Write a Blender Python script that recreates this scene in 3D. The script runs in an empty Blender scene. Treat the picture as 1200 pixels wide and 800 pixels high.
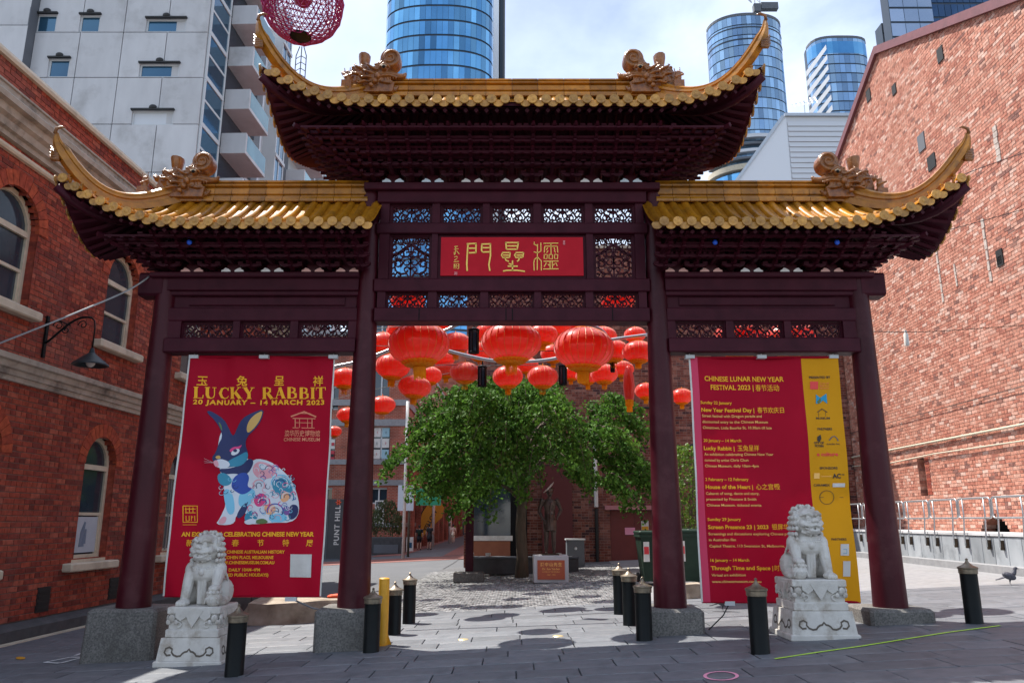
import bpy, bmesh, math, random
from mathutils import Vector, Matrix
R = math.radians
PI = math.pi
random.seed(7)
SC = bpy.context.scene
COL = SC.collection

# ---------------------------------------------------------------- camera
F = 905.0                      # focal length in pixels of a 1200 px wide frame
TH = math.atan(.232)
CAMH = 1.5
cd = bpy.data.cameras.new('camera')
cd.sensor_width = 36.0
cd.lens = 36.0 * F / 1200.0
cd.clip_start = .1
cd.clip_end = 3000
cam = bpy.data.objects.new('camera', cd)
COL.objects.link(cam)
cam.location = (0, 0, CAMH)
cam.rotation_euler = (PI / 2 + TH, 0, 0)
SC.camera = cam

# ---------------------------------------------------------------- sun + sky
SUN_TRAVEL = Vector((.42, -.33, -1)).normalized()
sun_from = -SUN_TRAVEL
elev = math.asin(sun_from.z)
azim = math.atan2(sun_from.x, sun_from.y)
sl = bpy.data.lights.new('sun', 'SUN')
sl.energy = 5.0
sl.angle = R(.5)
sl.color = (1, .955, .88)
so = bpy.data.objects.new('sun', sl)
COL.objects.link(so)
so.rotation_euler = sun_from.to_track_quat('Z', 'Y').to_euler()

W = bpy.data.worlds.new('World')
SC.world = W
W.use_nodes = True
wn = W.node_tree.nodes
wl = W.node_tree.links
wn.clear()
wo = wn.new('ShaderNodeOutputWorld')
bg = wn.new('ShaderNodeBackground')
sky = wn.new('ShaderNodeTexSky')
sky.sky_type = 'NISHITA'
sky.sun_disc = False
sky.sun_elevation = elev
sky.sun_rotation = azim
sky.altitude = 30
tc = wn.new('ShaderNodeTexCoord')
mp = wn.new('ShaderNodeMapping')
mp.inputs['Scale'].default_value = (1, 1, 1.8)
cn = wn.new('ShaderNodeTexNoise')
cn.inputs['Scale'].default_value = 2.3
cn.inputs['Detail'].default_value = 9
cn.inputs['Roughness'].default_value = .56
cn.inputs['Distortion'].default_value = .25
cr = wn.new('ShaderNodeValToRGB')
cr.color_ramp.elements[0].position = .41
cr.color_ramp.elements[1].position = .68
mx = wn.new('ShaderNodeMix')
mx.data_type = 'RGBA'
cw = wn.new('ShaderNodeTexNoise')
cw.inputs['Scale'].default_value = 1.1
cw.inputs['Detail'].default_value = 5
cwr = wn.new('ShaderNodeMix')
cwr.data_type = 'RGBA'
cwr.inputs[6].default_value = (4.3, 5.3, 6.7, 1)
cwr.inputs[7].default_value = (7.0, 7.6, 8.3, 1)
wl.new(tc.outputs['Generated'], mp.inputs[0])
wl.new(mp.outputs[0], cn.inputs[0])
wl.new(mp.outputs[0], cw.inputs[0])
wl.new(cn.outputs[0], cr.inputs[0])
wl.new(cw.outputs[0], cwr.inputs[0])
sm = wn.new('ShaderNodeVectorMath')
sm.operation = 'MULTIPLY'
sm.inputs[1].default_value = (1.55, 1.35, 1.25)
wl.new(sky.outputs[0], sm.inputs[0])
wl.new(cr.outputs[0], mx.inputs[0])
wl.new(sm.outputs[0], mx.inputs[6])
wl.new(cwr.outputs[2], mx.inputs[7])
wl.new(mx.outputs[2], bg.inputs[0])
bg.inputs[1].default_value = .125
wl.new(bg.outputs[0], wo.inputs[0])

SC.view_settings.view_transform = 'Standard'
SC.view_settings.look = 'None'
SC.view_settings.exposure = 0.72
SC.view_settings.gamma = 1
try:
    SC.cycles.max_bounces = 6
    SC.cycles.transparent_max_bounces = 8
except Exception:
    pass

# ---------------------------------------------------------------- pixel -> place
def ray(px, py):
    a = (px - 600) / F
    b = (400 - py) / F
    return Vector((a, math.cos(TH) - b * math.sin(TH), math.sin(TH) + b * math.cos(TH)))
CP = Vector((0, 0, CAMH))
def at(px, py, Y):
    r = ray(px, py)
    return CP + r * (Y / r.y)
def gz(x):
    x = max(-14, min(14, x))
    return .09 + .045 * x
def ground(px, py):
    r = ray(px, py)
    t = (.09 - CAMH) / (r.z - .045 * r.x)
    return CP + r * t
def proj(p):
    y = p[1]; z = p[2] - CAMH
    d = y * math.cos(TH) + z * math.sin(TH)
    if d < .1: return None
    return (600 + F * p[0] / d, 400 - F * (-y * math.sin(TH) + z * math.cos(TH)) / d, d)

# ---------------------------------------------------------------- mesh builder
class MB:
    def __init__(s):
        s.v = []; s.f = []; s.m = []; s.r = []; s.rv = 0.0; s.mi = 0
    def add(s, vs, fs, xf=None):
        n = len(s.v)
        if xf is not None: vs = [xf @ Vector(p) for p in vs]
        s.v.extend([tuple(p) for p in vs])
        for q in fs:
            s.f.append(tuple(n + i for i in q)); s.m.append(s.mi); s.r.append(s.rv)
        return s
    def box(s, x0, x1, y0, y1, z0, z1, xf=None, nob=False, sk=0):
        k = sk
        vs = [(x0, y0, z0), (x1, y0, z0), (x1, y1, z0), (x0, y1, z0), (x0 + k, y0 + k, z1), (x1 - k, y0 + k, z1), (x1 - k, y1 - k, z1), (x0 + k, y1 - k, z1)]
        fs = [(0, 3, 2, 1), (4, 5, 6, 7), (0, 1, 5, 4), (1, 2, 6, 5), (3, 0, 4, 7)]
        if not nob: fs.append((2, 3, 7, 6))
        return s.add(vs, fs, xf)
    def cbox(s, c, sx, sy, sz, xf=None):
        return s.box(c[0] - sx / 2, c[0] + sx / 2, c[1] - sy / 2, c[1] + sy / 2, c[2] - sz / 2, c[2] + sz / 2, xf)
    def bbox_bev(s, x0, x1, y0, y1, z0, z1, b, xf=None):
        # box with bevelled front (y0) / all long edges: chamfered profile in z
        pr = [(x0 + b, y0), (x1 - b, y0), (x1, y0 + b), (x1, y1 - b), (x1 - b, y1), (x0 + b, y1), (x0, y1 - b), (x0, y0 + b)]
        def ring(i, z): 
            cx = (x0 + x1) / 2; cy = (y0 + y1) / 2
            fx = (x1 - x0 - 2 * i) / (x1 - x0); fy = (y1 - y0 - 2 * i) / (y1 - y0)
            return [(cx + (p[0] - cx) * fx, cy + (p[1] - cy) * fy, z) for p in pr]
        vs = ring(b, z0) + ring(0, z0 + b) + ring(0, z1 - b) + ring(b, z1)
        fs = [tuple(range(7, -1, -1)), tuple(range(24, 32))]
        for k in range(3):
            for i in range(8):
                j = (i + 1) % 8
                fs.append((k * 8 + i, k * 8 + j, k * 8 + 8 + j, k * 8 + 8 + i))
        return s.add(vs, fs, xf)
    def prism(s, poly, y0, y1, xf=None, bev=0):
        # poly: (x,z) counter-clockwise seen from -y ; extruded in y
        n = len(poly)
        vs = [(p[0], y0, p[1]) for p in poly] + [(p[0], y1, p[1]) for p in poly]
        fs = [tuple(range(n)), tuple(range(2 * n - 1, n - 1, -1))]
        for i in range(n):
            j = (i + 1) % n
            fs.append((i, i + n, j + n, j))
        return s.add(vs, fs, xf)
    def poly(s, pts, xf=None):
        return s.add(pts, [tuple(range(len(pts)))], xf)
    def tube(s, path, rad, n=8, cap=True, xf=None, flat=1.0):
        P = [Vector(p) for p in path]
        if not hasattr(rad, '__len__'): rad = [rad] * len(P)
        vs = []; up = None
        for i, p in enumerate(P):
            d = (P[min(i + 1, len(P) - 1)] - P[max(i - 1, 0)])
            if d.length < 1e-9: d = Vector((0, 0, 1))
            d.normalize()
            if up is None:
                up = Vector((0, 0, 1)) if abs(d.z) < .9 else Vector((0, 1, 0))
            a = d.cross(up)
            if a.length < 1e-4: a = d.cross(Vector((1, 0, .3)))
            a.normalize(); b = a.cross(d).normalized(); up = b
            for k in range(n):
                t = 2 * PI * k / n
                vs.append(p + a * math.cos(t) * rad[i] + b * math.sin(t) * rad[i] * flat)
        fs = []
        for i in range(len(P) - 1):
            for k in range(n):
                j = (k + 1) % n
                fs.append((i * n + k, i * n + j, (i + 1) * n + j, (i + 1) * n + k))
        if cap:
            fs.append(tuple(range(n - 1, -1, -1)))
            m = (len(P) - 1) * n
            fs.append(tuple(range(m, m + n)))
        return s.add(vs, fs, xf)
    def lathe(s, prof, n=16, c=(0, 0, 0), xf=None, rmod=None):
        vs = []; fs = []
        for i, (r, z) in enumerate(prof):
            for k in range(n):
                t = 2 * PI * k / n
                rr = r * (rmod(k, i) if rmod else 1)
                vs.append((c[0] + rr * math.cos(t), c[1] + rr * math.sin(t), c[2] + z))
        for i in range(len(prof) - 1):
            for k in range(n):
                j = (k + 1) % n
                fs.append((i * n + k, i * n + j, (i + 1) * n + j, (i + 1) * n + k))
        if prof[0][0] > 1e-5: fs.append(tuple(range(n - 1, -1, -1)))
        if prof[-1][0] > 1e-5: fs.append(tuple((len(prof) - 1) * n + k for k in range(n)))
        return s.add(vs, fs, xf)
    def ell(s, c, r, n=12, m=8, xf=None, rot=None):
        vs = []; fs = []
        M = rot if rot is not None else Matrix.Identity(3)
        for i in range(m + 1):
            ph = -PI / 2 + PI * i / m
            for k in range(n):
                t = 2 * PI * k / n
                q = M @ Vector((r[0] * math.cos(ph) * math.cos(t), r[1] * math.cos(ph) * math.sin(t), r[2] * math.sin(ph)))
                vs.append((c[0] + q.x, c[1] + q.y, c[2] + q.z))
        for i in range(m):
            for k in range(n):
                j = (k + 1) % n
                fs.append((i * n + k, i * n + j, (i + 1) * n + j, (i + 1) * n + k))
        return s.add(vs, fs, xf)
    def ribbon(s, pts, w, y0, y1, xf=None):
        # flat stroke in xz plane, extruded between y0 (front) and y1
        P = [Vector((p[0], p[1])) for p in pts]
        n = len(P)
        if not hasattr(w, '__len__'): w = [w] * n
        L = []; Rr = []
        for i in range(n):
            d = P[min(i + 1, n - 1)] - P[max(i - 1, 0)]
            if d.length < 1e-9: d = Vector((1, 0))
            d.normalize(); nn = Vector((-d.y, d.x))
            L.append(P[i] + nn * w[i] / 2); Rr.append(P[i] - nn * w[i] / 2)
        vs = []
        for i in range(n):
            vs += [(L[i].x, y0, L[i].y), (Rr[i].x, y0, Rr[i].y), (Rr[i].x, y1, Rr[i].y), (L[i].x, y1, L[i].y)]
        fs = [(3, 2, 1, 0)]
        for i in range(n - 1):
            a = i * 4; b = a + 4
            fs += [(a, a + 1, b + 1, b), (a + 1, a + 2, b + 2, b + 1), (a + 3, a, b, b + 3), (a + 2, a + 3, b + 3, b + 2)]
        a = (n - 1) * 4
        fs.append((a, a + 1, a + 2, a + 3))
        return s.add(vs, fs, xf)
    def mesh(s, name, mats, smooth=False):
        me = bpy.data.meshes.new(name)
        me.from_pydata(s.v, [], s.f)
        for mm in (mats if isinstance(mats, (list, tuple)) else [mats]): me.materials.append(mm)
        if s.f:
            me.polygons.foreach_set('material_index', s.m)
            if any(s.r):
                at_ = me.attributes.new('rnd', 'FLOAT', 'FACE')
                at_.data.foreach_set('value', s.r)
            if smooth: me.polygons.foreach_set('use_smooth', [True] * len(s.f))
        me.update()
        return me
    def build(s, name, mats, parent=None, smooth=False, wld=False, loc=None, fix=False, kind=None, angle=None):
        if wld and parent is not None:
            o = parent; off = Vector((0, 0, 0))
            while o is not None: off += Vector(o.location); o = o.parent
            s.v = [(p[0] - off.x, p[1] - off.y, p[2] - off.z) for p in s.v]
        me = s.mesh(name, mats, smooth)
        if fix:
            b = bmesh.new(); b.from_mesh(me)
            bmesh.ops.remove_doubles(b, verts=b.verts, dist=1e-5)
            bmesh.ops.recalc_face_normals(b, faces=b.faces); b.to_mesh(me); b.free()
        if angle is not None:
            try: me.set_sharp_from_angle(angle=R(angle))
            except Exception: pass
        return link(name, me, parent, loc, kind)

def link(name, me, parent=None, loc=None, kind=None, rotz=0):
    o = bpy.data.objects.new(name, me)
    COL.objects.link(o)
    if parent is not None: o.parent = parent
    if loc is not None: o.location = loc
    if rotz: o.rotation_euler = (0, 0, rotz)
    if kind: o['kind'] = kind
    return o

def thing(name, label, cat, loc=(0, 0, 0), rotz=0, group=None):
    o = bpy.data.objects.new(name, None)
    o.empty_display_size = .2
    COL.objects.link(o)
    o.location = loc; o.rotation_euler = (0, 0, rotz)
    o['label'] = label; o['category'] = cat
    if group: o['group'] = group
    return o
def tag(o, label, cat, group=None):
    o['label'] = label; o['category'] = cat
    if group: o['group'] = group
    return o
KIDS = {}
def copy_tree(o, parent=None, loc=None, rotz=None, label=None):
    c = o.copy(); COL.objects.link(c)
    if parent is not None: c.parent = parent
    if loc is not None: c.location = loc
    if rotz is not None: c.rotation_euler = (0, 0, rotz)
    if label: c['label'] = label
    for ch in KIDS.get(o.name) or [x for x in COL.objects if x.parent == o]: copy_tree(ch, c)
    return c

def remeshed(mb, vox, smooth_it=2):
    me = mb.mesh('tmp', [])
    o = bpy.data.objects.new('tmp', me); COL.objects.link(o)
    m = o.modifiers.new('r', 'REMESH'); m.mode = 'VOXEL'; m.voxel_size = vox
    if smooth_it:
        m2 = o.modifiers.new('s', 'SMOOTH'); m2.iterations = smooth_it; m2.factor = .5
    dg = bpy.context.evaluated_depsgraph_get()
    ev = o.evaluated_get(dg)
    out = bpy.data.meshes.new_from_object(ev, depsgraph=dg)
    bpy.data.objects.remove(o); bpy.data.meshes.remove(me)
    out.materials.clear()
    return out

# ---------------------------------------------------------------- materials
MATS = {}
def nd(nt, t, **k):
    n = nt.nodes.new(t)
    for a, b in k.items(): setattr(n, a, b)
    return n
def pm(name, c1, c2=None, scale=6, rough=.6, metal=0, bump=0, bscale=None, var=0, detail=6, contrast=.25, coat=0,
       stain=None, sscale=.7, samt=.5, spec=.5, trans=0, stretch=None, sheen=0, em=None, spots=0):
    m = bpy.data.materials.new(name); m.use_nodes = True
    nt = m.node_tree; L = nt.links
    b = nt.nodes['Principled BSDF']
    tcx = nd(nt, 'ShaderNodeTexCoord'); vec = tcx.outputs['Object']
    if stretch:
        mpp = nd(nt, 'ShaderNodeMapping'); mpp.inputs['Scale'].default_value = stretch
        L.new(vec, mpp.inputs[0]); vec = mpp.outputs[0]
    c1 = (*c1, 1)
    col = None
    if c2 is not None:
        nz = nd(nt, 'ShaderNodeTexNoise'); nz.inputs['Scale'].default_value = scale; nz.inputs['Detail'].default_value = detail
        L.new(vec, nz.inputs['Vector'])
        rp = nd(nt, 'ShaderNodeMapRange'); rp.inputs[1].default_value = .5 - contrast; rp.inputs[2].default_value = .5 + contrast
        L.new(nz.outputs[0], rp.inputs[0])
        mxx = nd(nt, 'ShaderNodeMix', data_type='RGBA'); mxx.inputs[6].default_value = c1; mxx.inputs[7].default_value = (*c2, 1)
        L.new(rp.outputs[0], mxx.inputs[0]); col = mxx.outputs[2]
        rr = nd(nt, 'ShaderNodeMapRange'); rr.inputs[3].default_value = max(0, rough - .08); rr.inputs[4].default_value = min(1, rough + .08)
        L.new(nz.outputs[0], rr.inputs[0]); L.new(rr.outputs[0], b.inputs['Roughness'])
    else:
        b.inputs['Roughness'].default_value = rough
    if stain is not None:
        ns = nd(nt, 'ShaderNodeTexNoise'); ns.inputs['Scale'].default_value = sscale; ns.inputs['Detail'].default_value = 8; ns.inputs['Roughness'].default_value = .65
        L.new(tcx.outputs['Object'], ns.inputs['Vector'])
        rs = nd(nt, 'ShaderNodeMapRange'); rs.inputs[1].default_value = .52; rs.inputs[2].default_value = .72; rs.inputs[4].default_value = samt
        L.new(ns.outputs[0], rs.inputs[0])
        ms = nd(nt, 'ShaderNodeMix', data_type='RGBA'); ms.inputs[7].default_value = (*stain, 1)
        if col is None: ms.inputs[6].default_value = c1
        else: L.new(col, ms.inputs[6])
        L.new(rs.outputs[0], ms.inputs[0]); col = ms.outputs[2]
    if spots:
        vo = nd(nt, 'ShaderNodeTexVoronoi'); vo.inputs['Scale'].default_value = 3.2; L.new(nd(nt, 'ShaderNodeNewGeometry').outputs['Position'], vo.inputs['Vector'])
        wn_ = nd(nt, 'ShaderNodeTexWhiteNoise'); L.new(vo.outputs['Color'], wn_.inputs['Vector'])
        th = nd(nt, 'ShaderNodeMath', operation='MULTIPLY'); th.inputs[1].default_value = .095; L.new(wn_.outputs['Value'], th.inputs[0])
        lt = nd(nt, 'ShaderNodeMath', operation='LESS_THAN'); L.new(vo.outputs['Distance'], lt.inputs[0]); L.new(th.outputs[0], lt.inputs[1])
        sf_ = nd(nt, 'ShaderNodeMath', operation='MULTIPLY'); sf_.inputs[1].default_value = .55; L.new(lt.outputs[0], sf_.inputs[0])
        mp2 = nd(nt, 'ShaderNodeMix', data_type='RGBA'); mp2.inputs[7].default_value = (.07, .07, .07, 1)
        if col is None: mp2.inputs[6].default_value = c1
        else: L.new(col, mp2.inputs[6])
        L.new(sf_.outputs[0], mp2.inputs[0]); col = mp2.outputs[2]
    if var:
        at_ = nd(nt, 'ShaderNodeAttribute', attribute_name='rnd'); oi = nd(nt, 'ShaderNodeObjectInfo')
        ad = nd(nt, 'ShaderNodeMath', operation='ADD'); L.new(at_.outputs['Fac'], ad.inputs[0]); L.new(oi.outputs['Random'], ad.inputs[1])
        fr = nd(nt, 'ShaderNodeMath', operation='FRACT'); L.new(ad.outputs[0], fr.inputs[0])
        mr = nd(nt, 'ShaderNodeMapRange'); mr.inputs[3].default_value = 1 - var; mr.inputs[4].default_value = 1 + var
        L.new(fr.outputs[0], mr.inputs[0])
        hs = nd(nt, 'ShaderNodeHueSaturation')
        if col is None: hs.inputs['Color'].default_value = c1
        else: L.new(col, hs.inputs['Color'])
        L.new(mr.outputs[0], hs.inputs['Value']); col = hs.outputs[0]
    if col is None: b.inputs['Base Color'].default_value = c1
    else: L.new(col, b.inputs['Base Color'])
    if bump:
        nb = nd(nt, 'ShaderNodeTexNoise'); nb.inputs['Scale'].default_value = bscale or scale * 4; nb.inputs['Detail'].default_value = 8
        L.new(vec, nb.inputs['Vector'])
        bp = nd(nt, 'ShaderNodeBump'); bp.inputs['Strength'].default_value = bump; bp.inputs['Distance'].default_value = .01
        L.new(nb.outputs[0], bp.inputs['Height']); L.new(bp.outputs[0], b.inputs['Normal'])
    b.inputs['Metallic'].default_value = metal
    b.inputs['Specular IOR Level'].default_value = spec
    if coat: b.inputs['Coat Weight'].default_value = coat; b.inputs['Coat Roughness'].default_value = .12
    if sheen: b.inputs['Sheen Weight'].default_value = sheen
    if trans:
        tr = nd(nt, 'ShaderNodeBsdfTranslucent')
        if col is None: tr.inputs[0].default_value = c1
        else: L.new(col, tr.inputs[0])
        mh = nd(nt, 'ShaderNodeMixShader'); mh.inputs[0].default_value = trans
        out = nt.nodes['Material Output']
        L.new(b.outputs[0], mh.inputs[1]); L.new(tr.outputs[0], mh.inputs[2]); L.new(mh.outputs[0], out.inputs[0])
    MATS[name] = m
    return m

def brick_mat(name, cols, mot=.35, bump=.5, haze=None, hamt=.5):
    m = bpy.data.materials.new(name); m.use_nodes = True
    nt = m.node_tree; L = nt.links; b = nt.nodes['Principled BSDF']
    b.inputs['Roughness'].default_value = .85; b.inputs['Specular IOR Level'].default_value = .25
    tcx = nd(nt, 'ShaderNodeTexCoord'); geo = nd(nt, 'ShaderNodeNewGeometry')
    at_ = nd(nt, 'ShaderNodeAttribute', attribute_name='rnd'); oi = nd(nt, 'ShaderNodeObjectInfo')
    ad = nd(nt, 'ShaderNodeMath', operation='ADD'); L.new(at_.outputs['Fac'], ad.inputs[0]); L.new(oi.outputs['Random'], ad.inputs[1])
    fr = nd(nt, 'ShaderNodeMath', operation='FRACT'); L.new(ad.outputs[0], fr.inputs[0])
    rp = nd(nt, 'ShaderNodeValToRGB'); L.new(fr.outputs[0], rp.inputs[0])
    rp.color_ramp.interpolation = 'CONSTANT'
    el = rp.color_ramp.elements
    for i, (p, c) in enumerate(cols):
        e = el[i] if i < 2 else el.new(p)
        e.position = p; e.color = (*c, 1)
    nz = nd(nt, 'ShaderNodeTexNoise'); nz.inputs['Scale'].default_value = 14; nz.inputs['Detail'].default_value = 8
    L.new(geo.outputs['Position'], nz.inputs['Vector'])
    mr = nd(nt, 'ShaderNodeMapRange'); mr.inputs[1].default_value = .3; mr.inputs[2].default_value = .7; mr.inputs[3].default_value = 1 - mot; mr.inputs[4].default_value = 1 + mot
    L.new(nz.outputs[0], mr.inputs[0])
    hs = nd(nt, 'ShaderNodeHueSaturation'); L.new(rp.outputs[0], hs.inputs['Color']); L.new(mr.outputs[0], hs.inputs['Value'])
    col = hs.outputs[0]
    if haze:
        ns = nd(nt, 'ShaderNodeTexNoise'); ns.inputs['Scale'].default_value = .55; ns.inputs['Detail'].default_value = 9; ns.inputs['Roughness'].default_value = .7
        L.new(geo.outputs['Position'], ns.inputs['Vector'])
        rs = nd(nt, 'ShaderNodeMapRange'); rs.inputs[1].default_value = .5; rs.inputs[2].default_value = .68; rs.inputs[4].default_value = hamt
        L.new(ns.outputs[0], rs.inputs[0])
        ms = nd(nt, 'ShaderNodeMix', data_type='RGBA'); ms.inputs[7].default_value = (*haze, 1)
        L.new(col, ms.inputs[6]); L.new(rs.outputs[0], ms.inputs[0]); col = ms.outputs[2]
    L.new(col, b.inputs['Base Color'])
    nb = nd(nt, 'ShaderNodeTexNoise'); nb.inputs['Scale'].default_value = 60; nb.inputs['Detail'].default_value = 6
    L.new(geo.outputs['Position'], nb.inputs['Vector'])
    bp = nd(nt, 'ShaderNodeBump'); bp.inputs['Strength'].default_value = bump; bp.inputs['Distance'].default_value = .008
    L.new(nb.outputs[0], bp.inputs['Height']); L.new(bp.outputs[0], b.inputs['Normal'])
    return m

def brick_tex(name, c1, c2, mortar, scale=1.0, bw=.24, bh=.086, ms=.012):
    # for facades too far away to tell bricks apart
    m = bpy.data.materials.new(name); m.use_nodes = True
    nt = m.node_tree; L = nt.links; b = nt.nodes['Principled BSDF']
    b.inputs['Roughness'].default_value = .85
    tcx = nd(nt, 'ShaderNodeTexCoord'); mp_ = nd(nt, 'ShaderNodeMapping'); mp_.inputs['Rotation'].default_value = (PI / 2, 0, 0)
    sx = nd(nt, 'ShaderNodeSeparateXYZ'); cb = nd(nt, 'ShaderNodeCombineXYZ')
    L.new(tcx.outputs['Object'], sx.inputs[0])
    ad = nd(nt, 'ShaderNodeMath', operation='ADD'); L.new(sx.outputs[0], ad.inputs[0]); L.new(sx.outputs[1], ad.inputs[1])
    L.new(ad.outputs[0], cb.inputs[0]); L.new(sx.outputs[2], cb.inputs[1])
    bt = nd(nt, 'ShaderNodeTexBrick'); L.new(cb.outputs[0], bt.inputs['Vector'])
    bt.inputs['Color1'].default_value = (*c1, 1); bt.inputs['Color2'].default_value = (*c2, 1); bt.inputs['Mortar'].default_value = (*mortar, 1)
    bt.inputs['Scale'].default_value = scale; bt.inputs['Mortar Size'].default_value = ms
    bt.inputs['Brick Width'].default_value = bw; bt.inputs['Row Height'].default_value = bh
    nz = nd(nt, 'ShaderNodeTexNoise'); nz.inputs['Scale'].default_value = 1.3; nz.inputs['Detail'].default_value = 10
    L.new(tcx.outputs['Object'], nz.inputs['Vector'])
    mr = nd(nt, 'ShaderNodeMapRange'); mr.inputs[1].default_value = .3; mr.inputs[2].default_value = .7; mr.inputs[3].default_value = .65; mr.inputs[4].default_value = 1.4
    L.new(nz.outputs[0], mr.inputs[0])
    hs = nd(nt, 'ShaderNodeHueSaturation'); L.new(bt.outputs['Color'], hs.inputs['Color']); L.new(mr.outputs[0], hs.inputs['Value'])
    L.new(hs.outputs[0], b.inputs['Base Color'])
    bp = nd(nt, 'ShaderNodeBump'); bp.inputs['Strength'].default_value = .4; bp.inputs['Distance'].default_value = .01; bp.invert = True
    L.new(bt.outputs['Fac'], bp.inputs['Height']); L.new(bp.outputs[0], b.inputs['Normal'])
    return m

M_red = pm('red_lacquer', (.066, .004, .011), (.034, .0025, .007), scale=3, spec=.25, rough=.42, bump=.25, bscale=30, stain=(.13, .045, .05), sscale=3, samt=.3, stretch=(1, 1, .25))
M_redd = pm('dark_red_lacquer', (.062, .0055, .015), (.036, .0035, .010), scale=5, spec=.2, rough=.55, bump=.2, bscale=40)
M_gold = pm('glazed_tile', (.50, .21, .012), (.30, .115, .008), scale=9, rough=.34, bump=.3, bscale=25, var=.28, coat=.2, spec=.35, stain=(.10, .055, .02), sscale=5, samt=.75)
M_golde = pm('glazed_tile_face', (.62, .32, .06), (.36, .16, .025), scale=22, rough=.45, bump=.8, bscale=45, var=.32, coat=.1, stain=(.12, .07, .03), sscale=8, samt=.6)
M_drag = pm('glazed_ornament', (.36, .135, .022), (.15, .05, .010), scale=16, rough=.4, bump=1.0, bscale=55, coat=.4, stain=(.05, .02, .01), sscale=9, samt=.6)
M_granite = pm('granite', (.19, .18, .165), (.10, .095, .09), scale=55, rough=.85, bump=.5, bscale=90, contrast=.12, stain=(.07, .065, .055), sscale=2.5, samt=.7)
M_marble = pm('white_marble', (.66, .635, .59), (.50, .475, .43), scale=7, rough=.6, bump=.4, bscale=50, stain=(.24, .18, .12), sscale=4.5, samt=.75)
M_groove = pm('carved_groove', (.12, .10, .08), rough=.9)
M_paver = pm('bluestone_paver', (.158, .167, .184), (.100, .107, .120), scale=5, rough=.6, spots=1, bump=.3, bscale=60, var=.16, stain=(.33, .33, .33), sscale=1.7, samt=.35)
M_grout = pm('grout', (.13, .13, .135), (.08, .08, .082), scale=30, rough=.9)
M_sett = pm('basalt_sett', (.30, .30, .30), (.17, .17, .17), scale=12, rough=.6, bump=.3, bscale=70, var=.4)
M_asph = pm('asphalt', (.115, .12, .13), (.08, .083, .09), scale=40, rough=.85, bump=.4, bscale=120, stain=(.17, .17, .17), sscale=.5, samt=.5)
M_pale = pm('pale_paving', (.29, .29, .295), (.21, .21, .22), spots=1, scale=8, rough=.7, bump=.2, var=.1, stain=(.20, .19, .17), sscale=.9, samt=.5)
M_redpave = pm('red_brick_paving', (.25, .09, .07), (.16, .06, .05), scale=10, rough=.8)
M_black = pm('black_paint', (.003, .005, .006), (.008, .010, .011), scale=8, rough=.42, bump=.1, spec=.16)
M_bronze = pm('bronze', (.12, .085, .055), (.05, .035, .025), scale=12, rough=.45, metal=.7, bump=.2)
M_yell = pm('yellow_paint', (.72, .36, .02), (.6, .28, .015), scale=10, rough=.5)
M_white = pm('white_paint', (.72, .70, .66), (.58, .56, .52), scale=7, rough=.6, stain=(.30, .27, .22), sscale=3, samt=.5)
M_cream = pm('cream_render', (.46, .41, .34), (.30, .26, .21), scale=5, rough=.9, bump=.3, stain=(.08, .07, .06), sscale=2.4, samt=.85)
M_cream2 = pm('cream_trim', (.62, .55, .42), (.5, .44, .33), scale=6, rough=.7, stain=(.22, .18, .13), sscale=2, samt=.5)
M_stonebase = pm('basalt_plinth', (.075, .075, .078), (.045, .045, .048), scale=6, rough=.8, bump=.3)
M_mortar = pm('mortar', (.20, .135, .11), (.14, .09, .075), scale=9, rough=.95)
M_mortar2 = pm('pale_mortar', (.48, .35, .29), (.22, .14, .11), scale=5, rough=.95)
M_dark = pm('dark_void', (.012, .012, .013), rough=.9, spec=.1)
M_glass = pm('window_glass', (.035, .055, .075), (.02, .03, .045), scale=1.5, rough=.08, spec=.9)
M_glassb = pm('blue_glass', (.05, .15, .24), (.03, .09, .16), scale=.15, rough=.10, metal=.55, spec=1, var=.3)
M_glassc = pm('balcony_glass', (.10, .24, .28), (.07, .16, .20), scale=.8, rough=.1, metal=.3, spec=.9, var=.25)
M_steel = pm('galvanised_steel', (.52, .54, .56), (.40, .42, .44), scale=18, rough=.4, metal=.8)
M_frame = pm('pale_window_frame', (.55, .57, .58), rough=.5)
M_mull = pm('dark_mullion', (.02, .035, .055), rough=.4)
M_conc = pm('precast_concrete', (.58, .58, .59), (.49, .49, .50), scale=1.2, rough=.85, bump=.15, var=.06, stain=(.27, .26, .25), sscale=.35, samt=.6, stretch=(1, 1, .35))
M_concd = pm('grey_render', (.13, .14, .16), (.11, .12, .135), scale=1, rough=.85)
M_clad = pm('pale_metal_cladding', (.62, .64, .67), (.56, .58, .61), scale=.4, rough=.5)
M_bann = pm('crimson_vinyl', (.42, .002, .024), (.36, .002, .020), scale=2, rough=.65, trans=.1, spec=.15)
M_banny = pm('mustard_vinyl', (.72, .34, .010), (.66, .30, .008), scale=2, rough=.65, trans=.1, spec=.15)
M_tgold = pm('print_gold', (.95, .46, .03), rough=.6, spec=.15)
M_tpale = pm('print_pale_gold', (.95, .55, .16), rough=.6, spec=.15)
M_tdk = pm('print_dark', (.03, .025, .02), rough=.6)
M_plaq = pm('plaque_red', (.55, .004, .018), (.48, .004, .015), scale=8, rough=.5, spec=.2)
M_gleaf = pm('gold_leaf', (.98, .70, .14), (.9, .58, .10), scale=20, rough=.4, metal=.2)
M_lant = pm('lantern_silk', (.95, .062, .016), (.88, .040, .010), scale=3, rough=.32, trans=.5, sheen=.7, coat=.4)
M_lrib = pm('lantern_rib', (.85, .20, .03), rough=.5)
M_lgold = pm('lantern_gold', (1.0, .50, .02), (.95, .36, .01), scale=30, rough=.5, trans=.6, contrast=.1, spec=.2)
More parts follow.
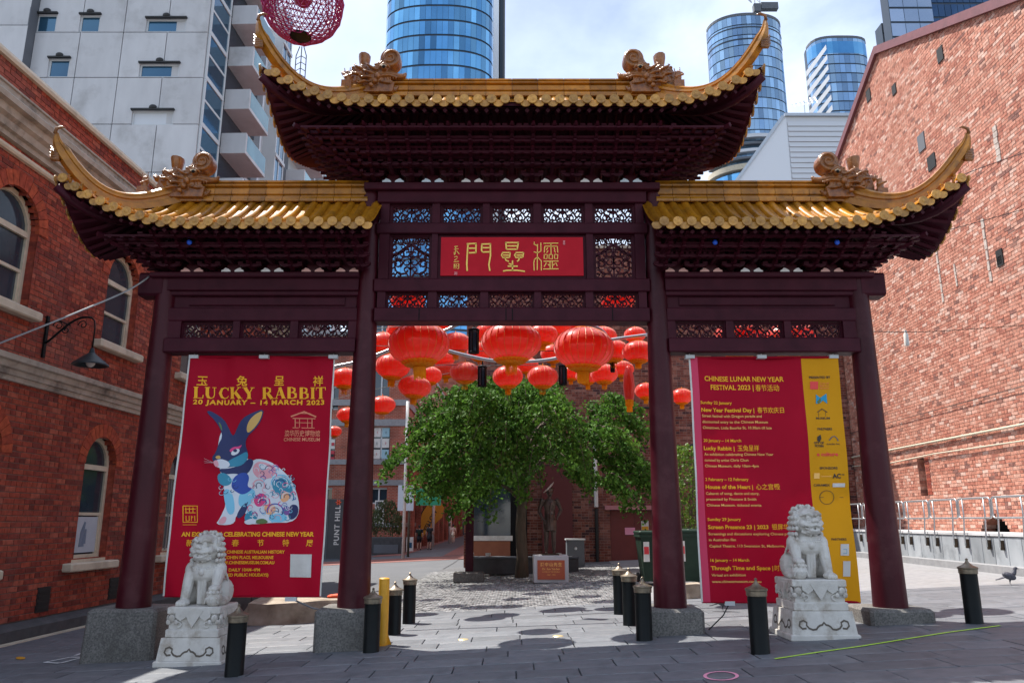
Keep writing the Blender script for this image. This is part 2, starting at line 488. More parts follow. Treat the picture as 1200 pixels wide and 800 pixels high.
M_leaf = pm('leaf_green', (.110, .225, .028), (.038, .105, .018), scale=1.2, rough=.6, var=.55, trans=.3, spec=.12)
M_leaf2 = pm('bright_leaf', (.16, .26, .03), (.09, .17, .02), scale=2, rough=.5, var=.4, trans=.4)
M_olive = pm('olive_leaf', (.09, .11, .04), (.05, .07, .02), scale=2, rough=.6, var=.4, trans=.3)
M_bark = pm('bark', (.13, .095, .065), (.07, .05, .035), scale=12, rough=.9, bump=.8, bscale=30, stretch=(1, 1, .3))
M_binm = pm('bin_green', (.012, .035, .020), (.008, .024, .014), scale=6, rough=.55, spec=.3)
M_door = pm('maroon_door', (.17, .022, .018), (.13, .016, .014), scale=4, rough=.5)
M_skin = pm('skin', (.55, .33, .24), rough=.55)
M_cable = pm('black_cable', (.015, .015, .015), rough=.6)
M_blue = pm('blue_lamp_cap', (.02, .12, .75), rough=.4)
M_rock = pm('sandstone_rock', (.40, .34, .27), (.24, .19, .14), scale=7, rough=.9, bump=.8, bscale=14, stain=(.10, .07, .05), sscale=2, samt=.7)
M_orange = pm('orange_cloth', (.85, .10, .03), rough=.7)
M_green = pm('green_line_paint', (.50, .85, .06), rough=.6)
M_pink = pm('pink_paint', (.80, .32, .45), rough=.7)
M_wpaint = pm('white_line_paint', (.72, .72, .72), (.5, .5, .5), scale=20, rough=.7)

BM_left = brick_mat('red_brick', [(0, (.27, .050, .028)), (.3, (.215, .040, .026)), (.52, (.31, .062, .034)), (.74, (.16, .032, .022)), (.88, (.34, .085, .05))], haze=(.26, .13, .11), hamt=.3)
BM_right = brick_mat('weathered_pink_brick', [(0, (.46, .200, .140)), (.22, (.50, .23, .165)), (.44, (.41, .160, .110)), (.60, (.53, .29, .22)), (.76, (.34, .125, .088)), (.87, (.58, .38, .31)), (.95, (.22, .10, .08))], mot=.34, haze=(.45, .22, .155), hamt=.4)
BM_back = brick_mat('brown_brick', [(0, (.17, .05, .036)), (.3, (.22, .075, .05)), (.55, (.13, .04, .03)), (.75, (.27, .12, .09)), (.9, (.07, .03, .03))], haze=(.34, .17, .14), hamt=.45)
BT_left = brick_tex('far_red_brick', (.34, .07, .035), (.25, .05, .028), (.35, .2, .15))
# ================================================================ GROUND
def struct(o): o['kind'] = 'structure'; return o
def sheet(name, mat, pts, dz):
    m = MB()
    m.poly([(p[0], p[1], gz(p[0]) + dz) for p in pts])
    return struct(m.build(name, mat))
m = MB()
xs = [-1500, -200, -60, -14, 14, 60, 200, 1500]; ys = [-60, 0, 30, 120, 400, 2500]
vs = [(x, y, gz(x) - .05) for y in ys for x in xs]
fs = []
for j in range(len(ys) - 1):
    for i in range(len(xs) - 1):
        a = j * len(xs) + i; fs.append((a, a + 1, a + len(xs) + 1, a + len(xs)))
m.add(vs, fs)
struct(m.build('ground', M_asph))
# laneway surfaces, each a few mm above the one below
sheet('plaza_bed', M_grout, [(-9, 5), (10.5, 5), (10.5, 13.4), (-9, 13.4)], -.03)
sheet('side_lane', M_asph, [(-9, 13.4), (-2.6, 13.4), (-2.2, 30), (-2.2, 110), (-14, 110), (-9, 30)], -.034)
sheet('sunny_pavement', M_pale, [(2.2, 13.4), (10.5, 13.4), (11.5, 26.5), (3.2, 26.5)], -.026)
sheet('cobble_bed', M_grout, [(-2.6, 13.4), (2.2, 13.4), (3.2, 26.5), (-2.4, 26.5)], -.036)
sheet('brick_crossing', M_redpave, [(-9.6, 33), (-1.6, 33), (-1.6, 36.5), (-9.6, 36.5)], -.024)
sheet('brick_footpath', M_redpave, [(-7.1, 40), (-5.4, 40), (-5.6, 98), (-7.2, 98)], -.022)
sheet('brick_footpath', M_redpave, [(-3.2, 37), (-2.2, 37), (-2.2, 98), (-3.6, 98)], -.022)

def in_view(p, mx=30, my=30):
    q = proj(p)
    return q is not None and -mx < q[0] < 1200 + mx and -my < q[1] < 800 + my

# plaza pavers: the 300 nearest are single slabs, the rest one joined sheet of slabs
plaza = thing('plaza_paving', 'grey bluestone slab paving of the plaza under and in front of the gate', 'paving', (0, 0, 0))
plaza['kind'] = 'structure'; del plaza['category']
slabs = []
y = 5.2; row = 0
rr = random.Random(3)
while y < 13.35:
    d = .40
    x = -9 + rr.random() * .6
    while x < 10.2:
        w = rr.choice([.6, .8, .8, 1.0])
        slabs.append((x, y, w - .012, d - .012))
        x += w
    y += d; row += 1
vis = [s for s in slabs if in_view((s[0] + s[2] / 2, s[1] + s[3] / 2, 0), 40, 60)]
vis.sort(key=lambda s: s[1])
single = set(map(tuple, vis[:300]))
slab_me = {}
rest = MB()
TILT = math.atan(.045)
for s in slabs:
    zc = gz(s[0] + s[2] / 2)
    if tuple(s) in single:
        key = round(s[2], 3)
        if key not in slab_me:
            q = MB(); w = s[2] / 2; d = s[3] / 2; b = .006
            q.box(-w, w, -d, d, -.04, -.004, nob=False); q.v = q.v[:8]; q.f = []; q.m = []; q.r = []
            for fce in [(0, 1, 5, 4), (1, 2, 6, 5), (2, 3, 7, 6), (3, 0, 4, 7)]: q.f.append(fce); q.m.append(0); q.r.append(0)
            n = len(q.v); q.v += [(-w + b, -d + b, 0), (w - b, -d + b, 0), (w - b, d - b, 0), (-w + b, d - b, 0)]
            for fce in [(n, n + 1, n + 2, n + 3), (4, 5, n + 1, n), (5, 6, n + 2, n + 1), (6, 7, n + 3, n + 2), (7, 4, n, n + 3)]: q.f.append(fce); q.m.append(0); q.r.append(0)
            slab_me[key] = q.mesh('paving_slab', M_paver)
        o = link('paving_slab', slab_me[key], plaza, (s[0] + s[2] / 2, s[1] + s[3] / 2, zc + rr.uniform(-.002, .002)))
        o.rotation_euler = (rr.uniform(-.004, .004), -TILT, 0)
    else:
        rest.rv = rr.random()
        rest.box(s[0], s[0] + s[2], s[1], s[1] + s[3], -.04, 0, Matrix.Translation((0, 0, zc)) @ Matrix.Identity(4))
rest.v = [(p[0], p[1], gz(p[0]) + (-.04 if i % 8 < 4 else 0)) for i, p in enumerate(rest.v)]
rest.build('paving_slab', M_paver, plaza, kind='stuff')

# cobbles
cb = MB(); rr = random.Random(5)
y = 13.42; row = 0
while y < 24.6:
    w = .115 if y < 19 else .16
    x0 = -2.55 + (y - 13.4) * .012; x1 = 2.25 + (y - 13.4) * .075
    x = x0 + (w / 2 if row % 2 else 0)
    while x < x1:
        cb.rv = rr.random(); h = rr.uniform(-.006, .004); g = gz(x)
        a = w * .46
        cb.add([(x - a, y - a, g - .03), (x + a, y - a, g - .03), (x + a, y + a, g - .03), (x - a, y + a, g - .03),
                (x - a * .72, y - a * .72, g + h), (x + a * .72, y - a * .72, g + h), (x + a * .72, y + a * .72, g + h), (x - a * .72, y + a * .72, g + h)],
               [(4, 5, 6, 7), (0, 1, 5, 4), (1, 2, 6, 5), (2, 3, 7, 6), (3, 0, 4, 7)])
        x += w
    y += w; row += 1
o = cb.build('cobblestones', M_sett, None, kind='stuff')
o['label'] = 'small square cobblestones paving the court between gate and tree'

# ================================================================ BRICK WALL MAKER
BL, BH, BJ = .232, .073, .013
def intervals(u0, u1, z, openings):
    iv = [(u0, u1)]
    for op in openings:
        r = op(z)
        if not r: continue
        a, b = r; nv = []
        for (p, q) in iv:
            if b <= p or a >= q: nv.append((p, q)); continue
            if a > p: nv.append((p, a))
            if b < q: nv.append((b, q))
        iv = nv
    return [t for t in iv if t[1] - t[0] > .015]
def arch_open(uc, w, zs, zb):
    # round headed opening: half width w/2, spring zs, bottom zb
    def f(z):
        if z < zb: return None
        if z <= zs: return (uc - w / 2, uc + w / 2)
        d = z - zs
        if d >= w / 2: return None
        h = math.sqrt((w / 2) ** 2 - d * d)
        return (uc - h, uc + h)
    return f
def rect_open(u0, u1, z0, z1):
    return lambda z: (u0, u1) if z0 < z < z1 else None
def brick_wall(root, u0, u1, z0, z1, openings, matb, matm, topf=None, nsingle=300, depth=.11, relief=.02, seed=1, thick=.35, vis_rank=True, rough=0.0):
    """root-local: x along the wall, y into the wall, z up; face at y = 0"""
    rr = random.Random(seed)
    M = root.matrix_basis.copy()
    pitch = BH + BJ
    lst = []; back = MB()
    n = int((z1 - z0) / pitch + .5)
    for k in range(n):
        za = z0 + k * pitch; zc = za + pitch / 2
        for (a, b) in intervals(u0, u1, zc, openings):
            if topf:
                # clip where roof line is below
                pass
            # bricks
            hd = (k % 4 == 3)
            L = (BL / 2 - BJ / 2) if hd else BL
            st = (L + BJ)
            off = (0 if k % 2 else st / 2)
            i0 = math.floor((a - off) / st)
            x = i0 * st + off
            while x < b:
                p = max(a, x); q = min(b, x + L)
                if q - p > .02 and (topf is None or za + pitch < topf((p + q) / 2)):
                    full = abs((q - p) - BL) < 1e-4
                    lst.append((p, q, za + BJ, full))
                x += st
            if topf is None:
                back.add([(a, relief * .6, za), (b, relief * .6, za), (b, relief * .6, za + pitch), (a, relief * .6, za + pitch)], [(0, 1, 2, 3)])
            else:
                x = a
                while x < b:
                    q = min(b, x + .25)
                    if za < topf((x + q) / 2):
                        back.add([(x, relief * .6, za), (q, relief * .6, za), (q, relief * .6, za + pitch), (x, relief * .6, za + pitch)], [(0, 1, 2, 3)])
                    x = q
            # reveals
            if openings:
                for e, sgn in ((a, 1), (b, -1)):
                    if abs(e - u0) > 1e-6 and abs(e - u1) > 1e-6:
                        back.rv = rr.random(); back.mi = 1
                        back.box(min(e, e + sgn * .01), max(e, e + sgn * .01), 0.002, thick, za, za + pitch)
                        back.mi = 0; back.rv = 0.0
    cl = []
    for i, (p, q, z, full) in enumerate(lst):
        if full:
            wp = M @ Vector(((p + q) / 2, 0, z))
            if in_view(wp, 0, 0): cl.append((proj(wp)[2], i))
    cl.sort()
    chosen = set(i for _, i in cl[:nsingle])
    bm_ = MB(); bm_.box(-BL / 2, BL / 2, 0, depth, 0, BH)
    variants = []
    for kk in range(3):
        q = MB(); e = .003 * kk + .002
        w = BL / 2; 
        q.add([(-w, 0.004, 0), (w, 0.004, 0), (w, 0.004, BH), (-w, 0.004, BH), (-w + e, 0, e), (w - e, 0, e), (w - e, 0, BH - e), (-w + e, 0, BH - e),
               (-w, depth * .5, 0), (w, depth * .5, 0), (w, depth * .5, BH), (-w, depth * .5, BH)],
              [(4, 5, 6, 7), (0, 1, 5, 4), (1, 2, 6, 5), (2, 3, 7, 6), (3, 0, 4, 7), (8, 9, 1, 0), (9, 10, 2, 1), (10, 11, 3, 2), (11, 8, 0, 3)])
        variants.append(q.mesh('brick', matb))
    rest = MB()
    for i, (p, q, z, full) in enumerate(lst):
        jy = rr.uniform(0, .004 + rough)
        if i in chosen:
            o = link('brick', variants[i % 3], root, ((p + q) / 2, jy, z))
        else:
            rest.rv = rr.random()
            rest.add([(p, jy, z), (q, jy, z), (q, jy, z + BH), (p, jy, z + BH), (p, relief, z), (q, relief, z), (q, relief, z + BH), (p, relief, z + BH)],
                     [(0, 1, 2, 3), (4, 5, 1, 0), (5, 6, 2, 1), (6, 7, 3, 2), (7, 4, 0, 3)])
    rest.build('brick', matb, root, kind='stuff')
    back.build('mortar_backing', [matm, matb], root)

def arch_ring(root, uc, w, zs, mat, r=.23, n=15, y0=-.012, rr=random.Random(4)):
    # voussoir bricks of an arch as parts sharing mesh data
    a0 = w / 2
    q = MB(); da = PI / n * .46
    pts = []
    for s_ in (-1, 1):
        pass
    i_, o_ = a0, a0 + r
    v = [(i_ * math.sin(-da), y0, i_ * math.cos(da)), (i_ * math.sin(da), y0, i_ * math.cos(da)), (o_ * math.sin(da), y0, o_ * math.cos(da)), (o_ * math.sin(-da), y0, o_ * math.cos(da))]
    q.add(v + [(p[0], .06, p[2]) for p in v], [(0, 1, 2, 3), (4, 5, 1, 0), (5, 6, 2, 1), (6, 7, 3, 2), (7, 4, 0, 3)])
    me = q.mesh('arch_brick', mat)
    for k in range(n):
        t = -PI / 2 + PI * (k + .5) / n
        o = link('arch_brick', me, root, (uc, 0, zs)); o.rotation_euler = (0, t, 0)

def sash_window(root, uc, w, zs, zb, y, fr, gl, bars=False, poster=False, rail=None):
    g = MB(); hw = w / 2
    # frame: U shape ribbon
    path = [(uc - hw + .03, zb)] + [(uc - hw + .03, zs)] + [(uc + (hw - .03) * math.cos(t), zs + (hw - .03) * math.sin(t)) for t in [PI - PI * i / 12 for i in range(1, 12)]] + [(uc + hw - .03, zs), (uc + hw - .03, zb)]
    f = MB()
    f.ribbon(path, .085, y, y + .10)
    f.box(uc - hw + .06, uc + hw - .06, y + .001, y + .099, zb + .001, zb + .07)
    fo = f.build('window_frame', fr, root)
    t1 = MB()
    mid = zb + (zs - zb) * .47 if rail is None else rail
    t1.box(uc - hw + .061, uc + hw - .061, y + .012, y + .08, mid - .025, mid + .025)
    t1.build('sash_rail', fr, fo); t1 = MB()
    t1.box(uc - hw + .061, uc + hw - .061, y - .01, y + .09, zs - .09, zs + .0)
    if bars is False: t1.ribbon([(uc - hw + .085, zb + .07), (uc - hw + .085, mid - .03)], .045, y + .02, y + .07); t1.ribbon([(uc + hw - .085, zb + .07), (uc + hw - .085, mid - .03)], .045, y + .02, y + .07)
    t1.build('sash_rail', fr, fo)
    g.box(uc - hw + .04, uc + hw - .04, y + .055, y + .065, zb + .05, mid)
    g.build('pane', gl, fo)
    g = MB(); g.box(uc - hw + .04, uc + hw - .04, y + .04, y + .05, mid, zs - .05); g.build('pane', gl, fo)
    g = MB(); pts = [(uc + (hw - .04) * math.cos(PI * i / 12), zs + (hw - .04) * math.sin(PI * i / 12)) for i in range(13)]
    g.prism(pts, y + .045, y + .055); g.build('pane', gl, fo)
    if bars:
        for k in range(5):
            b = MB(); xx = uc - hw + w * (k + .8) / 5.6
            b.box(xx - .012, xx + .012, y - .05, y - .025, zb + .04, zs - .12); b.build('security_bar', M_steel, fo)
    if poster:
        b = MB(); b.box(uc - hw + .12, uc + hw - .10, y + .03, y + .038, zb + .10, mid - .05); b.build('poster', pm('poster_paper', (.50, .55, .60), (.40, .46, .52), scale=4, rough=.6), fo)
        b = MB()
        b.ribbon([(uc - .05, zb + .2), (uc - .06, zb + .45), (uc + .0, zb + .62)], [.16, .1, .05], y + .024, y + .028)
        b.ribbon([(uc + .02, zb + .25), (uc + .04, zb + .5)], [.10, .05], y + .022, y + .0235)
        b.build('poster_figure', pm('poster_ink', (.12, .17, .25), (.2, .25, .33), scale=20, rough=.6), fo)

# ================================================================ LEFT BRICK BUILDING
AL = R(1.73)
M_arch = brick_mat('arch_brick', [(0, (.36, .07, .03)), (.5, (.30, .055, .028))])
LB = thing('brick_building', 'two storey red brick building with cream mouldings and arched sash windows on the left', 'building', (-7.525, 10, 0), PI / 2 - AL)
bpy.context.view_layer.update()
wins = [.95 + 3.17 * k for k in range(-1, 5)]; DL = -.07
ops = []
for u in wins:
    ops.append(arch_open(u, 1.10, 5.90, 4.70)); ops.append(arch_open(u + DL, 1.0, 2.48, .86))
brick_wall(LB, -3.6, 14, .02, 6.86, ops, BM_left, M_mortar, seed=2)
brick_wall(LB, -3.6, 14, 7.84, 8.19, [], BM_left, M_mortar, nsingle=0, seed=3)
brick_wall(LB, -3.6, 14, 6.92, 7.02, [], BM_left, M_mortar, nsingle=0, seed=6)
def course(root, name, mat, prof, u0, u1):
    # horizontal moulding: profile of (y,z) swept along x
    b = MB(); n = len(prof)
    vs = [(u0, p[0], p[1]) for p in prof] + [(u1, p[0], p[1]) for p in prof]
    fs = [tuple(range(n)), tuple(range(2 * n - 1, n - 1, -1))] + [(i, (i + 1) % n, (i + 1) % n + n, i + n) for i in range(n)]
    b.add(vs, fs)
    return b.build(name, mat, root, fix=True)
c1 = [(.03, 3.52), (-.04, 3.53), (-.05, 3.60), (-.08, 3.61), (-.09, 3.68), (-.13, 3.70), (-.15, 3.78), (-.20, 3.80), (-.21, 3.88), (.03, 3.93)]
course(LB, 'cornice', M_cream, c1, -3.6, 14)
course(LB, 'moulding', M_cream2, [(.03, 6.84), (-.05, 6.85), (-.07, 6.88), (-.07, 6.92), (.03, 6.93)], -3.6, 14)
course(LB, 'upper_cornice', M_cream, [(.03, 7.02), (-.06, 7.03), (-.07, 7.10), (-.13, 7.12), (-.15, 7.22), (-.22, 7.26), (-.24, 7.36), (-.33, 7.38), (-.34, 7.46), (-.30, 7.50), (.03, 7.53)], -3.6, 14)
course(LB, 'frieze', M_cream, [(.03, 7.53), (-.02, 7.53), (-.02, 7.80), (-.05, 7.81), (-.05, 7.84), (.03, 7.84)], -3.6, 14)
course(LB, 'coping', M_cream2, [(.3, 8.18), (-.06, 8.18), (-.08, 8.23), (-.06, 8.29), (.3, 8.30)], -3.6, 14)
course(LB, 'plinth', M_stonebase, [(.3, -.5), (-.16, -.5), (-.15, -.07), (-.10, -.03), (.03, .02), (.3, .02)], -3.6, 14)
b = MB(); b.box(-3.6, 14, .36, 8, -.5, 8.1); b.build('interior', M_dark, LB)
b = MB(); b.box(-3.6, 14, .03, .36, 6.86, 8.19); b.build('parapet_core', M_mortar, LB)
course(LB, 'kerb', M_cream2, [(-.17, -.5), (-.30, -.5), (-.30, -.22), (-.17, -.22)], -3.6, 14)
for i, u in enumerate(wins):
    for (zs, zb, ww, u) in ((5.90, 4.70, 1.10, u), (2.48, .86, 1.0, u + DL)):
        arch_ring(LB, u, ww, zs, M_arch)
        sash_window(LB, u, ww, zs, zb, .13, M_cream2, M_glass, bars=(zb < 1 and i == 3), poster=(zb < 1 and i == 2))
        s = MB()
        s.bbox_bev(u - .78, u + .72, -.16, .2, zb - .19, zb - .05, .02)
        s.box(u - .55, u + .5, .0, .2, zb - .05, zb + .0)
        s.build('window_sill', M_cream2, LB)
for u in (-.4, 2.85, 4.95, 8.2):
    s = MB(); s.box(u - .16, u + .16, -.012, .02, .10, .48)
    for k in range(4): s.box(u - .14, u + .14, -.02, -.013, .14 + k * .085, .18 + k * .085)
    s.build('air_grille', M_cable, LB)

# wall lamp on scrolled bracket
WL = thing('wall_lamp', 'black wall lamp with conical shade on a scrolled iron bracket above the cornice', 'lamp', (-7.525, 10, 0), PI / 2 - AL)
b = MB(); b.box(1.97, 2.03, -.03, .0, 4.02, 4.70); b.build('wall_plate', M_black, WL)
b = MB()
arm = [(2.0, -.03 - .70 * t, 4.26 + .42 * math.sin(t * PI * .58) ** 1.2) for t in [i / 16 for i in range(17)]]
b.tube(arm, .018, 6)
b.tube([arm[-1], (2.0, -.78, 4.62), (2.0, -.80, 4.50), (2.0, -.80, 4.14)], .012, 6)
for c, r0, sg in (((-.20, 4.54), .09, 1), ((-.33, 4.47), .06, -1), ((-.60, 4.55), .08, 1)):
    b.tube([(2.0, c[0] + r0 * (1 - t / 9) * math.cos(t * sg), c[1] + r0 * (1 - t / 9) * math.sin(t * sg)) for t in [i * .5 for i in range(16)]], .009, 5)
b.tube([(2.0, -.03, 4.60), (2.0, -.22, 4.62), (2.0, -.40, 4.54)], .012, 6)
b.build('bracket', M_black, WL, smooth=True)
b = MB(); b.lathe([(.025, .23), (.04, .17), (.045, .15), (.265, -.03), (.27, -.05), (.25, -.05), (.03, .12)], 24, (2.0, -.80, 3.94)); b.build('lamp_shade', pm('lamp_black', (.02, .03, .035), rough=.4, spec=.3), WL, smooth=True, angle=35)
b = MB(); b.ell((2.0, -.80, 3.94), (.07, .07, .08)); b.build('lamp_bulb', M_white, WL, smooth=True)

# ================================================================ RIGHT WEATHERED BRICK BUILDING
RX = 9.785 + 1.5 + (10 - 15.375) * math.tan(AL)
RB = thing('brick_building', 'tall weathered pink brick gable wall in full sun on the right', 'building', (RX, 10, 0), -PI / 2 - AL)
bpy.context.view_layer.update()
# local x = -(Y-10)
def gtop(u):
    Y = 10 - u
    return 15.86 - .46 * (21.58 - Y) if Y < 21.58 else 15.86 - .5 * (Y - 21.58)
rops = [rect_open(-(22.1 - 10), -(21.7 - 10), 2.2, 3.2), arch_open(-(18.75 - 10), 1.3, .98, .3)]
BM_right2 = BM_right
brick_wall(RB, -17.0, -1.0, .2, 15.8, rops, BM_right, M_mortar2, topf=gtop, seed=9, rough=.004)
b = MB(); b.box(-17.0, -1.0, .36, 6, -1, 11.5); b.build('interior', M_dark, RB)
b = MB()
def cope(Ya, Yb, b, t=.16):
    za = gtop(10 - Ya); zb = gtop(10 - Yb)
    b.add([(10 - Ya, -.10, za - .1), (10 - Ya, .35, za - .1), (10 - Ya, .35, za + t), (10 - Ya, -.10, za + t),
           (10 - Yb, -.10, zb - .1), (10 - Yb, .35, zb - .1), (10 - Yb, .35, zb + t), (10 - Yb, -.10, zb + t)],
          [(0, 1, 2, 3), (7, 6, 5, 4), (0, 4, 5, 1), (1, 5, 6, 2), (2, 6, 7, 3), (3, 7, 4, 0)])
cope(11, 21.58, b); cope(21.58, 27, b)
b.build('gable_coping', pm('maroon_coping', (.20, .07, .08), (.14, .05, .06), scale=4, rough=.6), RB, fix=True)
for kx in (-14.4, -11.5, -7, -4.5):
    pass
# brick soldier surround of the slot, pipes, patches
for k in range(11):
    q = MB(); q.box(-11.68, -11.46, -.006, .02, 2.2 + k * .092, 2.2 + k * .092 + .08); q.build('slot_brick', BM_left, RB)
b = MB(); b.tube([(-16.5, -.05, 3.60), (-5, -.05, 3.57)], .03, 6); b.tube([(-16.5, -.05, 3.30), (-14, -.05, 3.2), (-11, -.06, 3.26), (-5, -.05, 3.2)], .02, 6); b.build('pipe', M_steel if False else M_cream2, RB)
b = MB(); b.tube([(-16.5, -.05, 4.42), (-5, -.05, 4.38)], .008, 4); b.build('cable', M_cable, RB)
def patch_mesh(b, u, z, w, h, rr):
    n = 9
    b.poly([(u + w * (.5 + .3 * rr.random()) * math.cos(2 * PI * i / n), -.008, z + h * (.5 + .3 * rr.random()) * math.sin(2 * PI * i / n)) for i in range(n)][::-1])
rr = random.Random(8)
for (px, py, w, h) in ((1048, 105, .12, .16), (1102, 64, .14, .2), (1080, 167, .18, .25), (1092, 190, .2, .2), (1018, 112, .14, .2), (1062, 245, .08, .12), (1172, 302, .12, .2), (1172, 305, .1, .1)):
    r = ray(px, py); n = Vector((math.cos(AL), -math.sin(AL), 0)); p0 = Vector((RX, 10, 0)); t = (p0 - CP).dot(n) / r.dot(n); p = CP + r * t
    lp = RB.matrix_basis.inverted() @ p
    b = MB(); b.box(lp.x - w, lp.x + w, -.02, .02, lp.z - h, lp.z + h); b.build('wall_vent', M_cable if px != 1080 else M_concd, RB)
M_patch = pm('render_scar', (.60, .52, .46), (.30, .25, .22), scale=12, rough=.9)
for (px, py, w, h) in ((1101, 320, .05, .8), (1156, 292, .06, .8), (1120, 322, .04, .3), (1168, 168, .09, .45)):
    r = ray(px, py); t = (p0 - CP).dot(n) / r.dot(n); p = CP + r * t
    lp = RB.matrix_basis.inverted() @ p
    b = MB()
    for k in range(6):
        zz = lp.z - h + 2 * h * k / 6
        b.box(lp.x - w * rr.uniform(.6, 1), lp.x + w * rr.uniform(.6, 1), -.012 - .001 * k, .01, zz, zz + h / 3.4)
    b.build('render_scar', M_patch, RB)

# ramp with bluestone panels and galvanised rails
RP = thing('ramp', 'raised ramp faced with grey stone panels at the foot of the sunny brick wall', 'ramp', (9.785 + (10 - 15.375) * math.tan(AL), 10, 0), -PI / 2 - AL)
def rtop(Y): return 1.25 if Y < 20 else 1.25 + (Y - 20) * .0
b = MB(); b.box(-16.5, -2, .05, 1.46, .0, 1.2); b.build('ramp_core', M_conc, RP)
b = MB(); b.box(-16.5, -2, -.02, 1.46, 1.2, 1.25); b.build('ramp_deck', M_conc, RP)
Mp = pm('ramp_stone', (.36, .38, .40), (.22, .24, .26), scale=3, rough=.75, var=.2, stain=(.14, .15, .16), sscale=2, samt=.8, stretch=(1, 1, .4))
Y = 12.0
rr = random.Random(12)
while Y < 26.4:
    w = rr.uniform(.42, .72)
    q = MB(); q.bbox_bev(10 - Y - w + .012, 10 - Y, 0, .05, .3, 1.19 - rr.random() * .01, .006); q.build('stone_panel', Mp, RP)
    Y += w
b = MB(); b.box(-16.5, -2, -.28, -.0, .3, .64); b.build('kerb', M_pale, RP)
RL = thing('handrail', 'galvanised steel ramp railing of rounded hoop panels', 'railing', (9.785 + (10 - 15.375) * math.tan(AL), 10, 0), -PI / 2 - AL)
def hoop(u0, u1, z0, z1, r=.07):
    pts = []
    for cx, cz, a0 in ((u1 - r, z0 + r, -PI / 2), (u1 - r, z1 - r, 0), (u0 + r, z1 - r, PI / 2), (u0 + r, z0 + r, PI)):
        for k in range(5): t = a0 + PI / 2 * k / 4; pts.append((cx + r * math.cos(t), -.03, cz + r * math.sin(t)))
    pts.append(pts[0]); return pts
Y = 12.3
while Y < 26:
    w = 1.28
    b = MB(); b.tube(hoop(10 - Y - w + .06, 10 - Y, 1.56, 1.97), .02, 8, cap=False); b.build('rail_hoop', M_steel, RL, smooth=True)
    for f_ in (.18, .82):
        u = 10 - Y - w * f_
        b = MB(); b.tube([(u, -.03, 1.95), (u, -.03, 1.62), (u, -.07, 1.2), (u, -.07, .98)], .017, 7); b.build('post', M_steel, RL, smooth=True)
        b = MB(); b.box(u - .03, u + .03, -.06, -.001, .93, 1.12); b.build('fixing_plate', M_bronze, RL)
    Y += w

# ================================================================ BACK BROWN BRICK BUILDING
BB = thing('brick_building', 'long brown brick building closing the court behind the tree', 'building', (0, 26.5, 0))
bpy.context.view_layer.update()
bops = [rect_open(3.28, 5.0, -.2, 1.92), rect_open(9.3, 11.4, -.2, 3.3)]
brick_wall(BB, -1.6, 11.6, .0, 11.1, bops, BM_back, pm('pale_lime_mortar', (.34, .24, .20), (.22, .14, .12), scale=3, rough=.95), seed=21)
b = MB(); b.box(-1.6, 11.6, .36, 12, -.5, 11.0); b.build('interior', M_mortar, BB)
course(BB, 'parapet_coping', M_cream, [(.4, 11.09), (-.08, 11.09), (-.08, 11.2), (.4, 11.2)], -1.6, 11.6)
b = MB(); b.box(3.30, 4.98, .12, .2, .0, 1.84); b.box(4.12, 4.14, .105, .12, .02, 1.8); b.build('door', M_door, BB)
b = MB(); b.box(3.1, 5.15, -.14, .2, 1.86, 2.0); b.build('door_canopy', pm('pink_canopy', (.42, .16, .17), rough=.5), BB)
b = MB(); b.box(3.78, 4.12, .095, .118, 1.05, 1.28); b.build('door_notice', M_pink, BB)
b = MB(); b.box(4.33, 4.58, .095, .118, 1.2, 1.5); b.build('door_notice', M_white, BB)
b = MB(); b.box(4.34, 4.57, .090, .094, 1.205, 1.32); b.build('warning_sign', M_yell, BB)
b = MB(); b.tube([(2.82, -.08, 0), (2.82, -.08, 1.9)], .06, 8); b.build('downpipe', M_cable, BB)
b = MB(); b.tube([(2.82, -.09, 1.95), (2.82, -.09, 4.6)], .07, 8); b.build('downpipe', M_white, BB)
for x in (1.35, 1.47):
    b = MB(); b.tube([(x, -.06, 1.2), (x, -.06, 3.2)], .02, 6); b.build('pipe', M_steel, BB)
b = MB(); b.box(9.32, 11.38, .2, .3, .0, 3.26); b.box(10.2, 10.25, .16, .2, 0, 3.2); b.build('door', pm('dark_maroon_door', (.05, .010, .010), rough=.5), BB)
b = MB(); b.box(10.35, 10.6, .14, .18, 2.0, 2.35); b.build('door_notice', M_yell, BB)
b = MB(); b.box(10.05, 10.19, .14, .18, 1.9, 2.2); b.build('door_notice', M_white, BB)
# window and rendered bay at left end of that building
b = MB(); b.box(-1.3, -.05, -.10, -.02, .95, 3.2); b.build('window', M_glass, BB)
b = MB(); b.box(-1.36, .02, -.16, -.02, .86, 1.02); b.build('window_sill', M_white, BB)
b = MB(); b.box(-.05, .5, -.12, -.03, .2, 3.4); b.build('service_door', M_dark, BB)
b = MB(); b.box(-1.36, -.06, -.14, -.02, .0, .85); b.build('render_panel', pm('orange_render', (.33, .12, .06), (.26, .09, .05), scale=5, rough=.8), BB)
b = MB(); b.box(1.0, 2.0, -.3, -.02, .1, 3.3); b.build('door_recess', pm('dark_red_door', (.10, .012, .012), rough=.6), BB)
# loose cables on the wall
b = MB(); b.tube([(3.2, -.05, 5.4), (4, -.06, 5.2), (4.6, -.05, 5.3), (5.3, -.05, 5.25)], .03, 5); b.tube([(5.2, -.05, 3.7), (6.4, -.05, 4.1), (8.0, -.05, 4.3)], .04, 5); b.tube([(8.6, -.05, 5.3), (9.6, -.05, 5.9), (10.8, -.05, 6.6)], .05, 5); b.build('cable', M_cable, BB)
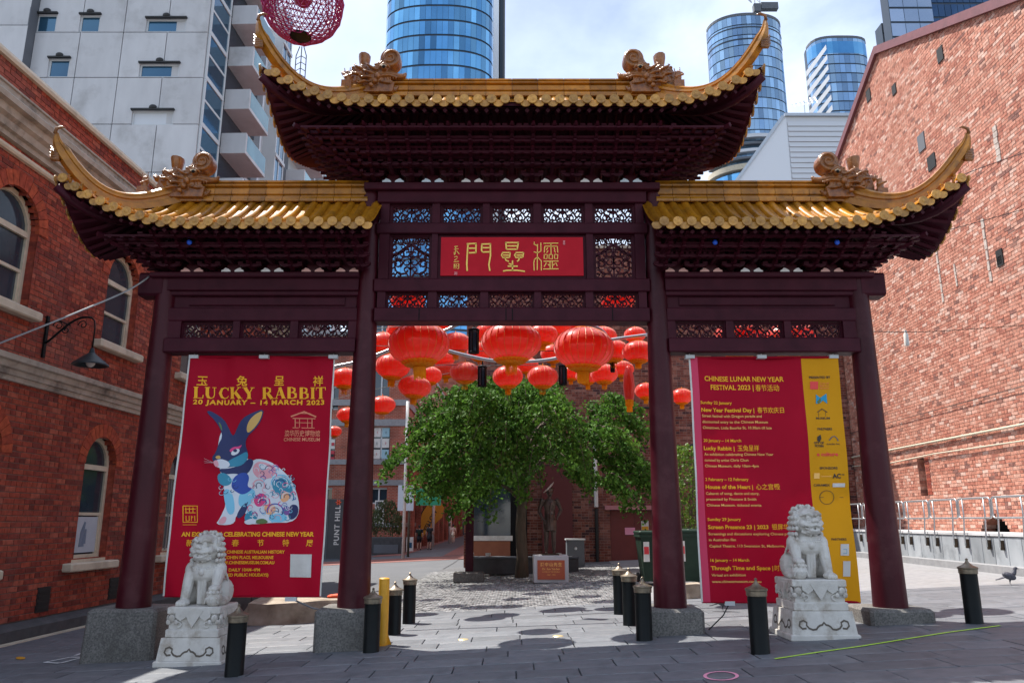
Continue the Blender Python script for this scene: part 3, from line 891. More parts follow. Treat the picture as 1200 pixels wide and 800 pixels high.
# ================================================================ FAR BUILDINGS
def panel(mb, x0, x1, z0, z1, y0, y1, holes=()):
    """wall slab with rectangular holes, as boxes"""
    holes = [h for h in holes if h[1] > x0 and h[0] < x1 and h[3] > z0 and h[2] < z1]
    cuts = sorted(set([x0, x1] + [v for h in holes for v in (max(x0, h[0]), min(x1, h[1]))]))
    for a, c in zip(cuts, cuts[1:]):
        if c - a < 1e-4: continue
        mid = (a + c) / 2; zz = z0
        for h in sorted([h for h in holes if h[0] < mid < h[1]], key=lambda h: h[2]):
            if min(h[2], z1) > zz: mb.box(a, c, y0, y1, zz, min(h[2], z1))
            zz = max(zz, h[3])
        if zz < z1: mb.box(a, c, y0, y1, zz, z1)

# --- concrete apartment block, front face at Y = 48
AY = 48.0
AB = thing('apartment_building', 'pale concrete panel apartment block with small blue windows and stacked glass balconies', 'building', (0, AY, 0))
def ap(px, py, Y=AY): p = at(px, py, Y); return p.x, p.z
hz_ = [ap(300, y)[1] for y in (38, 91, 147, 203, 262)]
fl = hz_[0] - hz_[1]
zs_ = [hz_[1] - fl * 3, hz_[1] - fl * 2, hz_[1] - fl, hz_[1], hz_[1] + fl, hz_[1] + 2 * fl, hz_[1] + 3 * fl]
xc = ap(238, 91)[0]
xs_ = [ap(px, 91)[0] for px in (-60, -10, 33)] + [ap(px, 91)[0] for px in (87, 138, 190)] + [xc]
wspec = [(42, 66, 17, 37.5), (93, 117, 18, 37.5), (171, 218, 22.5, 37.5), (56, 81, 69, 90.5), (163, 210, 75, 90.5), (154, 203, 130, 146.5)]
wr = []
for (a, c, t, b_) in wspec:
    x0, z1 = ap(a, t); x1, z0 = ap(c, b_); x1b = ap(c, t)[0]; x0b = ap(a, b_)[0]
    wr.append(((x0 + x0b) / 2, (x1 + x1b) / 2, z0, z1))
for k in range(len(zs_) - 1):
    for i in range(len(xs_) - 1):
        b = MB(); x0, x1 = xs_[i] + .03, xs_[i + 1] - .03; z0, z1 = zs_[k] + .03, zs_[k + 1] - .03
        yo = -.8 if i < 2 else 0
        panel(b, x0, x1, z0, z1, yo, yo + .3, wr); b.build('concrete_panel', M_conc, AB)
b = MB(); b.box(xs_[0] + .1, xs_[-1] - .1, .32, 1, -1, zs_[-1]); b.box(xs_[2] - .3, xs_[2], -.79, .3, -1, zs_[-1]); b.build('joint_backing', M_concd, AB)
for (x0, x1, z0, z1) in wr:
    b = MB()
    b.box(x0, x1, .12, .25, z0, z0 + .12); b.box(x0, x1, .12, .25, z1 - .1, z1); b.box(x0, x0 + .12, .12, .25, z0 + .12, z1 - .1); b.box(x1 - .12, x1, .12, .25, z0 + .12, z1 - .1)
    wf = b.build('window', M_frame, AB)
    b = MB(); b.box(x0 + .1, x1 - .1, .17, .2, z0 + .1, z1 - .08); b.build('pane', M_glassb if x0 > -99 and not (z0 < hz_[2] + .5 and x0 > xs_[3]) else M_clad, wf)
    b = MB(); b.box(x0 - .05, x1 + .05, -.18, -.001, z1, z1 + .12); b.ell(((x0 + x1) / 2, -.1, z1 + .22), (.28, .15, .2), 8, 5); b.build('window_hood', M_cable, AB)
# side facade toward the lane, local frame turned
SD = thing('apartment_building', 'balcony side of the concrete apartment block with bay windows and glass balustrades', 'building', (xc, AY, 0), PI / 2 - AL)
bpy.context.view_layer.update()
def sp_(px, py):   # pixel on that plane -> u, z
    r = ray(px, py); n = Vector((math.cos(AL), -math.sin(AL), 0)); p0 = Vector((xc, AY, 0)); t = (p0 - CP).dot(n) / r.dot(n); p = CP + r * t
    q = SD.matrix_basis.inverted() @ p; return q.x, q.z
ztop = sp_(300, 3)[1]
u = [sp_(px, 100)[0] for px in (240, 262, 302, 312, 322, 336, 356, 366, 385)]
Zs = zs_
b = MB(); b.box(.1, 40, .05, 14, -1, zs_[-1]); b.box(u[2] + 1.5, 40, -.05, 14, -1, ztop) ; b.build('wall', M_conc, SD)
b = MB(); b.box(u[4] + .4, u[5] + 1, -.3, .0, -1, ztop - 2.5); b.build('grey_wall', M_concd, SD)
b = MB(); b.box(u[2] + .1, u[2] + .4, -.5, .04, -1, ztop - 1); b.box(u[7], u[7] + .4, -.8, .04, -1, ztop - 3); b.build('pilaster', M_clad, SD)
fz0 = zs_[0] - 3 * fl
k = 0
for j in range(11):
    z = fz0 + fl * j
    if z > ztop: break
    # bay glazing near the corner: two lights per floor
    b = MB(); b.box(.15, u[1], -.12, .0, z + .02, z + .35); b.box(.15, .35, -.12, 0, z + .35, z + fl); b.box(u[1] - .2, u[1], -.12, 0, z + .35, z + fl); b.box(.35, u[1] - .2, -.1, 0, z + fl * .55, z + fl * .6)
    wf = b.build('window', M_frame, SD)
    for q in ((.35, u[1] - .2, z + .35, z + fl * .55), (.35, u[1] - .2, z + fl * .6, z + fl)):
        b = MB(); b.box(q[0], q[1], -.06, -.02, q[2], q[3]); b.build('pane', M_glassb, wf)
    # recess behind the balcony
    b = MB(); b.box(u[1] + .1, u[2], -.04, .06, z + .3, z + fl - .1); b.build('balcony_door', M_glass, SD)
    def balc(u0, u1, out):
        b = MB(); b.box(u0, u1, -out, -.05, z - .35, z - .1); b.box(u0, u0 + .25, -out, -.05, z - .1, z + 1.25)
        bb = b.build('balcony', M_conc, SD)
        b = MB(); b.box(u0 + .27, u1 - .05, -out, -out + .06, z - .1, z + 1.2); b.build('glass_balustrade', M_glassc, bb)
        b = MB(); b.box(u1 - .06, u1, -out + .06, -.05, z - .1, z + 1.2); b.build('glass_balustrade', M_glassc, bb)
    if j % 1 == 0: balc(u[1] + .3, u[1] + (u[2] - u[1]) * .70, 1.9)
    b = MB(); b.box(u[3], u[4] + .3, -1.3, -.02, z - .15, z + .15); b.box(u[3], u[3] + .2, -1.2, -.02, z + .15, z + fl - .15); b.box(u[4] + .1, u[4] + .3, -1.2, -.02, z + .15, z + fl - .15); b.box(u[3] + 1, u[3] + 1.15, -1.2, -1.1, z + .15, z + fl - .15)
    wf = b.build('bay_window', M_frame, SD)
    b = MB(); b.box(u[3] + .2, u[4] + .1, -1.15, -1.05, z + .15, z + fl - .15); b.build('pane', M_glassb, wf)
    if z < ztop - 4: balc(u[5] + .6, u[6] + 1.8, 2.0)
    if z < ztop - 6: balc(u[7] + .8, u[8] + 1, 1.6)

# --- curtain wall towers
def tower(label, Y, pxs, ztop_px, floor_h, pane_w, depth_f=.6, zbot=0, expo=2.6, matg=None, single=True, cap=None, mull=.10, slant=0, group=None, lean=0, pyref=60):
    xl, xr = at(pxs[0], pyref, Y).x, at(pxs[1], pyref, Y).x
    zt = at((pxs[0] + pxs[1]) / 2, ztop_px, Y).z
    w = (xr - xl) / 2; cx = (xl + xr) / 2; dpt = w * depth_f
    cy = Y + dpt
    T = thing('glass_tower', label, 'tower', (cx, cy, 0))
    N = 220
    ring = []
    for i in range(N + 1):
        t = PI + PI * i / N      # front half, from left to right
        c, s = math.cos(t), math.sin(t)
        ring.append(Vector((w * abs(c) ** (2 / expo) * (1 if c > 0 else -1), dpt * -abs(s) ** (2 / expo), 0)))
    ln = [0]
    for a, c in zip(ring, ring[1:]): ln.append(ln[-1] + (c - a).length)
    tot = ln[-1]; n = max(6, int(tot / pane_w)); 
    def pos(d):
        import bisect
        i = min(max(bisect.bisect(ln, d) - 1, 0), N - 1); f = (d - ln[i]) / max(1e-9, ln[i + 1] - ln[i]); return ring[i].lerp(ring[i + 1], f)
    P_ = [pos(tot * i / n) for i in range(n + 1)]
    floors = int((zt - zbot) / floor_h)
    rr = random.Random(int(Y))
    core = MB(); M_ = [p * .985 for p in P_]
    core.add([(p.x, p.y, zbot) for p in M_] + [(p.x, p.y, zt) for p in M_], [(i, i + 1, i + n + 2, i + n + 1) for i in range(n)])
    core.add([(p.x, -p.y, zbot) for p in M_] + [(p.x, -p.y, zt) for p in M_], [(i + 1, i, i + n + 1, i + n + 2) for i in range(n)])
    core.add([(p.x, p.y, zt - .01) for p in M_] + [(p.x, -p.y, zt - .01) for p in reversed(M_)], [tuple(range(2 * n + 2))])
    core.build('mullion_grid', M_mull, T)
    joined = MB(); g = matg or M_glassb
    cache = []
    for f in range(floors):
        z1 = zt - f * floor_h - floor_h * .02; z0 = z1 - floor_h * (1 - mull)
        if z1 < zbot: break
        for i in range(n):
            a, c = P_[i], P_[i + 1]; e = (c - a) * .02
            tilt = rr.uniform(-.012, .012)
            vs = [(a.x + e.x, a.y + e.y, z0), (c.x - e.x, c.y - e.y, z0), (c.x - e.x, c.y - e.y + tilt, z1), (a.x + e.x, a.y + e.y + tilt, z1)]
            mid = (a + c) / 2
            q = proj((cx + mid.x, cy + mid.y, (z0 + z1) / 2))
            if single and q and -10 < q[0] < 1210 and -12 < q[1] < 215 and len(cache) < 300:
                b = MB(); b.rv = rr.random(); b.add(vs, [(0, 1, 2, 3)]); o = b.build('pane', g, T); cache.append(o)
            else:
                joined.rv = rr.random(); joined.add(vs, [(0, 1, 2, 3)])
    if joined.f: joined.build('pane', g, T, kind='stuff')
    if slant:
        b = MB()
    for (z_, hh, ex, mat) in (cap or []):
        b = MB(); R1 = [Vector((p.x * ex, p.y * ex, 0)) for p in P_]
        b.add([(p.x, p.y, zt + z_) for p in R1] + [(p.x, p.y, zt + z_ + hh) for p in R1], [(i, i + 1, i + n + 2, i + n + 1) for i in range(n)])
        b.add([(p.x, p.y, zt + z_) for p in R1] + [(p.x * .9, p.y * .9, zt + z_) for p in P_], [(i, i + n + 1, i + n + 2, i + 1) for i in range(n)])
        b.build('cap_band', mat, T)
    return T, zt
G1 = pm('sky_blue_glass', (.16, .42, .68), (.06, .24, .46), scale=.09, rough=.06, metal=.6, spec=1, var=.45)
G2 = pm('pale_blue_glass', (.36, .52, .68), (.16, .32, .52), scale=.06, rough=.08, metal=.6, spec=1, var=.35)
tower('rounded blue glass tower rising behind the middle of the gate roof', 150, (445, 577), -60, 3.7, 1.25, depth_f=.62, zbot=0, expo=2.5, matg=G1, mull=.13)
# pale flank tower just behind it
b_ = thing('slab_tower', 'thin pale tower edge with a dark stripe just right of the blue glass tower', 'tower', (0, 175, 0))
x0, x1, x2 = at(572, 50, 175).x, at(584.5, 50, 175).x, at(591, 50, 175).x
b = MB(); b.box(x0 - 6, x1, 0, 20, 0, 190); b.build('pale_flank', pm('pale_flank_panels', (.85, .88, .92), (.75, .8, .86), scale=.1, rough=.4), b_)
b = MB(); b.box(x1 + .1, x2, 2, 20, 0, 190); b.build('dark_flank', M_concd, b_)
b = MB(); b.box(x1 + .3, x1 + 1.0, 1, 2, 0, 190); b.build('edge_fin', M_mull, b_)
T2, z2 = tower('tall slender blue glass tower with a crane on top behind the right roof horn', 230, (841, 930), 17, 3.9, 1.6, depth_f=.75, zbot=10, expo=2.2, matg=G2, single=False, mull=.10, cap=[(-9.5, .5, 1.01, M_mull), (-5, .4, 1.01, M_mull), (-.4, 1.0, 1.01, M_concd)], pyref=90)
for (dz, hh, ex, mt) in ((-46, 1.2, 1.12, M_clad), (-48.5, .8, 1.13, M_concd), (-51, 1.0, 1.14, M_clad), (-53.5, .8, 1.15, M_concd), (-57, 1.8, 1.18, M_cream2), (-72, 14, 1.13, G1)):
    b = MB(); n = 60; w = (at(928, 90, 230).x - at(836, 90, 230).x) / 2
    pts = [(w * ex * math.cos(PI + PI * i / n), -w * .75 * ex * abs(math.sin(PI * i / n))) for i in range(n + 1)]
    b.add([(x, y, z2 + dz) for x, y in pts] + [(x, y, z2 + dz + hh) for x, y in pts], [(i, i + 1, i + n + 2, i + n + 1) for i in range(n)])
    b.add([(x, y, z2 + dz) for x, y in pts], [tuple(range(n, -1, -1))]); b.build('podium_band', mt, T2)
# crane
CRN = thing('crane', 'white lattice tower crane standing on the slender glass tower', 'crane', (at(888, 10, 240).x, 240, z2))
b = MB()
for sx in (-.9, .9):
    b.tube([(sx, 0, -2), (sx, 0, 22)], .22, 4)
for k in range(12): b.tube([(-.9 if k % 2 else .9, 0, k * 2), (.9 if k % 2 else -.9, 0, k * 2 + 2)], .12, 4)
b.build('mast', M_clad, CRN)
b = MB(); b.tube([(-2, 0, 12), (-14, 0, 26)], .3, 4); b.tube([(-1.5, 0, 14), (-13, 0, 27)], .2, 4)
for k in range(8): b.tube([(-2 - 1.5 * k, 0, 12 + 1.75 * k), (-2.6 - 1.5 * k, 0, 14.4 + 1.7 * k)], .12, 4)
b.build('jib', M_clad, CRN)
b = MB(); b.box(1, 7, -1, 1, 9, 11.5); b.box(-1.6, .8, -1, 1, 8, 11); b.build('machinery_deck', M_concd, CRN)
T3, z3 = tower('blue glass tower with rounded crown and slanted white-banded left side', 260, (958, 1026), 43, 3.9, 1.9, depth_f=.7, zbot=10, expo=3.2, matg=G2, single=False, mull=.13, cap=[(-.6, 1.0, 1.01, M_concd), (-7, 5, 1.005, G1)], pyref=90)
n_ = 13
xl = at(954, 90, 258).x - T3.location.x
for k in range(n_):
    b = MB(); z = z3 - 9 - k * 4.1
    b.add([(xl - .5, -10 + 6, z - 6), (xl + 4.2, -12.8, z), (xl + 4.2, -12.8, z + 2.0), (xl - .5, -4, z - 3.6)], [(0, 1, 2, 3)]); b.build('sun_blade', M_clad, T3)
# glass box tower and grid block at top right
def boxtower(label, Y, px0, px1, ptop, pw, fh, mat, zbot, side=None, py=20):
    x0, x1 = at(px0, py, Y).x, at(px1, py, Y).x; zt = at(600, ptop, Y).z
    T = thing('glass_tower', label, 'tower', ((x0 + x1) / 2, Y, 0)); cx = (x0 + x1) / 2
    b = MB(); b.box(x0 - cx, x1 - cx, .1, 3, zbot, zt); b.build('mullion_grid', M_mull, T)
    J = MB(); rr = random.Random(3); n = int((x1 - x0) / pw); f = 0; z = zt
    while z > zbot:
        for i in range(n):
            a = x0 - cx + (x1 - x0) * i / n; c = a + (x1 - x0) / n
            J.rv = rr.random(); J.add([(a + .05, 0, z - fh * .9), (c - .05, 0, z - fh * .9), (c - .05, rr.uniform(-.02, .02), z - fh * .04), (a + .05, 0, z - fh * .04)], [(0, 1, 2, 3)])
        z -= fh
    J.build('pane', mat, T, kind='stuff'); return T
G3 = pm('silver_glass', (.50, .58, .68), (.32, .42, .55), scale=.12, rough=.12, metal=.6, spec=1, var=.12)
boxtower('silvery glass tower face above the peak of the brick gable', 140, 1043, 1094, -40, 2.6, 3.4, G3, 60)
boxtower('dark blue gridded glass tower behind the brick gable at top right', 143, 1093, 1200, -60, 1.3, 3.4, pm('deep_blue_glass', (.05, .11, .20), (.03, .07, .14), scale=.1, rough=.1, metal=.6, spec=1, var=.2), 60)
boxtower('small dark louvred block left of the silvery tower', 146, 1032, 1046, 27, 2.2, 2.6, M_concd, 60)

# pale metal clad building behind the side roof
CB = thing('warehouse', 'pale grey metal clad warehouse with a sloping left roof edge behind the right roof', 'building', (0, 45, 0))
a0 = at(921, 137, 45); a1 = at(1030, 137, 45); l0 = at(872, 218, 45); zb = at(921, 260, 45).z
b = MB(); b.prism([(a0.x, zb), (a1.x + 4, zb), (a1.x + 4, a0.z), (a0.x, a0.z)], 0, 14); b.build('front_wall', M_clad, CB)
nb = int((a0.z - zb) / .36)
for k in range(nb):
    b = MB(); z = zb + k * .36; b.add([(a0.x + .05, -.07, z + .02), (a1.x + 4, -.07, z + .02), (a1.x + 4, -.02, z + .34), (a0.x + .05, -.02, z + .34), (a0.x + .05, 0, z), (a1.x + 4, 0, z)], [(0, 1, 2, 3), (4, 5, 1, 0)]); b.build('cladding_board', M_clad, CB)
b = MB(); b.prism([(l0.x - 2.4, zb), (a0.x, zb), (a0.x, a0.z), (a0.x - .2, a0.z)], -.02, 14); b.build('gable_wall', pm('light_cladding', (.70, .73, .77), rough=.6), CB)
b = MB(); b.add([(l0.x - 2.6, -.1, zb), (l0.x - 2.4, -.1, zb), (a0.x - .1, -.1, a0.z), (a0.x - .3, -.1, a0.z + .05)] + [(l0.x - 2.6, .1, zb), (l0.x - 2.4, .1, zb), (a0.x - .1, .1, a0.z), (a0.x - .3, .1, a0.z + .05)], [(0, 1, 2, 3), (7, 6, 5, 4), (0, 4, 5, 1), (2, 6, 7, 3), (3, 7, 4, 0)]); b.box(a0.x - .1, a1.x + 4, -.15, .1, a0.z, a0.z + .2); b.build('roof_trim', M_steel, CB)
AN = thing('antenna', 'thin television antenna on the pale clad warehouse', 'antenna', (at(943, 130, 46).x, 46, a0.z))
b = MB(); b.tube([(0, 0, 0), (0, 0, 1.7)], .03, 5); b.tube([(-.8, 0, 1.45), (.9, 0, 1.75)], .02, 4)
for k in range(6): b.tube([(-.7 + .3 * k, -.2, 1.2 + .06 * k), (-.7 + .3 * k, .2, 1.8 + .06 * k)], .014, 4)
b.build('aerial', M_steel, AN)
LMS = .55
LM = thing('mast', 'small openwork lattice spire seen in the sky below the red sphere lantern', 'mast', at(352, 80, 120))
b = MB()
for sx in (-1.5, 0, 1.5): b.tube([(sx, 0, -6), (sx, 0, 4), (sx * .4, 0, 7)], .16, 5)
for k in range(5): b.tube([(-1.5, 0, -5 + k * 2), (0, 0, -4 + k * 2), (1.5, 0, -5 + k * 2)], .14, 4)
b.build('lattice', M_concd, LM); LM.scale = (.6, .6, .6)

# --- red brick apartment building at the street corner, Y = 46
RB2 = thing('brick_building', 'distant red brick corner building with cream bands and colourful posters in its windows', 'building', (0, 46, 0))
def bp(px, py): p = at(px, py, 46); return p.x, p.z
xr = bp(474, 560)[0]; xl_ = -24; zt = bp(440, 392)[1]
holes = []
for (a, c, t, bo) in ((438, 456, 432, 466), (383, 396, 452, 480), (437, 456, 500, 538), (381, 392, 500, 540), (434, 453, 571, 590), (376, 388, 571, 600), (439, 456, 374, 398)):
    x0, z1 = bp(a, t); x1, z0 = bp(c, bo); holes.append((x0, x1, z0, z1))
b = MB(); panel(b, xl_, xr, -1, zt, 0, .4, holes); b.build('wall', BT_left, RB2)
b = MB(); b.box(xr - .4, xr, .4, 60, -1, zt); b.box(xl_, xr - .45, .9, 20, -1, zt - .1); b.build('side_wall', BT_left, RB2)
for (t, bo) in ((468, 475), (491, 499), (538, 544), (562, 568.5), (612, 617), (388, 394)):
    z1 = bp(440, t)[1]; z0 = bp(440, bo)[1]
    b = MB(); b.box(xl_, xr + .06, -.07, -.002, z0, z1); b.box(xr + .002, xr + .07, -.002, 60, z0, z1); b.build('string_course', M_cream2 if False else M_pale, RB2)
rr = random.Random(6)
cols = [pm('poster_pink', (.62, .10, .22), rough=.6), M_white, pm('poster_blue', (.30, .48, .55), rough=.6), pm('poster_red', (.5, .04, .06), rough=.6)]
for i, (x0, x1, z0, z1) in enumerate(holes):
    b = MB(); b.box(x0, x1, .25, .3, z0, z1); wf = b.build('window', M_glass, RB2)
    b = MB(); b.box(x0, x1, .15, .24, z1 - .1, z1); b.box((x0 + x1) / 2 - .04, (x0 + x1) / 2 + .04, .15, .24, z0, z1 - .1); b.box(x0, x1, .15, .24, z0, z0 + .08); b.build('window_frame', M_frame, wf)
    if i in (2, 3):
        for r_ in range(3):
            for c_ in range(2):
                w = (x1 - x0) / 2; h = (z1 - z0) / 3
                b = MB(); b.box(x0 + c_ * w + .05, x0 + (c_ + 1) * w - .05, .10, .14, z0 + r_ * h + .05, z0 + (r_ + 1) * h - .05); pn = b.build('window_poster', cols[(r_ * 2 + c_ * 3 + i + 1) % 4 if (r_ + c_) % 2 else 1], RB2)
                b = MB(); b.box(x0 + c_ * w + .25, x0 + (c_ + 1) * w - .25, .07, .095, z0 + r_ * h + .25, z0 + (r_ + 1) * h - .25); b.build('poster_motif', M_cable if (r_ + c_) % 2 else cols[3], pn)
x0, z1 = bp(440, 586); x1, z0 = bp(450, 613)
b = MB(); b.box(x0, x1, -.12, -.01, z0, z1); b.build('notice_board', M_white, RB2)
b = MB()
for k in range(2):
    for j in range(2): b.box(x0 + .06 + j * .22, x0 + .2 + j * .22, -.13, -.121, z1 - .3 - k * .42, z1 - .08 - k * .42)
b.box(x0 + .15, x0 + .33, -.13, -.121, z0 + .15, z0 + .4)
b.build('notice_print', M_concd, RB2)
# pilasters + openings along the receding side
for k in range(12):
    y = 1.5 + k * 4.2
    b = MB(); b.box(xr + .001, xr + .35, y, y + 1.1, -1, bp(440, 545)[1]); b.build('pilaster', BT_left, RB2)
    b = MB(); b.box(xr + .001, xr + .06, y + 1.2, y + 4.0, -.5, 3.2); b.build('shopfront', M_dark if k % 2 else M_glass, RB2)
EB = thing('brick_building', 'distant brick building closing the end of the lane', 'building', (0, 104, 0))
b = MB(); b.box(-14, 6, 0, 8, -1, 26); b.build('wall', BT_left, EB)
b = MB(); b.box(-9.5, -7.5, -.2, -.01, 0, 6); b.box(-10.4, -10, -.2, -.01, 5, 8); b.build('window', M_glass, EB)
b = MB(); b.box(-7.0, -3.5, -1.6, -.01, -.5, 1.6); b.build('loading_dock', M_concd, EB)
b = MB(); b.box(-14, 6, -.15, -.01, 7.8, 8.5); b.build('string_course', M_pale, EB)
# building on the right side of the lane beyond the court
RS = thing('brick_building', 'brick building along the right side of the lane beyond the brown one', 'building', (-1.6, 40, 0))
b = MB(); b.box(0, 12, 0, 60, -1, 10.2); b.build('wall', BT_left, RS)
# low planter and dark wall by the corner building
PT = thing('planter', 'dark stone planter box with wispy olive shrubs before the corner building', 'planter', (at(449, 640, 43).x, 43, -.35))
w = (at(474, 640, 43).x - at(424, 640, 43).x) / 2
b = MB(); b.bbox_bev(-w, w, -.6, .6, 0, 1.0, .03); b.build('box', M_stonebase, PT)
b = MB(); b.box(-.4, w - .25, -.63, -.605, .18, .62); b.build('recessed_panel', M_concd, PT)
lf = MB(); rr = random.Random(4)
for k in range(1500):
    x = rr.uniform(-w + .2, w - .2); h = (1.9 * (1 - abs(x / w - .1) ** 2)) * rr.random() ** .7; y = rr.uniform(-.5, .5)
    a = rr.uniform(0, 2 * PI); s_ = rr.uniform(.05, .13); lf.rv = rr.random()
    dx, dy = math.cos(a) * s_, math.sin(a) * s_
    lf.add([(x, y, 1 + h), (x + dx, y + dy, 1 + h + s_ * .4), (x + dx * .3, y + dy * .3, 1 + h + s_ * 1.5)], [(0, 1, 2)])
lf.build('foliage', M_olive, PT)
# dark glass office front with hotel lettering
PH = thing('sign_board', 'dark grey hotel entrance panel with vertical white lettering', 'sign', (at(389, 645, 38).x, 38, -.38))
b = MB(); b.box(-1.0, 1.0, 0, .25, 0, 2.9); b.build('panel', pm('charcoal_panel', (.075, .08, .085), (.05, .055, .06), scale=2, rough=.35), PH)
b = MB(); b.box(-.98, .98, -.02, -.001, 0, .12); b.box(-.3, -.27, -.02, -.001, .12, 2.9); b.build('panel_trim', M_concd, PH)

def text_mesh(s, size, mat, bold=0, align='LEFT', space=1.0, rot=0, sx=1.0):
    cu = bpy.data.curves.new('txt', 'FONT'); cu.body = s; cu.size = size; cu.align_x = align; cu.offset = bold; cu.space_character = space
    cu.resolution_u = 3
    o = bpy.data.objects.new('txt', cu); COL.objects.link(o)
    dg = bpy.context.evaluated_depsgraph_get(); me = bpy.data.meshes.new_from_object(o.evaluated_get(dg), depsgraph=dg)
    bpy.data.objects.remove(o); bpy.data.curves.remove(cu)
    me.materials.clear(); me.materials.append(mat)
    return me
def place_text(s, loc, size, mat, parent, bold=0, align='LEFT', space=1.0, rot=0, name='lettering', warp=None, sx=1.0, flip=False):
    me = text_mesh(s, size, mat, bold, align, space)
    c, sn = math.cos(rot), math.sin(rot)
    for v in me.vertices:
        x, y = v.co.x * sx, v.co.y
        X_, Z_ = x * c - y * sn + loc[0], x * sn + y * c + loc[2]
        v.co = (X_, loc[1] + (warp(X_, Z_) if warp else 0), Z_)
    me.update()
    return link(name, me, parent)
place_text('PUNT HILL', (.30, -.012, .75), .34, M_white, PH, bold=.008, rot=PI / 2, space=1.15)
place_text('APARTMENT HOTELS', (-.55, -.012, .75), .15, M_white, PH, rot=PI / 2, space=1.2)
b = MB()
for k in range(6):
    t = 2 * PI * k / 6; b.ribbon([(.2, 2.75), (.2 + .13 * math.cos(t), 2.75 + .13 * math.sin(t))], .05, -.02, -.01)
b.build('star_logo', M_orange, PH)
# poles and street signs near the corner
def pole(px, pyb, pyt, Y, label, r=.05, mat=None):
    p = at(px, pyb, Y); q = at(px, pyt, Y)
    T = thing('street_pole', label, 'pole', p); b = MB(); b.tube([(0, 0, 0), (0, 0, q.z - p.z)], r, 8); b.build('post', mat or M_white, T, smooth=True); return T, p
pole(472, 660, 470, 36, 'tall thin pale pole at the corner beside the planter', .07)
pole(507, 646, 560, 50, 'white pole beside the two standing pedestrians', .09)
pole(527, 640, 600, 60, 'white bollard post further up the lane near the walking woman', .12)
SP, p = pole(478, 652, 580, 38, 'timber street sign post carrying a blue and white sign', .06, M_bark)
q = at(476, 577, 38) - p
b = MB(); b.box(q.x - .38, q.x + .38, -.1, -.07, q.z - .85, q.z + .35); sg = b.build('sign_plate', pm('sign_pale', (.62, .70, .78), rough=.5), SP)
b = MB(); b.prism([(q.x - .2, q.z + .2), (q.x + .2, q.z + .2), (q.x, q.z - .15)][::-1], -.115, -.103); b.build('sign_emblem', M_tdk, sg)
b = MB(); b.box(q.x + .5, q.x + 1.7, -.1, -.07, q.z - .6, q.z + .2); b.build('green_sign', pm('sign_green', (.02, .30, .16), rough=.5), SP)
# yellow feather flag
FF = thing('feather_flag', 'yellow feather flag with black lettering behind the pedestrians', 'flag', at(486, 648, 52))
b = MB(); z0 = 0
path = [(0, 0, 0), (.1, 0, 1.2), (.4, 0, 2.6), (.8, 0, 3.2), (1.2, 0, 3.35)]
b.tube(path, .03, 6); b.build('pole', M_cable, FF)
b = MB(); b.prism([(.05, .9), (.45, 1.0), (.8, 1.4), (1.75, 2.3), (1.85, 2.9), (1.6, 3.3), (1.1, 3.35), (.75, 3.15), (.4, 2.5)], -.01, .01); b.build('sail', M_yell, FF)
place_text('YELLOW', (.72, -.02, 1.35), .38, M_tdk, FF, bold=.01, rot=R(62), space=1)
WB = thing('traffic_sign', 'small white and blue sandwich board at the lane edge', 'sign', at(480, 650, 46))
b = MB(); b.box(-.2, .2, -.05, .05, 0, 1.0); b.build('board', M_white, WB)
b = MB(); b.box(-.12, .12, -.06, -.051, .4, .7); b.build('symbol', G1, WB)
# ================================================================ THE GATE
GT = thing('chinatown_gate', 'dark red Chinese archway with three glazed golden tile roofs and four round columns', 'gate', (0, 10, 0))
def gb(mb, name, mat, parent=None, **k):
    return mb.build(name, mat, parent or GT, wld=True, **k)
CXS = [(-4.66, 4.75), (-1.95, 6.05), (1.95, 6.05), (4.66, 4.75)]
blocks = [(-5.08, -4.24, -.14), (-2.36, -1.66, .02), (1.62, 2.3, .17), (4.28, 5.06, .29)]
for i, (cx, top) in enumerate(CXS):
    b = MB(); n = 28
    prof = []
    for k in range(13):
        z = .45 + (top - .45) * k / 12
        r = .203 - (.203 - .115) * (k / 12) ** .9 * ((top - .45) / 5.6) ** .8
        prof.append((r, z))
    b.lathe(prof, n, (cx, 10, 0)); gb(b, 'column', M_red, smooth=True, angle=40)
    x0, x1, g = blocks[i]
    top_z = .47
    q = MB()
    sk = .035 if i in (0,) else .02
    q.bbox_bev(x0, x1, 9.70, 10.42, g - .15, top_z, .035)
    if i == 0: q.v = [(p[0] - (.04 if p[0] < cx and p[2] < .2 else 0), p[1], p[2]) for p in q.v]
    gb(q, 'granite_block', M_granite)
b = MB(); b.lathe([(.166, 0), (.172, .01), (.172, .03), (.166, .04)], 24, (-1.95, 10, 1.86)); gb(b, 'metal_band', M_steel, smooth=True)
b = MB(); b.lathe([(.158, 0), (.163, .008), (.163, .022), (.158, .03)], 24, (-1.95, 10, 2.42)); gb(b, 'metal_band', M_steel, smooth=True)

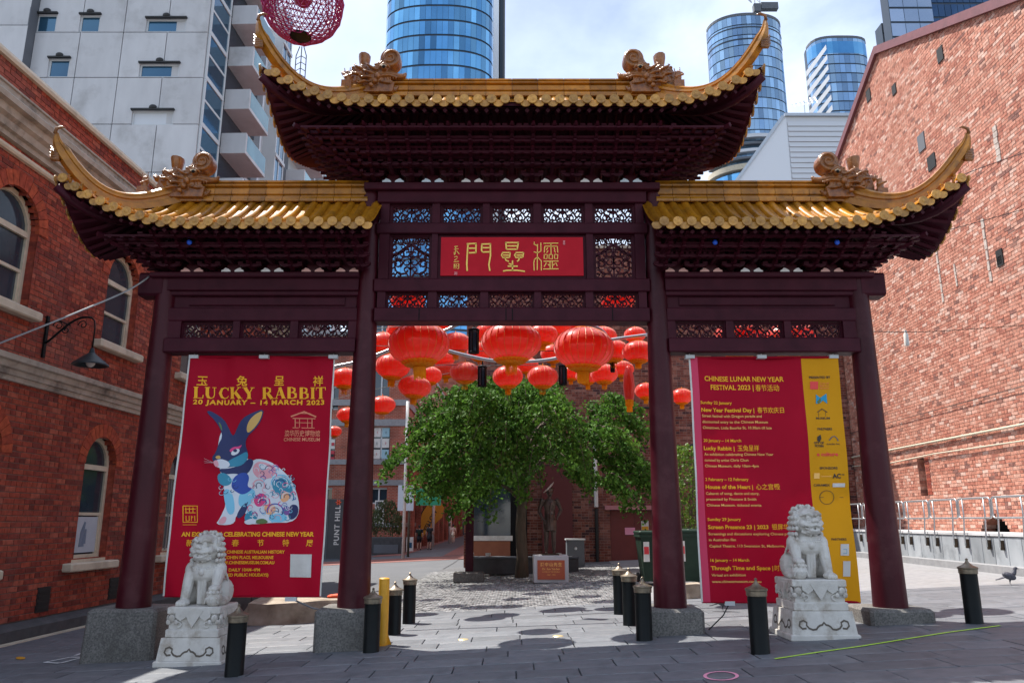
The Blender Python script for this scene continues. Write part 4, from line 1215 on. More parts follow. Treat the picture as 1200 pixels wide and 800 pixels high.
def bevbeam(b, x0, x1, y0, y1, z0, z1, e=.012):
    pr = [(y0, z0 + e), (y0 + e, z0), (y1 - e, z0), (y1, z0 + e), (y1, z1 - e), (y1 - e, z1), (y0 + e, z1), (y0, z1 - e)]
    n = 8
    vs = [(x0, p[0], p[1]) for p in pr] + [(x1, p[0], p[1]) for p in pr]
    b.add(vs, [tuple(range(n - 1, -1, -1)), tuple(range(n, 2 * n))] + [(i, (i + 1) % n, (i + 1) % n + n, i + n) for i in range(n)])
def Z(py, Y=9.9): return at(600, py, Y).z
def X(px, py, Y=9.9): return at(px, py, Y).x
def beam(name, px0, px1, py0, py1, Y0=9.88, Y1=10.12, mat=None):
    z1 = Z(py0, Y0); z0 = Z(py1, Y0); pm_ = (py0 + py1) / 2
    x0 = px0 if abs(px0) < 20 else X(px0, pm_, Y0); x1 = px1 if abs(px1) < 20 else X(px1, pm_, Y0)
    b = MB(); bevbeam(b, x0, x1, Y0, Y1, z0, z1); return gb(b, name, mat or M_redd)
# centre bay beams
beam('top_beam', -2.02, 2.02, 213, 221.5, 9.80, 10.2)
beam('beam', -1.84, 1.84, 221.6, 237, 9.87, 10.13)
beam('beam', -1.84, 1.84, 261, 273, 9.88, 10.12)
beam('beam', -1.84, 1.84, 326, 341, 9.88, 10.12)
beam('beam', -1.82, 1.82, 360, 376, 9.86, 10.14)
for px in (491, 593, 600.5, 718):
    b = MB(); b.box(X(px, 368, 9.85) - .006, X(px, 368, 9.85) + .006, 9.857, 9.862, Z(375, 9.85), Z(361, 9.85)); gb(b, 'joint_mark', M_dark)

def scroll(cx, cz, r, a0, turns, sg, n=10, sx=1):
    return [(cx + sx * r * (1 - .72 * k / n) * math.cos(a0 + sg * turns * 2 * PI * k / n), cz + r * (1 - .72 * k / n) * math.sin(a0 + sg * turns * 2 * PI * k / n)) for k in range(n + 1)]
def lattice_mesh(w, h, kind=0):
    b = MB(); t = .0145; y0, y1 = -.018, .018
    b.mi = 0
    def R_(pts, ww=t): b.ribbon(pts, ww, y0, y1)
    if kind == 0:   # low frieze of scrolling vines, mirrored about the centre
        for s in (1, -1):
            for i, (u, v, r, a, sg) in enumerate([(.08, .28, .40, 0, 1), (.20, -.20, .42, PI, -1), (.32, .22, .42, 0, 1), (.42, -.26, .36, PI, -1), (.44, .30, .26, 1, 1), (.10, -.32, .26, 2, 1), (.30, -.36, .2, 0, -1), (.21, .38, .18, 2, -1)]):
                R_(scroll(s * u * w, v * h, r * h * .62, a if s > 0 else PI - a, 1.05, sg * s, 9))
            R_([(s * w * (.02 + .48 * k / 12), h * .16 * math.sin(k * 1.2 + .6)) for k in range(13)], .017)
            for k in range(6):
                u = s * w * (.06 + .08 * k); R_([(u, h * .5), (u + s * .012, h * .30), (u - s * .008, h * .18)], .01)
                R_([(u + s * .02, -h * .5), (u + s * .008, -h * .33), (u + s * .03, -h * .2)], .01)
        R_([(-.05 * w, -.5 * h), (0, .05 * h), (.05 * w, -.5 * h)], .02); R_([(0, .5 * h), (0, -.1 * h)], .02)
        R_([(-.09 * w, .1 * h), (0, .32 * h), (.09 * w, .1 * h)], .016)
    else:           # tall panel with tree-like scrolls under an ogee
        for s in (1, -1):
            R_([(s * w * .48, .06 * h), (s * w * .30, .12 * h), (s * w * .14, .24 * h), (0, .34 * h)], .04)
            R_([(s * w * .03, -.5 * h), (s * w * .10, -.38 * h), (s * w * .28, -.40 * h), (s * w * .40, -.30 * h), (s * w * .42, -.12 * h), (s * w * .30, -.02 * h), (s * w * .20, -.12 * h), (s * w * .27, -.22 * h)], .022)
            for (u, v, r, a, sg, tt) in [(.12, -.1, .15, 0, 1, 1.2), (.34, -.16, .1, 1, 1, 1), (.30, .38, .11, 0, 1, 1.1), (.42, .26, .09, 2, -1, 1), (.14, .42, .1, 3, 1, 1), (.44, .44, .08, 1, 1, 1), (.1, .1, .12, 2, -1, 1.2), (.24, .08, .09, 0, 1, 1), (.10, -.30, .09, 3, -1, 1), (.30, -.42, .08, 0, 1, 1), (.44, -.42, .07, 1, -1, 1), (.40, .0, .07, 0, 1, 1), (.22, .26, .07, 1, 1, 1)]:
                R_(scroll(s * u * w, v * h, r * h, a if s > 0 else PI - a, tt, sg * s, 9), .014)
            for k in range(7):
                v = -.42 + .14 * k; R_([(s * w * .5, v * h), (s * w * .43, (v + .05) * h), (s * w * .38, (v - .01) * h)], .012)
                R_([(s * w * (.04 + .06 * k), .5 * h), (s * w * (.07 + .06 * k), .44 * h), (s * w * (.03 + .06 * k), .38 * h)], .011)
        R_([(0, -.5 * h), (0, .30 * h)], .02)
        for v in (-.3, -.15, 0, .12): R_([(-.07 * w, (v + .06) * h), (0, v * h), (.07 * w, (v + .06) * h)], .013)
    for (a, c, d, e) in ((-w / 2, w / 2, -h / 2, -h / 2 + .012), (-w / 2, w / 2, h / 2 - .012, h / 2), (-w / 2, -w / 2 + .012, -h / 2 + .012, h / 2 - .012), (w / 2 - .012, w / 2, -h / 2 + .012, h / 2 - .012)):
        b.box(a, c, y0 - .004, y1 + .004, d, e)
    return b.mesh('lattice_panel', M_redd)
lat = {}
def row(pys, spans, xL, xR, Yf=9.93, Yb=10.07):
    """vertical posts between openings; returns opening rects"""
    z1 = Z(pys[0], 9.9) ; z0 = Z(pys[1], 9.9); pmid = (pys[0] + pys[1]) / 2
    xs_ = [(X(a, pmid, 9.95), X(c, pmid, 9.95)) for a, c in spans]
    edges = [xL] + [v for p in xs_ for v in p] + [xR]
    for k in range(0, len(edges), 2):
        if edges[k + 1] - edges[k] > .01:
            b = MB(); bevbeam(b, edges[k], edges[k + 1], Yf - .02, Yb, z0 - .004, z1 + .004, .004); gb(b, 'lattice_post', M_redd)
    return xs_, z0, z1
def fill(xs_, z0, z1, kind=0, pad=.035, skip=()):
    for k, (a, c) in enumerate(xs_):
        if k in skip: continue
        w = c - a; h = z1 - z0
        # stepped timber surround
        b = MB()
        b.box(a, c, 9.96, 10.05, z0, z0 + pad); b.box(a, c, 9.96, 10.05, z1 - pad, z1)
        b.box(a, a + pad, 9.961, 10.049, z0 + pad, z1 - pad); b.box(c - pad, c, 9.961, 10.049, z0 + pad, z1 - pad)
        gb(b, 'lattice_frame', M_redd)
        key = (round(w, 2), round(h, 2), kind)
        if key not in lat: lat[key] = lattice_mesh(w - 2 * pad, h - 2 * pad, kind)
        link('lattice_panel', lat[key], GT, ((a + c) / 2, 0, (z0 + z1) / 2))
r1 = row((237, 261), [(457, 507), (516, 566), (574, 625), (634, 685), (694, 744)], -1.8, 1.8); fill(*r1, pad=.03)
r2 = row((273, 326), [(456, 506), (513, 687), (695, 744)], -1.8, 1.8); fill(*r2, kind=1, skip=(1,), pad=.03)
r3 = row((341, 360), [(452, 502), (512, 563), (572, 626), (634, 686), (695, 748)], -1.8, 1.8); fill(*r3, pad=.012)

# plaque
PQ = MB(); (a, c) = r2[0][1]; z0, z1 = r2[1], r2[2]
bevbeam(PQ, a + .001, c - .001, 9.955, 10.05, z0, z1); gb(PQ, 'plaque_backing', M_redd)
pl = MB(); ax0, ax1 = X(516.5, 300, 9.93), X(683.5, 300, 9.93); az0, az1 = Z(323, 9.93), Z(278, 9.93)
pl.box(ax0, ax1, 9.93, 9.954, az0, az1)
plaque = gb(pl, 'name_plaque', M_plaq)
# seal-script characters traced as strokes; coords in the 1200x400 crop of [510..690]x[270..330]
def pq(x, y): return ((x / 6.6667 + 510 - 600) / 167 * (ax1 - ax0) , (az0 + az1) / 2 - ((y / 6.6667 + 270) - 300.5) / 45 * (az1 - az0))
def strokes(lst, w, name):
    b = MB()
    for s_ in lst:
        pts = [pq(*p) for p in s_]
        b.ribbon(pts, w, 9.918, 9.9295)
    gb(b, name, M_gleaf, plaque)
strokes([[(255, 110), (250, 200), (248, 270), (252, 318)], [(245, 108), (322, 104)], [(318, 104), (318, 178)], [(262, 142), (312, 142)], [(262, 178), (318, 176)],
         [(430, 108), (432, 200), (420, 270), (428, 318)], [(360, 110), (436, 108)], [(364, 112), (362, 160), (372, 172)], [(370, 138), (424, 138)], [(372, 172), (424, 170)]], .020, 'character')
strokes([[(552, 98), (556, 150)], [(546, 98), (654, 98)], [(650, 98), (640, 150)], [(560, 124), (640, 124)], [(556, 150), (642, 150)],
         [(526, 178), (518, 196), (528, 215), (580, 215)], [(524, 176), (588, 176)], [(586, 176), (580, 215)], [(530, 196), (576, 196)],
         [(632, 178), (620, 196), (630, 215), (682, 213)], [(628, 176), (690, 176)], [(690, 176), (684, 213)], [(634, 196), (680, 196)],
         [(545, 216), (552, 235), (575, 245)], [(658, 214), (652, 235), (640, 245)], [(604, 238), (604, 316)], [(566, 282), (645, 282)], [(530, 320), (560, 314), (640, 314), (700, 322)], [(575, 262), (604, 270)]], .018, 'character')
strokes([[(775, 92), (772, 110), (798, 122)], [(800, 110), (798, 200), (796, 312)], [(770, 170), (800, 178), (826, 165), (826, 98)], [(775, 230), (770, 255), (772, 315)], [(772, 232), (798, 212)], [(800, 212), (828, 240), (828, 315)],
         [(846, 104), (962, 102)], [(905, 104), (905, 190)], [(856, 128), (852, 175)], [(856, 126), (955, 126)], [(955, 126), (958, 176)], [(880, 136), (868, 156)], [(882, 160), (870, 178)], [(928, 136), (936, 156)], [(930, 158), (940, 176)],
         [(852, 190), (850, 222), (872, 226), (876, 192), (852, 190)], [(890, 190), (888, 222), (914, 226), (916, 192), (890, 190)], [(932, 190), (930, 222), (954, 226), (958, 192), (932, 190)],
         [(846, 244), (962, 242)], [(868, 256), (850, 286)], [(896, 246), (896, 302)], [(880, 266), (892, 278)], [(940, 254), (952, 280)], [(914, 246), (914, 302)], [(930, 262), (922, 276)], [(842, 304), (962, 302)]], .0115, 'character')
strokes([[(148, 130), (176, 126)], [(160, 122), (156, 190)], [(146, 150), (182, 146)], [(148, 172), (150, 196)], [(166, 160), (188, 188)], [(150, 210), (168, 206), (176, 214)], [(150, 236), (172, 222)], [(146, 248), (186, 244)], [(150, 262), (150, 300)], [(152, 268), (166, 262), (164, 300)], [(174, 262), (186, 264), (186, 300), (174, 300)], [(152, 282), (164, 280)], [(174, 280), (186, 280)]], .0085, 'signature')
b = MB(); sx, sz = pq(163, 337); b.box(sx - .02, sx + .02, 9.92, 9.929, sz - .022, sz + .022); sx, sz = pq(1008, 98); b.box(sx - .014, sx + .014, 9.92, 9.929, sz - .03, sz + .03); gb(b, 'seal_mark', pm('seal_pink', (.75, .30, .30), (.5, .03, .05), scale=90, rough=.6, contrast=.05), plaque)

# side bays
def mir(px, s): return px if s < 0 else 1200 - px
def sbeam(name, s, pxa, pxb, py0, py1, Y0, Y1):
    # pxa outer, pxb inner, given for the left bay
    z1 = Z(py0, Y0); z0 = Z(py1, Y0); pmid = (py0 + py1) / 2
    xa = X(pxa, pmid, Y0) if pxa > 20 else pxa; xb = X(pxb, pmid, Y0) if pxb > 20 else pxb
    if s > 0: xa, xb = -xb, -xa
    b = MB(); bevbeam(b, xa, xb, Y0, Y1, z0, z1); gb(b, name, M_redd)
for s in (-1, 1):
    sbeam('top_beam', s, -4.82, -2.04, 318, 324, 9.80, 10.2)
    sbeam('beam', s, -4.60, -2.05, 324.1, 340, 9.87, 10.13)
    sbeam('panel_board', s, -4.6, -2.05, 340, 376, 9.97, 10.06)
    sbeam('rail', s, -4.58, -2.06, 340.2, 346, 9.91, 9.969)
    sbeam('raised_panel', s, 222, 404, 348, 358, 9.95, 9.969)
    sbeam('rail', s, -4.57, -2.06, 360.2, 375.8, 9.90, 9.969)
    sbeam('beam', s, -4.56, -2.06, 395.5, 412, 9.86, 10.14)
    z1 = Z(376, 9.9); z0 = Z(395.5, 9.9)
    sp = [(213, 274), (282, 341), (350, 409)]
    xs_ = [(X(a, 386, 9.95), X(c, 386, 9.95)) for a, c in sp]
    ed = [-4.55] + [v for p in xs_ for v in p] + [-2.06]
    if s > 0: ed = [-v for v in ed][::-1]; xs_ = [(-c, -a) for a, c in xs_][::-1]
    for k in range(0, len(ed), 2):
        b = MB(); bevbeam(b, ed[k], ed[k + 1], 9.91, 10.07, z0 - .004, z1 + .004, .004); gb(b, 'lattice_post', M_redd)
    fill(xs_, z0, z1, pad=.014)
    # outer short post end and corner bracket under the eave
    b = MB(); xx = s * 4.66
    bevbeam(b, min(xx, s * 4.98), max(xx, s * 4.98), 9.86, 10.14, 4.42, 4.74, .03); gb(b, 'beam_end', M_redd)

# ---------------------------------------------------------------- roofs
def roof(name, s, xin, a, A, D, zr, ze, L, x1, step=.17, ridge_h=.2, ridge_top_w=.10, horn=(.0, .0, .0), phase=0, sym=False, sag=.10):
    """half roof on side s (+1 right, -1 left): straight from xin to ridge end a, hipped to corner A"""
    RF = MB()
    root = bpy.data.objects.new(name, None); COL.objects.link(root); root.parent = GT
    def h(x, y):
        t = max(abs(y) / D, (abs(x) - a) / (A - a))
        t = min(max(t, 0), 1.08)
        z = zr - (zr - ze) * (t * (1 + sag * 2) - sag * 2 * t * t * .5 * 1.0 - 0 * t)
        z = zr - (zr - ze) * (t + sag * math.sin(PI * min(t, 1)))
        gx = max(0, (abs(x) - x1) / (A - x1)); gy = min(1.05, abs(y) / D)
        return z + L * gx ** 2.1 * gy ** 1.6
    def P(x, y, dz=0): return (s * x, 10 - y, h(x, y) + dz)
    # tile bed + soffit
    nx = 26; ny = 8
    def grid(dz0, mb, side):
        def uv(i, j):
            # front/back slope
            y = D * j / ny
            xe = a + (A - a) * (j / ny) * 1.0
            x = xin + (xe - xin) * i / nx
            return P(x, y * side, dz0)
        vs = [uv(i, j) for j in range(ny + 1) for i in range(nx + 1)]
        fs = []
        for j in range(ny):
            for i in range(nx):
                q = j * (nx + 1) + i; f = (q, q + 1, q + nx + 2, q + nx + 1)
                fs.append(f)
        mb.add(vs, fs)
    def hipgrid(dz0, mb):
        n = 10
        vs = []; fs = []
        for j in range(ny + 1):
            x = a + (A - a) * j / ny
            yy = D * j / ny
            for i in range(n + 1): vs.append(P(x, -yy + 2 * yy * i / n, dz0))
        for j in range(ny):
            for i in range(n):
                q = j * (n + 1) + i; fs.append((q, q + 1, q + n + 2, q + n + 1))
        mb.add(vs, fs)
    bed = MB(); grid(0, bed, 1); grid(0, bed, -1); hipgrid(0, bed); gb(bed, 'tile_bed', M_gold, root, smooth=True)
    sf = MB(); grid(-.075, sf, 1); grid(-.075, sf, -1); hipgrid(-.075, sf); gb(sf, 'soffit', M_redd, root, smooth=True)
    # rafters (front individually joined per slope)
    rf = MB()
    def rafter(p0, p1, w=.03):
        n = 4
        pts = []
        for i in range(n + 1):
            t = i / n; x = p0[0] + (p1[0] - p0[0]) * t; y = p0[1] + (p1[1] - p0[1]) * t
            pts.append(Vector(P(x, y, -.11)))
        rf.tube(pts, w, 4)
    x = xin + .06
    while x < A - .02:
        y0 = .1 if x < a else D * (x - a) / (A - a)
        for sd in (1, -1):
            if x > a + .0:
                # fan towards corner
                rafter((x - .1 * (x - a) / (A - a), max(0, y0 - .0) * sd), (x + .03, (D - .05) * sd))
            else: rafter((x, y0 * sd), (x, (D - .05) * sd))
        x += .13
    y = -D + .08
    while y < D:
        t = abs(y) / D
        rafter((a + (A - a) * t, y), (A - .05, y)); y += .13
    gb(rf, 'rafters', M_redd, root, kind='stuff')
    # hip beams (flying corner)
    for sd in (1, -1):
        hb = MB(); pts = [P(a + (A - a) * t, D * t * sd, -.14) for t in [i / 8 for i in range(9)]]
        hb.tube(pts, [.06] * 9, 6); gb(hb, 'hip_beam', M_redd, root, smooth=True)
    # fascia board under the tiles
    fb = MB()
    pts = [P(xin + (A - xin) * i / 30, D - .02, -.055) for i in range(31)]
    for i in range(30): fb.add([pts[i], pts[i + 1], (pts[i + 1][0], pts[i + 1][1], pts[i + 1][2] + .045), (pts[i][0], pts[i][1], pts[i][2] + .045)], [(0, 1, 2, 3)])
    pts = [P(A - .01, -D + 2 * D * i / 16, -.055) for i in range(17)]
    for i in range(16): fb.add([pts[i], pts[i + 1], (pts[i + 1][0], pts[i + 1][1], pts[i + 1][2] + .045), (pts[i][0], pts[i][1], pts[i][2] + .045)], [(0, 1, 2, 3)])
    gb(fb, 'fascia', M_redd, root)
    # tile rolls
    def roll(mb, p0, p1, r=.052, n=7, ext=.0, knob=True, disc=None):
        m = 6; vs = []; fs = []
        d = Vector((s * (p1[0] - p0[0]), -(p1[1] - p0[1]), 0)).normalized()
        sd = Vector((-d.y, d.x, 0))
        for i in range(m + 1):
            t = i / m; x = p0[0] + (p1[0] - p0[0]) * t; y = p0[1] + (p1[1] - p0[1]) * t
            c = Vector(P(x, y, 0))
            if i == m: c += d * ext
            for k in range(n + 1):
                an = PI * k / n
                vs.append(c + sd * math.cos(an) * r + Vector((0, 0, math.sin(an) * r * 1.15)))
        for i in range(m):
            for k in range(n):
                q = i * (n + 1) + k; fs.append((q, q + 1, q + n + 2, q + n + 1))
        mb.add(vs, fs)
        # end disc, slightly larger than the roll
        c = Vector(P(p1[0], p1[1], .015)) + d * (ext + .012); M = (disc or mb)
        ring = [c + sd * math.cos(2 * PI * k / 14) * .060 + Vector((0, 0, math.sin(2 * PI * k / 14) * .060)) for k in range(14)]
        ring2 = [p + d * .02 for p in ring]
        ring3 = [c + d * .014 + (p - c) * .72 + d * .006 for p in ring]
        M.mi = 1
        M.add(ring + ring2, [tuple(range(14)), tuple(range(27, 13, -1))] + [(k, (k + 1) % 14, (k + 1) % 14 + 14, k + 14) for k in range(14)])
        ce = c + d * .021
        M.add([ce + (p - c) * .45 for p in ring] + [ce + d * .012], [(k, (k + 1) % 14, 14) for k in range(14)])
        M.mi = 0
        if knob:
            kk = Vector(P(p1[0], p1[1], .075)) - d * .10
            mb.mi = 0
            mb.lathe([(.017, -.03), (.017, .02), (.024, .022), (.024, .04), (0, .045)], 7, kk)
    def drip(mb, x, y, d):
        c = Vector(P(x, y, -.01)) + d * .01
        sd = Vector((-d.y, d.x, 0)); n = 9
        v = [c + sd * .066 * math.cos(PI * k / n) + Vector((0, 0, -.068 * math.sin(PI * k / n) ** .8 + 0)) for k in range(n + 1)]
        v += [c + sd * -.05 + Vector((0, 0, .02)), c + sd * .05 + Vector((0, 0, .02))]
        q = [p + d * .016 for p in v]; N = len(v)
        mb.mi = 1
        mb.add([*v, *q], [tuple(range(N)), tuple(range(2 * N - 1, N - 1, -1))] + [(k, (k + 1) % N, (k + 1) % N + N, k + N) for k in range(N)])
        mb.mi = 0
    back = MB()
    x = xin + step * (.5 if not sym else .5) + phase
    k = 0
    while x < A - .03:
        y0 = .05 if x < a else D * (x - a) / (A - a)
        f = MB(); roll(f, (x, y0), (x, D), ext=.02); gb(f, 'roof_tile', [M_gold, M_golde], root, smooth=True, angle=40)
        roll(back, (x, -y0), (x, -D), ext=.02)
        x2 = x + step / 2
        if x2 < A - .01:
            f = MB(); drip(f, x2, D, Vector((0, -1, 0))); gb(f, 'drip_tile', [M_gold, M_golde], root)
            drip(back, x2, -D, Vector((0, 1, 0)))
        x += step; k += 1
    if xin > 0:
        f = MB(); drip(f, xin + .0, D, Vector((0, -1, 0))); gb(f, 'drip_tile', [M_gold, M_golde], root)
    gb(back, 'back_roof_tiles', [M_gold, M_golde], root, kind='stuff', smooth=True, angle=40)
    # hip end rolls
    y = -D + step * .4
    while y < D - .02:
        t = abs(y) / D
        f = MB(); roll(f, (a + (A - a) * t, y), (A, y), ext=.02); gb(f, 'roof_tile', [M_gold, M_golde], root, smooth=True, angle=40)
        f = MB(); drip(f, A, y + step / 2, Vector((s, 0, 0))); gb(f, 'drip_tile', [M_gold, M_golde], root)
        y += step
    # main ridge: individual ridge tiles
    rw = ridge_top_w
    zb = zr - .03; zt = zr + ridge_h
    hh = zt - zb
    half = [(-rw * 1.2, 0), (-rw * 1.25, hh * .10), (-rw * 1.15, hh * .20), (-rw * .72, hh * .23), (-rw * .72, hh * .30), (-rw * 1.0, hh * .34), (-rw * 1.0, hh * .56), (-rw * .62, hh * .59), (-rw * .62, hh * .65), (-rw * 1.1, hh * .69), (-rw * 1.15, hh * .75), (-rw * .62, hh * .79), (-rw * .62, hh * .84), (-rw * .92, hh * .88), (-rw * .85, hh * .96), (-rw * .4, hh * 1.0)]
    prof = half + [(-a_, b_) for a_, b_ in reversed(half)]
    core = MB(); xa_, xb_ = sorted((s * (0 if xin == 0 else 1.98), s * (a + .02))); core.box(xa_, xb_, 10 - rw * .55, 10 + rw * .55, zb, zb + hh * .97); gb(core, 'ridge_core', M_drag, root)
    n = len(prof)
    x = 0 if xin == 0 else xin + .0
    xa = x if xin == 0 else 1.98
    L_ = .235 if xin else .37
    while xa < a + .05:
        xb = min(xa + L_, a + .05)
        f = MB(); vs = [(s * xa + s * .003, 10 + p[0], zb + p[1]) for p in prof] + [(s * xb - s * .003, 10 + p[0], zb + p[1]) for p in prof]
        f.add(vs, [tuple(range(n)), tuple(range(2 * n - 1, n - 1, -1))] + [(i, (i + 1) % n, (i + 1) % n + n, i + n) for i in range(n)])
        gb(f, 'ridge_tile', M_gold, root, fix=True); xa = xb
    # hip ridges sweeping up to a horn
    for sd in (1, -1):
        pts = []; sc = []
        m = 16
        for i in range(m + 1):
            t = i / m
            x_ = a + (A - a) * t; y_ = D * t * sd
            p = Vector(P(x_, y_, 0)); 
            lift = horn[1] * t ** 3.0 
            p.z += .0 + lift; p.x += s * horn[0] * t ** 3; p.y += -sd * horn[2] * t ** 3
            pts.append(p); sc.append(1.05 - .38 * t)
        # horn tip continuing upward
        e = (pts[-1] - pts[-2]).normalized()
        tip = pts[-1].copy()
        for i in range(1, 6):
            t = i / 5
            dirv = (e * (1 - t) + Vector((-s * .12, 0, 1.0)) * t).normalized()
            tip = tip + dirv * horn[3]; pts.append(tip.copy()); sc.append(.62 * (1 - t) + .16)
        f = MB(); W_ = [(-.085, 0), (-.085, .07), (-.055, .08), (-.055, .12), (-.08, .13), (-.08, .16), (-.05, .17), (-.06, .20), (-.025, .225), (.025, .225), (.06, .20), (.05, .17), (.08, .16), (.08, .13), (.055, .12), (.055, .08), (.085, .07), (.085, 0)]
        vs = []; N = len(W_)
        for i, p in enumerate(pts):
            d = (pts[min(i + 1, len(pts) - 1)] - pts[max(i - 1, 0)]); dh = Vector((d.x, d.y, 0)).normalized() if Vector((d.x, d.y, 0)).length > 1e-4 else Vector((s, 0, 0))
            dn = d.normalized(); sdv = Vector((-dh.y, dh.x, 0)) if i < m + 1 else sdl
            if i == m: sdl = sdv
            upv = sdv.cross(dn); upv = upv if upv.z > 0 or i > m else -upv
            if upv.dot(Vector((-s * .5, 0, 1))) < 0: upv = -upv
            sizeh = sc[i]; 
            for (u, v) in W_: vs.append(p + sdv * u * sizeh + upv * v * sizeh * (1.0 if xin == 0 else 1.15))
        fs = []
        for i in range(len(pts) - 1):
            for k in range(N): fs.append((i * N + k, i * N + (k + 1) % N, (i + 1) * N + (k + 1) % N, (i + 1) * N + k))
        fs += [tuple(range(N)), tuple(range(len(vs) - 1, len(vs) - N - 1, -1))]
        f.add(vs, fs); gb(f, 'hip_ridge', M_gold, root, fix=True, smooth=True, angle=35)
        # curled finial on the horn tip and the fish-mouth under it
        f = MB(); f.tube([tip + Vector((0, 0, -.02)), tip + Vector((-s * .01, 0, .05)), tip + Vector((-s * .07, 0, .075)), tip + Vector((-s * .12, 0, .06))], [.022, .02, .016, .006], 8)
        q = pts[m]
        for j in range(4):
            f.tube([q + Vector((-s * .03, 0, .05 + j * .03 - .1)), q + Vector((s * .06, 0, .04 + j * .035 - .1)), q + Vector((s * .10, 0, .10 + j * .04 - .1))], [.035, .025, .005], 6)
        gb(f, 'horn_finial', M_drag, root, smooth=True)
    return root, h

def tiers(s, cx0, cx1, zb, zt, yo, n, hipx, both=True, name='tier_beam'):
    """stacked bracket beams stepping outwards under the eaves"""
    hh = (zt - zb) / n
    for k in range(n):
        z = zb + (k + .55) * hh; d = .16 + (yo - .16) * (k + 1) / n
        xe = cx1 + (hipx) * (k + 1) / n
        b = MB(); t = .05; bh = min(.05, hh * .5)
        for sd in (1, -1):
            xa, xb = sorted((s * cx0, s * xe))
            b.box(xa, xb, 10 - sd * d - .025, 10 - sd * d + .025, z - bh / 2, z + bh / 2)
        xa = s * xe; b.box(min(xa, xa - s * .05), max(xa, xa - s * .05), 10 - d + .0251, 10 + d - .0251, z - bh / 2 + .001, z + bh / 2 - .001)
        gb(b, name, M_redd)
def dougong(zb, zt, yo, n, k0=0, base=True):
    """one bracket cluster, local origin at beam axis; stepping both ways"""
    b = MB(); hh = (zt - zb) / n
    if base: b.box(-.07, .07, -.09, .09, zb, zb + hh * .45)
    for k in range(k0, n):
        z = zb + hh * (k + .5); d = .16 + (yo - .16) * (k + 1) / n
        b.box(-.022, .022, -d - .05, d + .05, z - hh * .5, z - hh * .28)
        # stepping arm with upturned nose
        for sd in (1, -1):
            b.box(-.028, .028, min(0, -sd * d), max(0, -sd * d), z - hh * .28, z + hh * .28)
            b.add([(-.026, -sd * d, z - hh * .28), (.026, -sd * d, z - hh * .28), (.026, -sd * d, z + hh * .28), (-.026, -sd * d, z + hh * .28), (-.015, -sd * (d + .10), z + hh * .15), (.015, -sd * (d + .10), z + hh * .15), (.015, -sd * (d + .09), z + hh * .38), (-.015, -sd * (d + .09), z + hh * .38)],
                  [(0, 1, 5, 4), (1, 2, 6, 5), (2, 3, 7, 6), (3, 0, 4, 7), (4, 5, 6, 7)])
            wd = .15 + .015 * k
            # cross arm with curved ends and bearing blocks
            yy = -sd * (d - .03)
            b.add([(-wd, yy - .022, z), (-wd * .55, yy - .022, z - hh * .38), (wd * .55, yy - .022, z - hh * .38), (wd, yy - .022, z), (wd, yy - .022, z + hh * .15), (-wd, yy - .022, z + hh * .15),
                   (-wd, yy + .022, z), (-wd * .55, yy + .022, z - hh * .38), (wd * .55, yy + .022, z - hh * .38), (wd, yy + .022, z), (wd, yy + .022, z + hh * .15), (-wd, yy + .022, z + hh * .15)],
                  [(0, 1, 2, 3, 4, 5), (11, 10, 9, 8, 7, 6)] + [(i, i + 6, (i + 1) % 6 + 6, (i + 1) % 6) for i in range(6)])
            for xx in (-wd + .03, 0, wd - .03):
                b.box(xx - .032, xx + .032, yy - .035, yy + .035, z + hh * .16, z + hh * .52, sk=-.0)
    return b
def hump(w=.26, h=.17):
    b = MB()
    P_ = [(-.5, 0), (-.5, .10), (-.42, .22), (-.30, .22), (-.24, .42), (-.30, .55), (-.20, .70), (-.12, .72), (-.10, 1.0), (.10, 1.0), (.12, .72), (.20, .70), (.30, .55), (.24, .42), (.30, .22), (.42, .22), (.5, .10), (.5, 0), (.38, 0), (.33, .12), (.2, .2), (.1, .12), (.06, 0), (-.06, 0), (-.1, .12), (-.2, .2), (-.33, .12), (-.38, 0)]
    b.prism([(p[0] * w, p[1] * h) for p in P_], -.05, .05)
    return b

ZM = Z(213, 9.8)      # top of the centre beam
zeM = 6.60
for s in (-1, 1):
    rM, hM = roof('main_roof', s, 0, 2.0, 3.16, 1.27, 7.40, zeM, .50, 1.8, ridge_h=.27, horn=(.02, .30, .05, .062), sym=True)
    tiers(s, 0, 1.98, ZM + .13, 6.42, 1.0, 5, .72)
ZS = Z(318, 9.8)
for s in (-1, 1):
    rS, hS = roof('side_roof', s, 1.79, 4.55, 5.70, 1.02, 5.80, 5.08, .64, 3.95, ridge_h=.30, horn=(.02, .26, .04, .06))
    tiers(s, 2.1, 4.72, ZS + .12, 5.02, .80, 4, .42)
    b = MB(); xa, xb = sorted((s * 1.66, s * 1.72)); b.box(xa, xb, 9.0, 11.0, 5.0, 5.12); 
# bracket clusters and humps
mm = dougong(ZM + .02, 6.45, 1.0, 5).mesh('bracket_cluster', M_redd)
ms_ = dougong(ZS + .02, 5.05, .82, 4).mesh('bracket_cluster', M_redd)
hm = hump(.30, .15).mesh('camel_hump', M_red)
M_daylight = [pm('painted_daylight_blue', (.75, .86, .95), rough=.5), pm('painted_daylight_white', (.9, .86, .84), rough=.5), pm('painted_daylight_pink', (.85, .48, .42), rough=.5)]  # pale plates, coloured as the daylight seen through gaps beside the humps
daylight_me = []
for m_i in M_daylight:
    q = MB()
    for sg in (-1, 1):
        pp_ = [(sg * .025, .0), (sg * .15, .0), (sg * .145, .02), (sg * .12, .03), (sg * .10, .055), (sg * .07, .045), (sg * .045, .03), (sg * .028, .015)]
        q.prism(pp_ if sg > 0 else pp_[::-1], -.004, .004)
    daylight_me.append(q.mesh('painted_daylight', m_i))
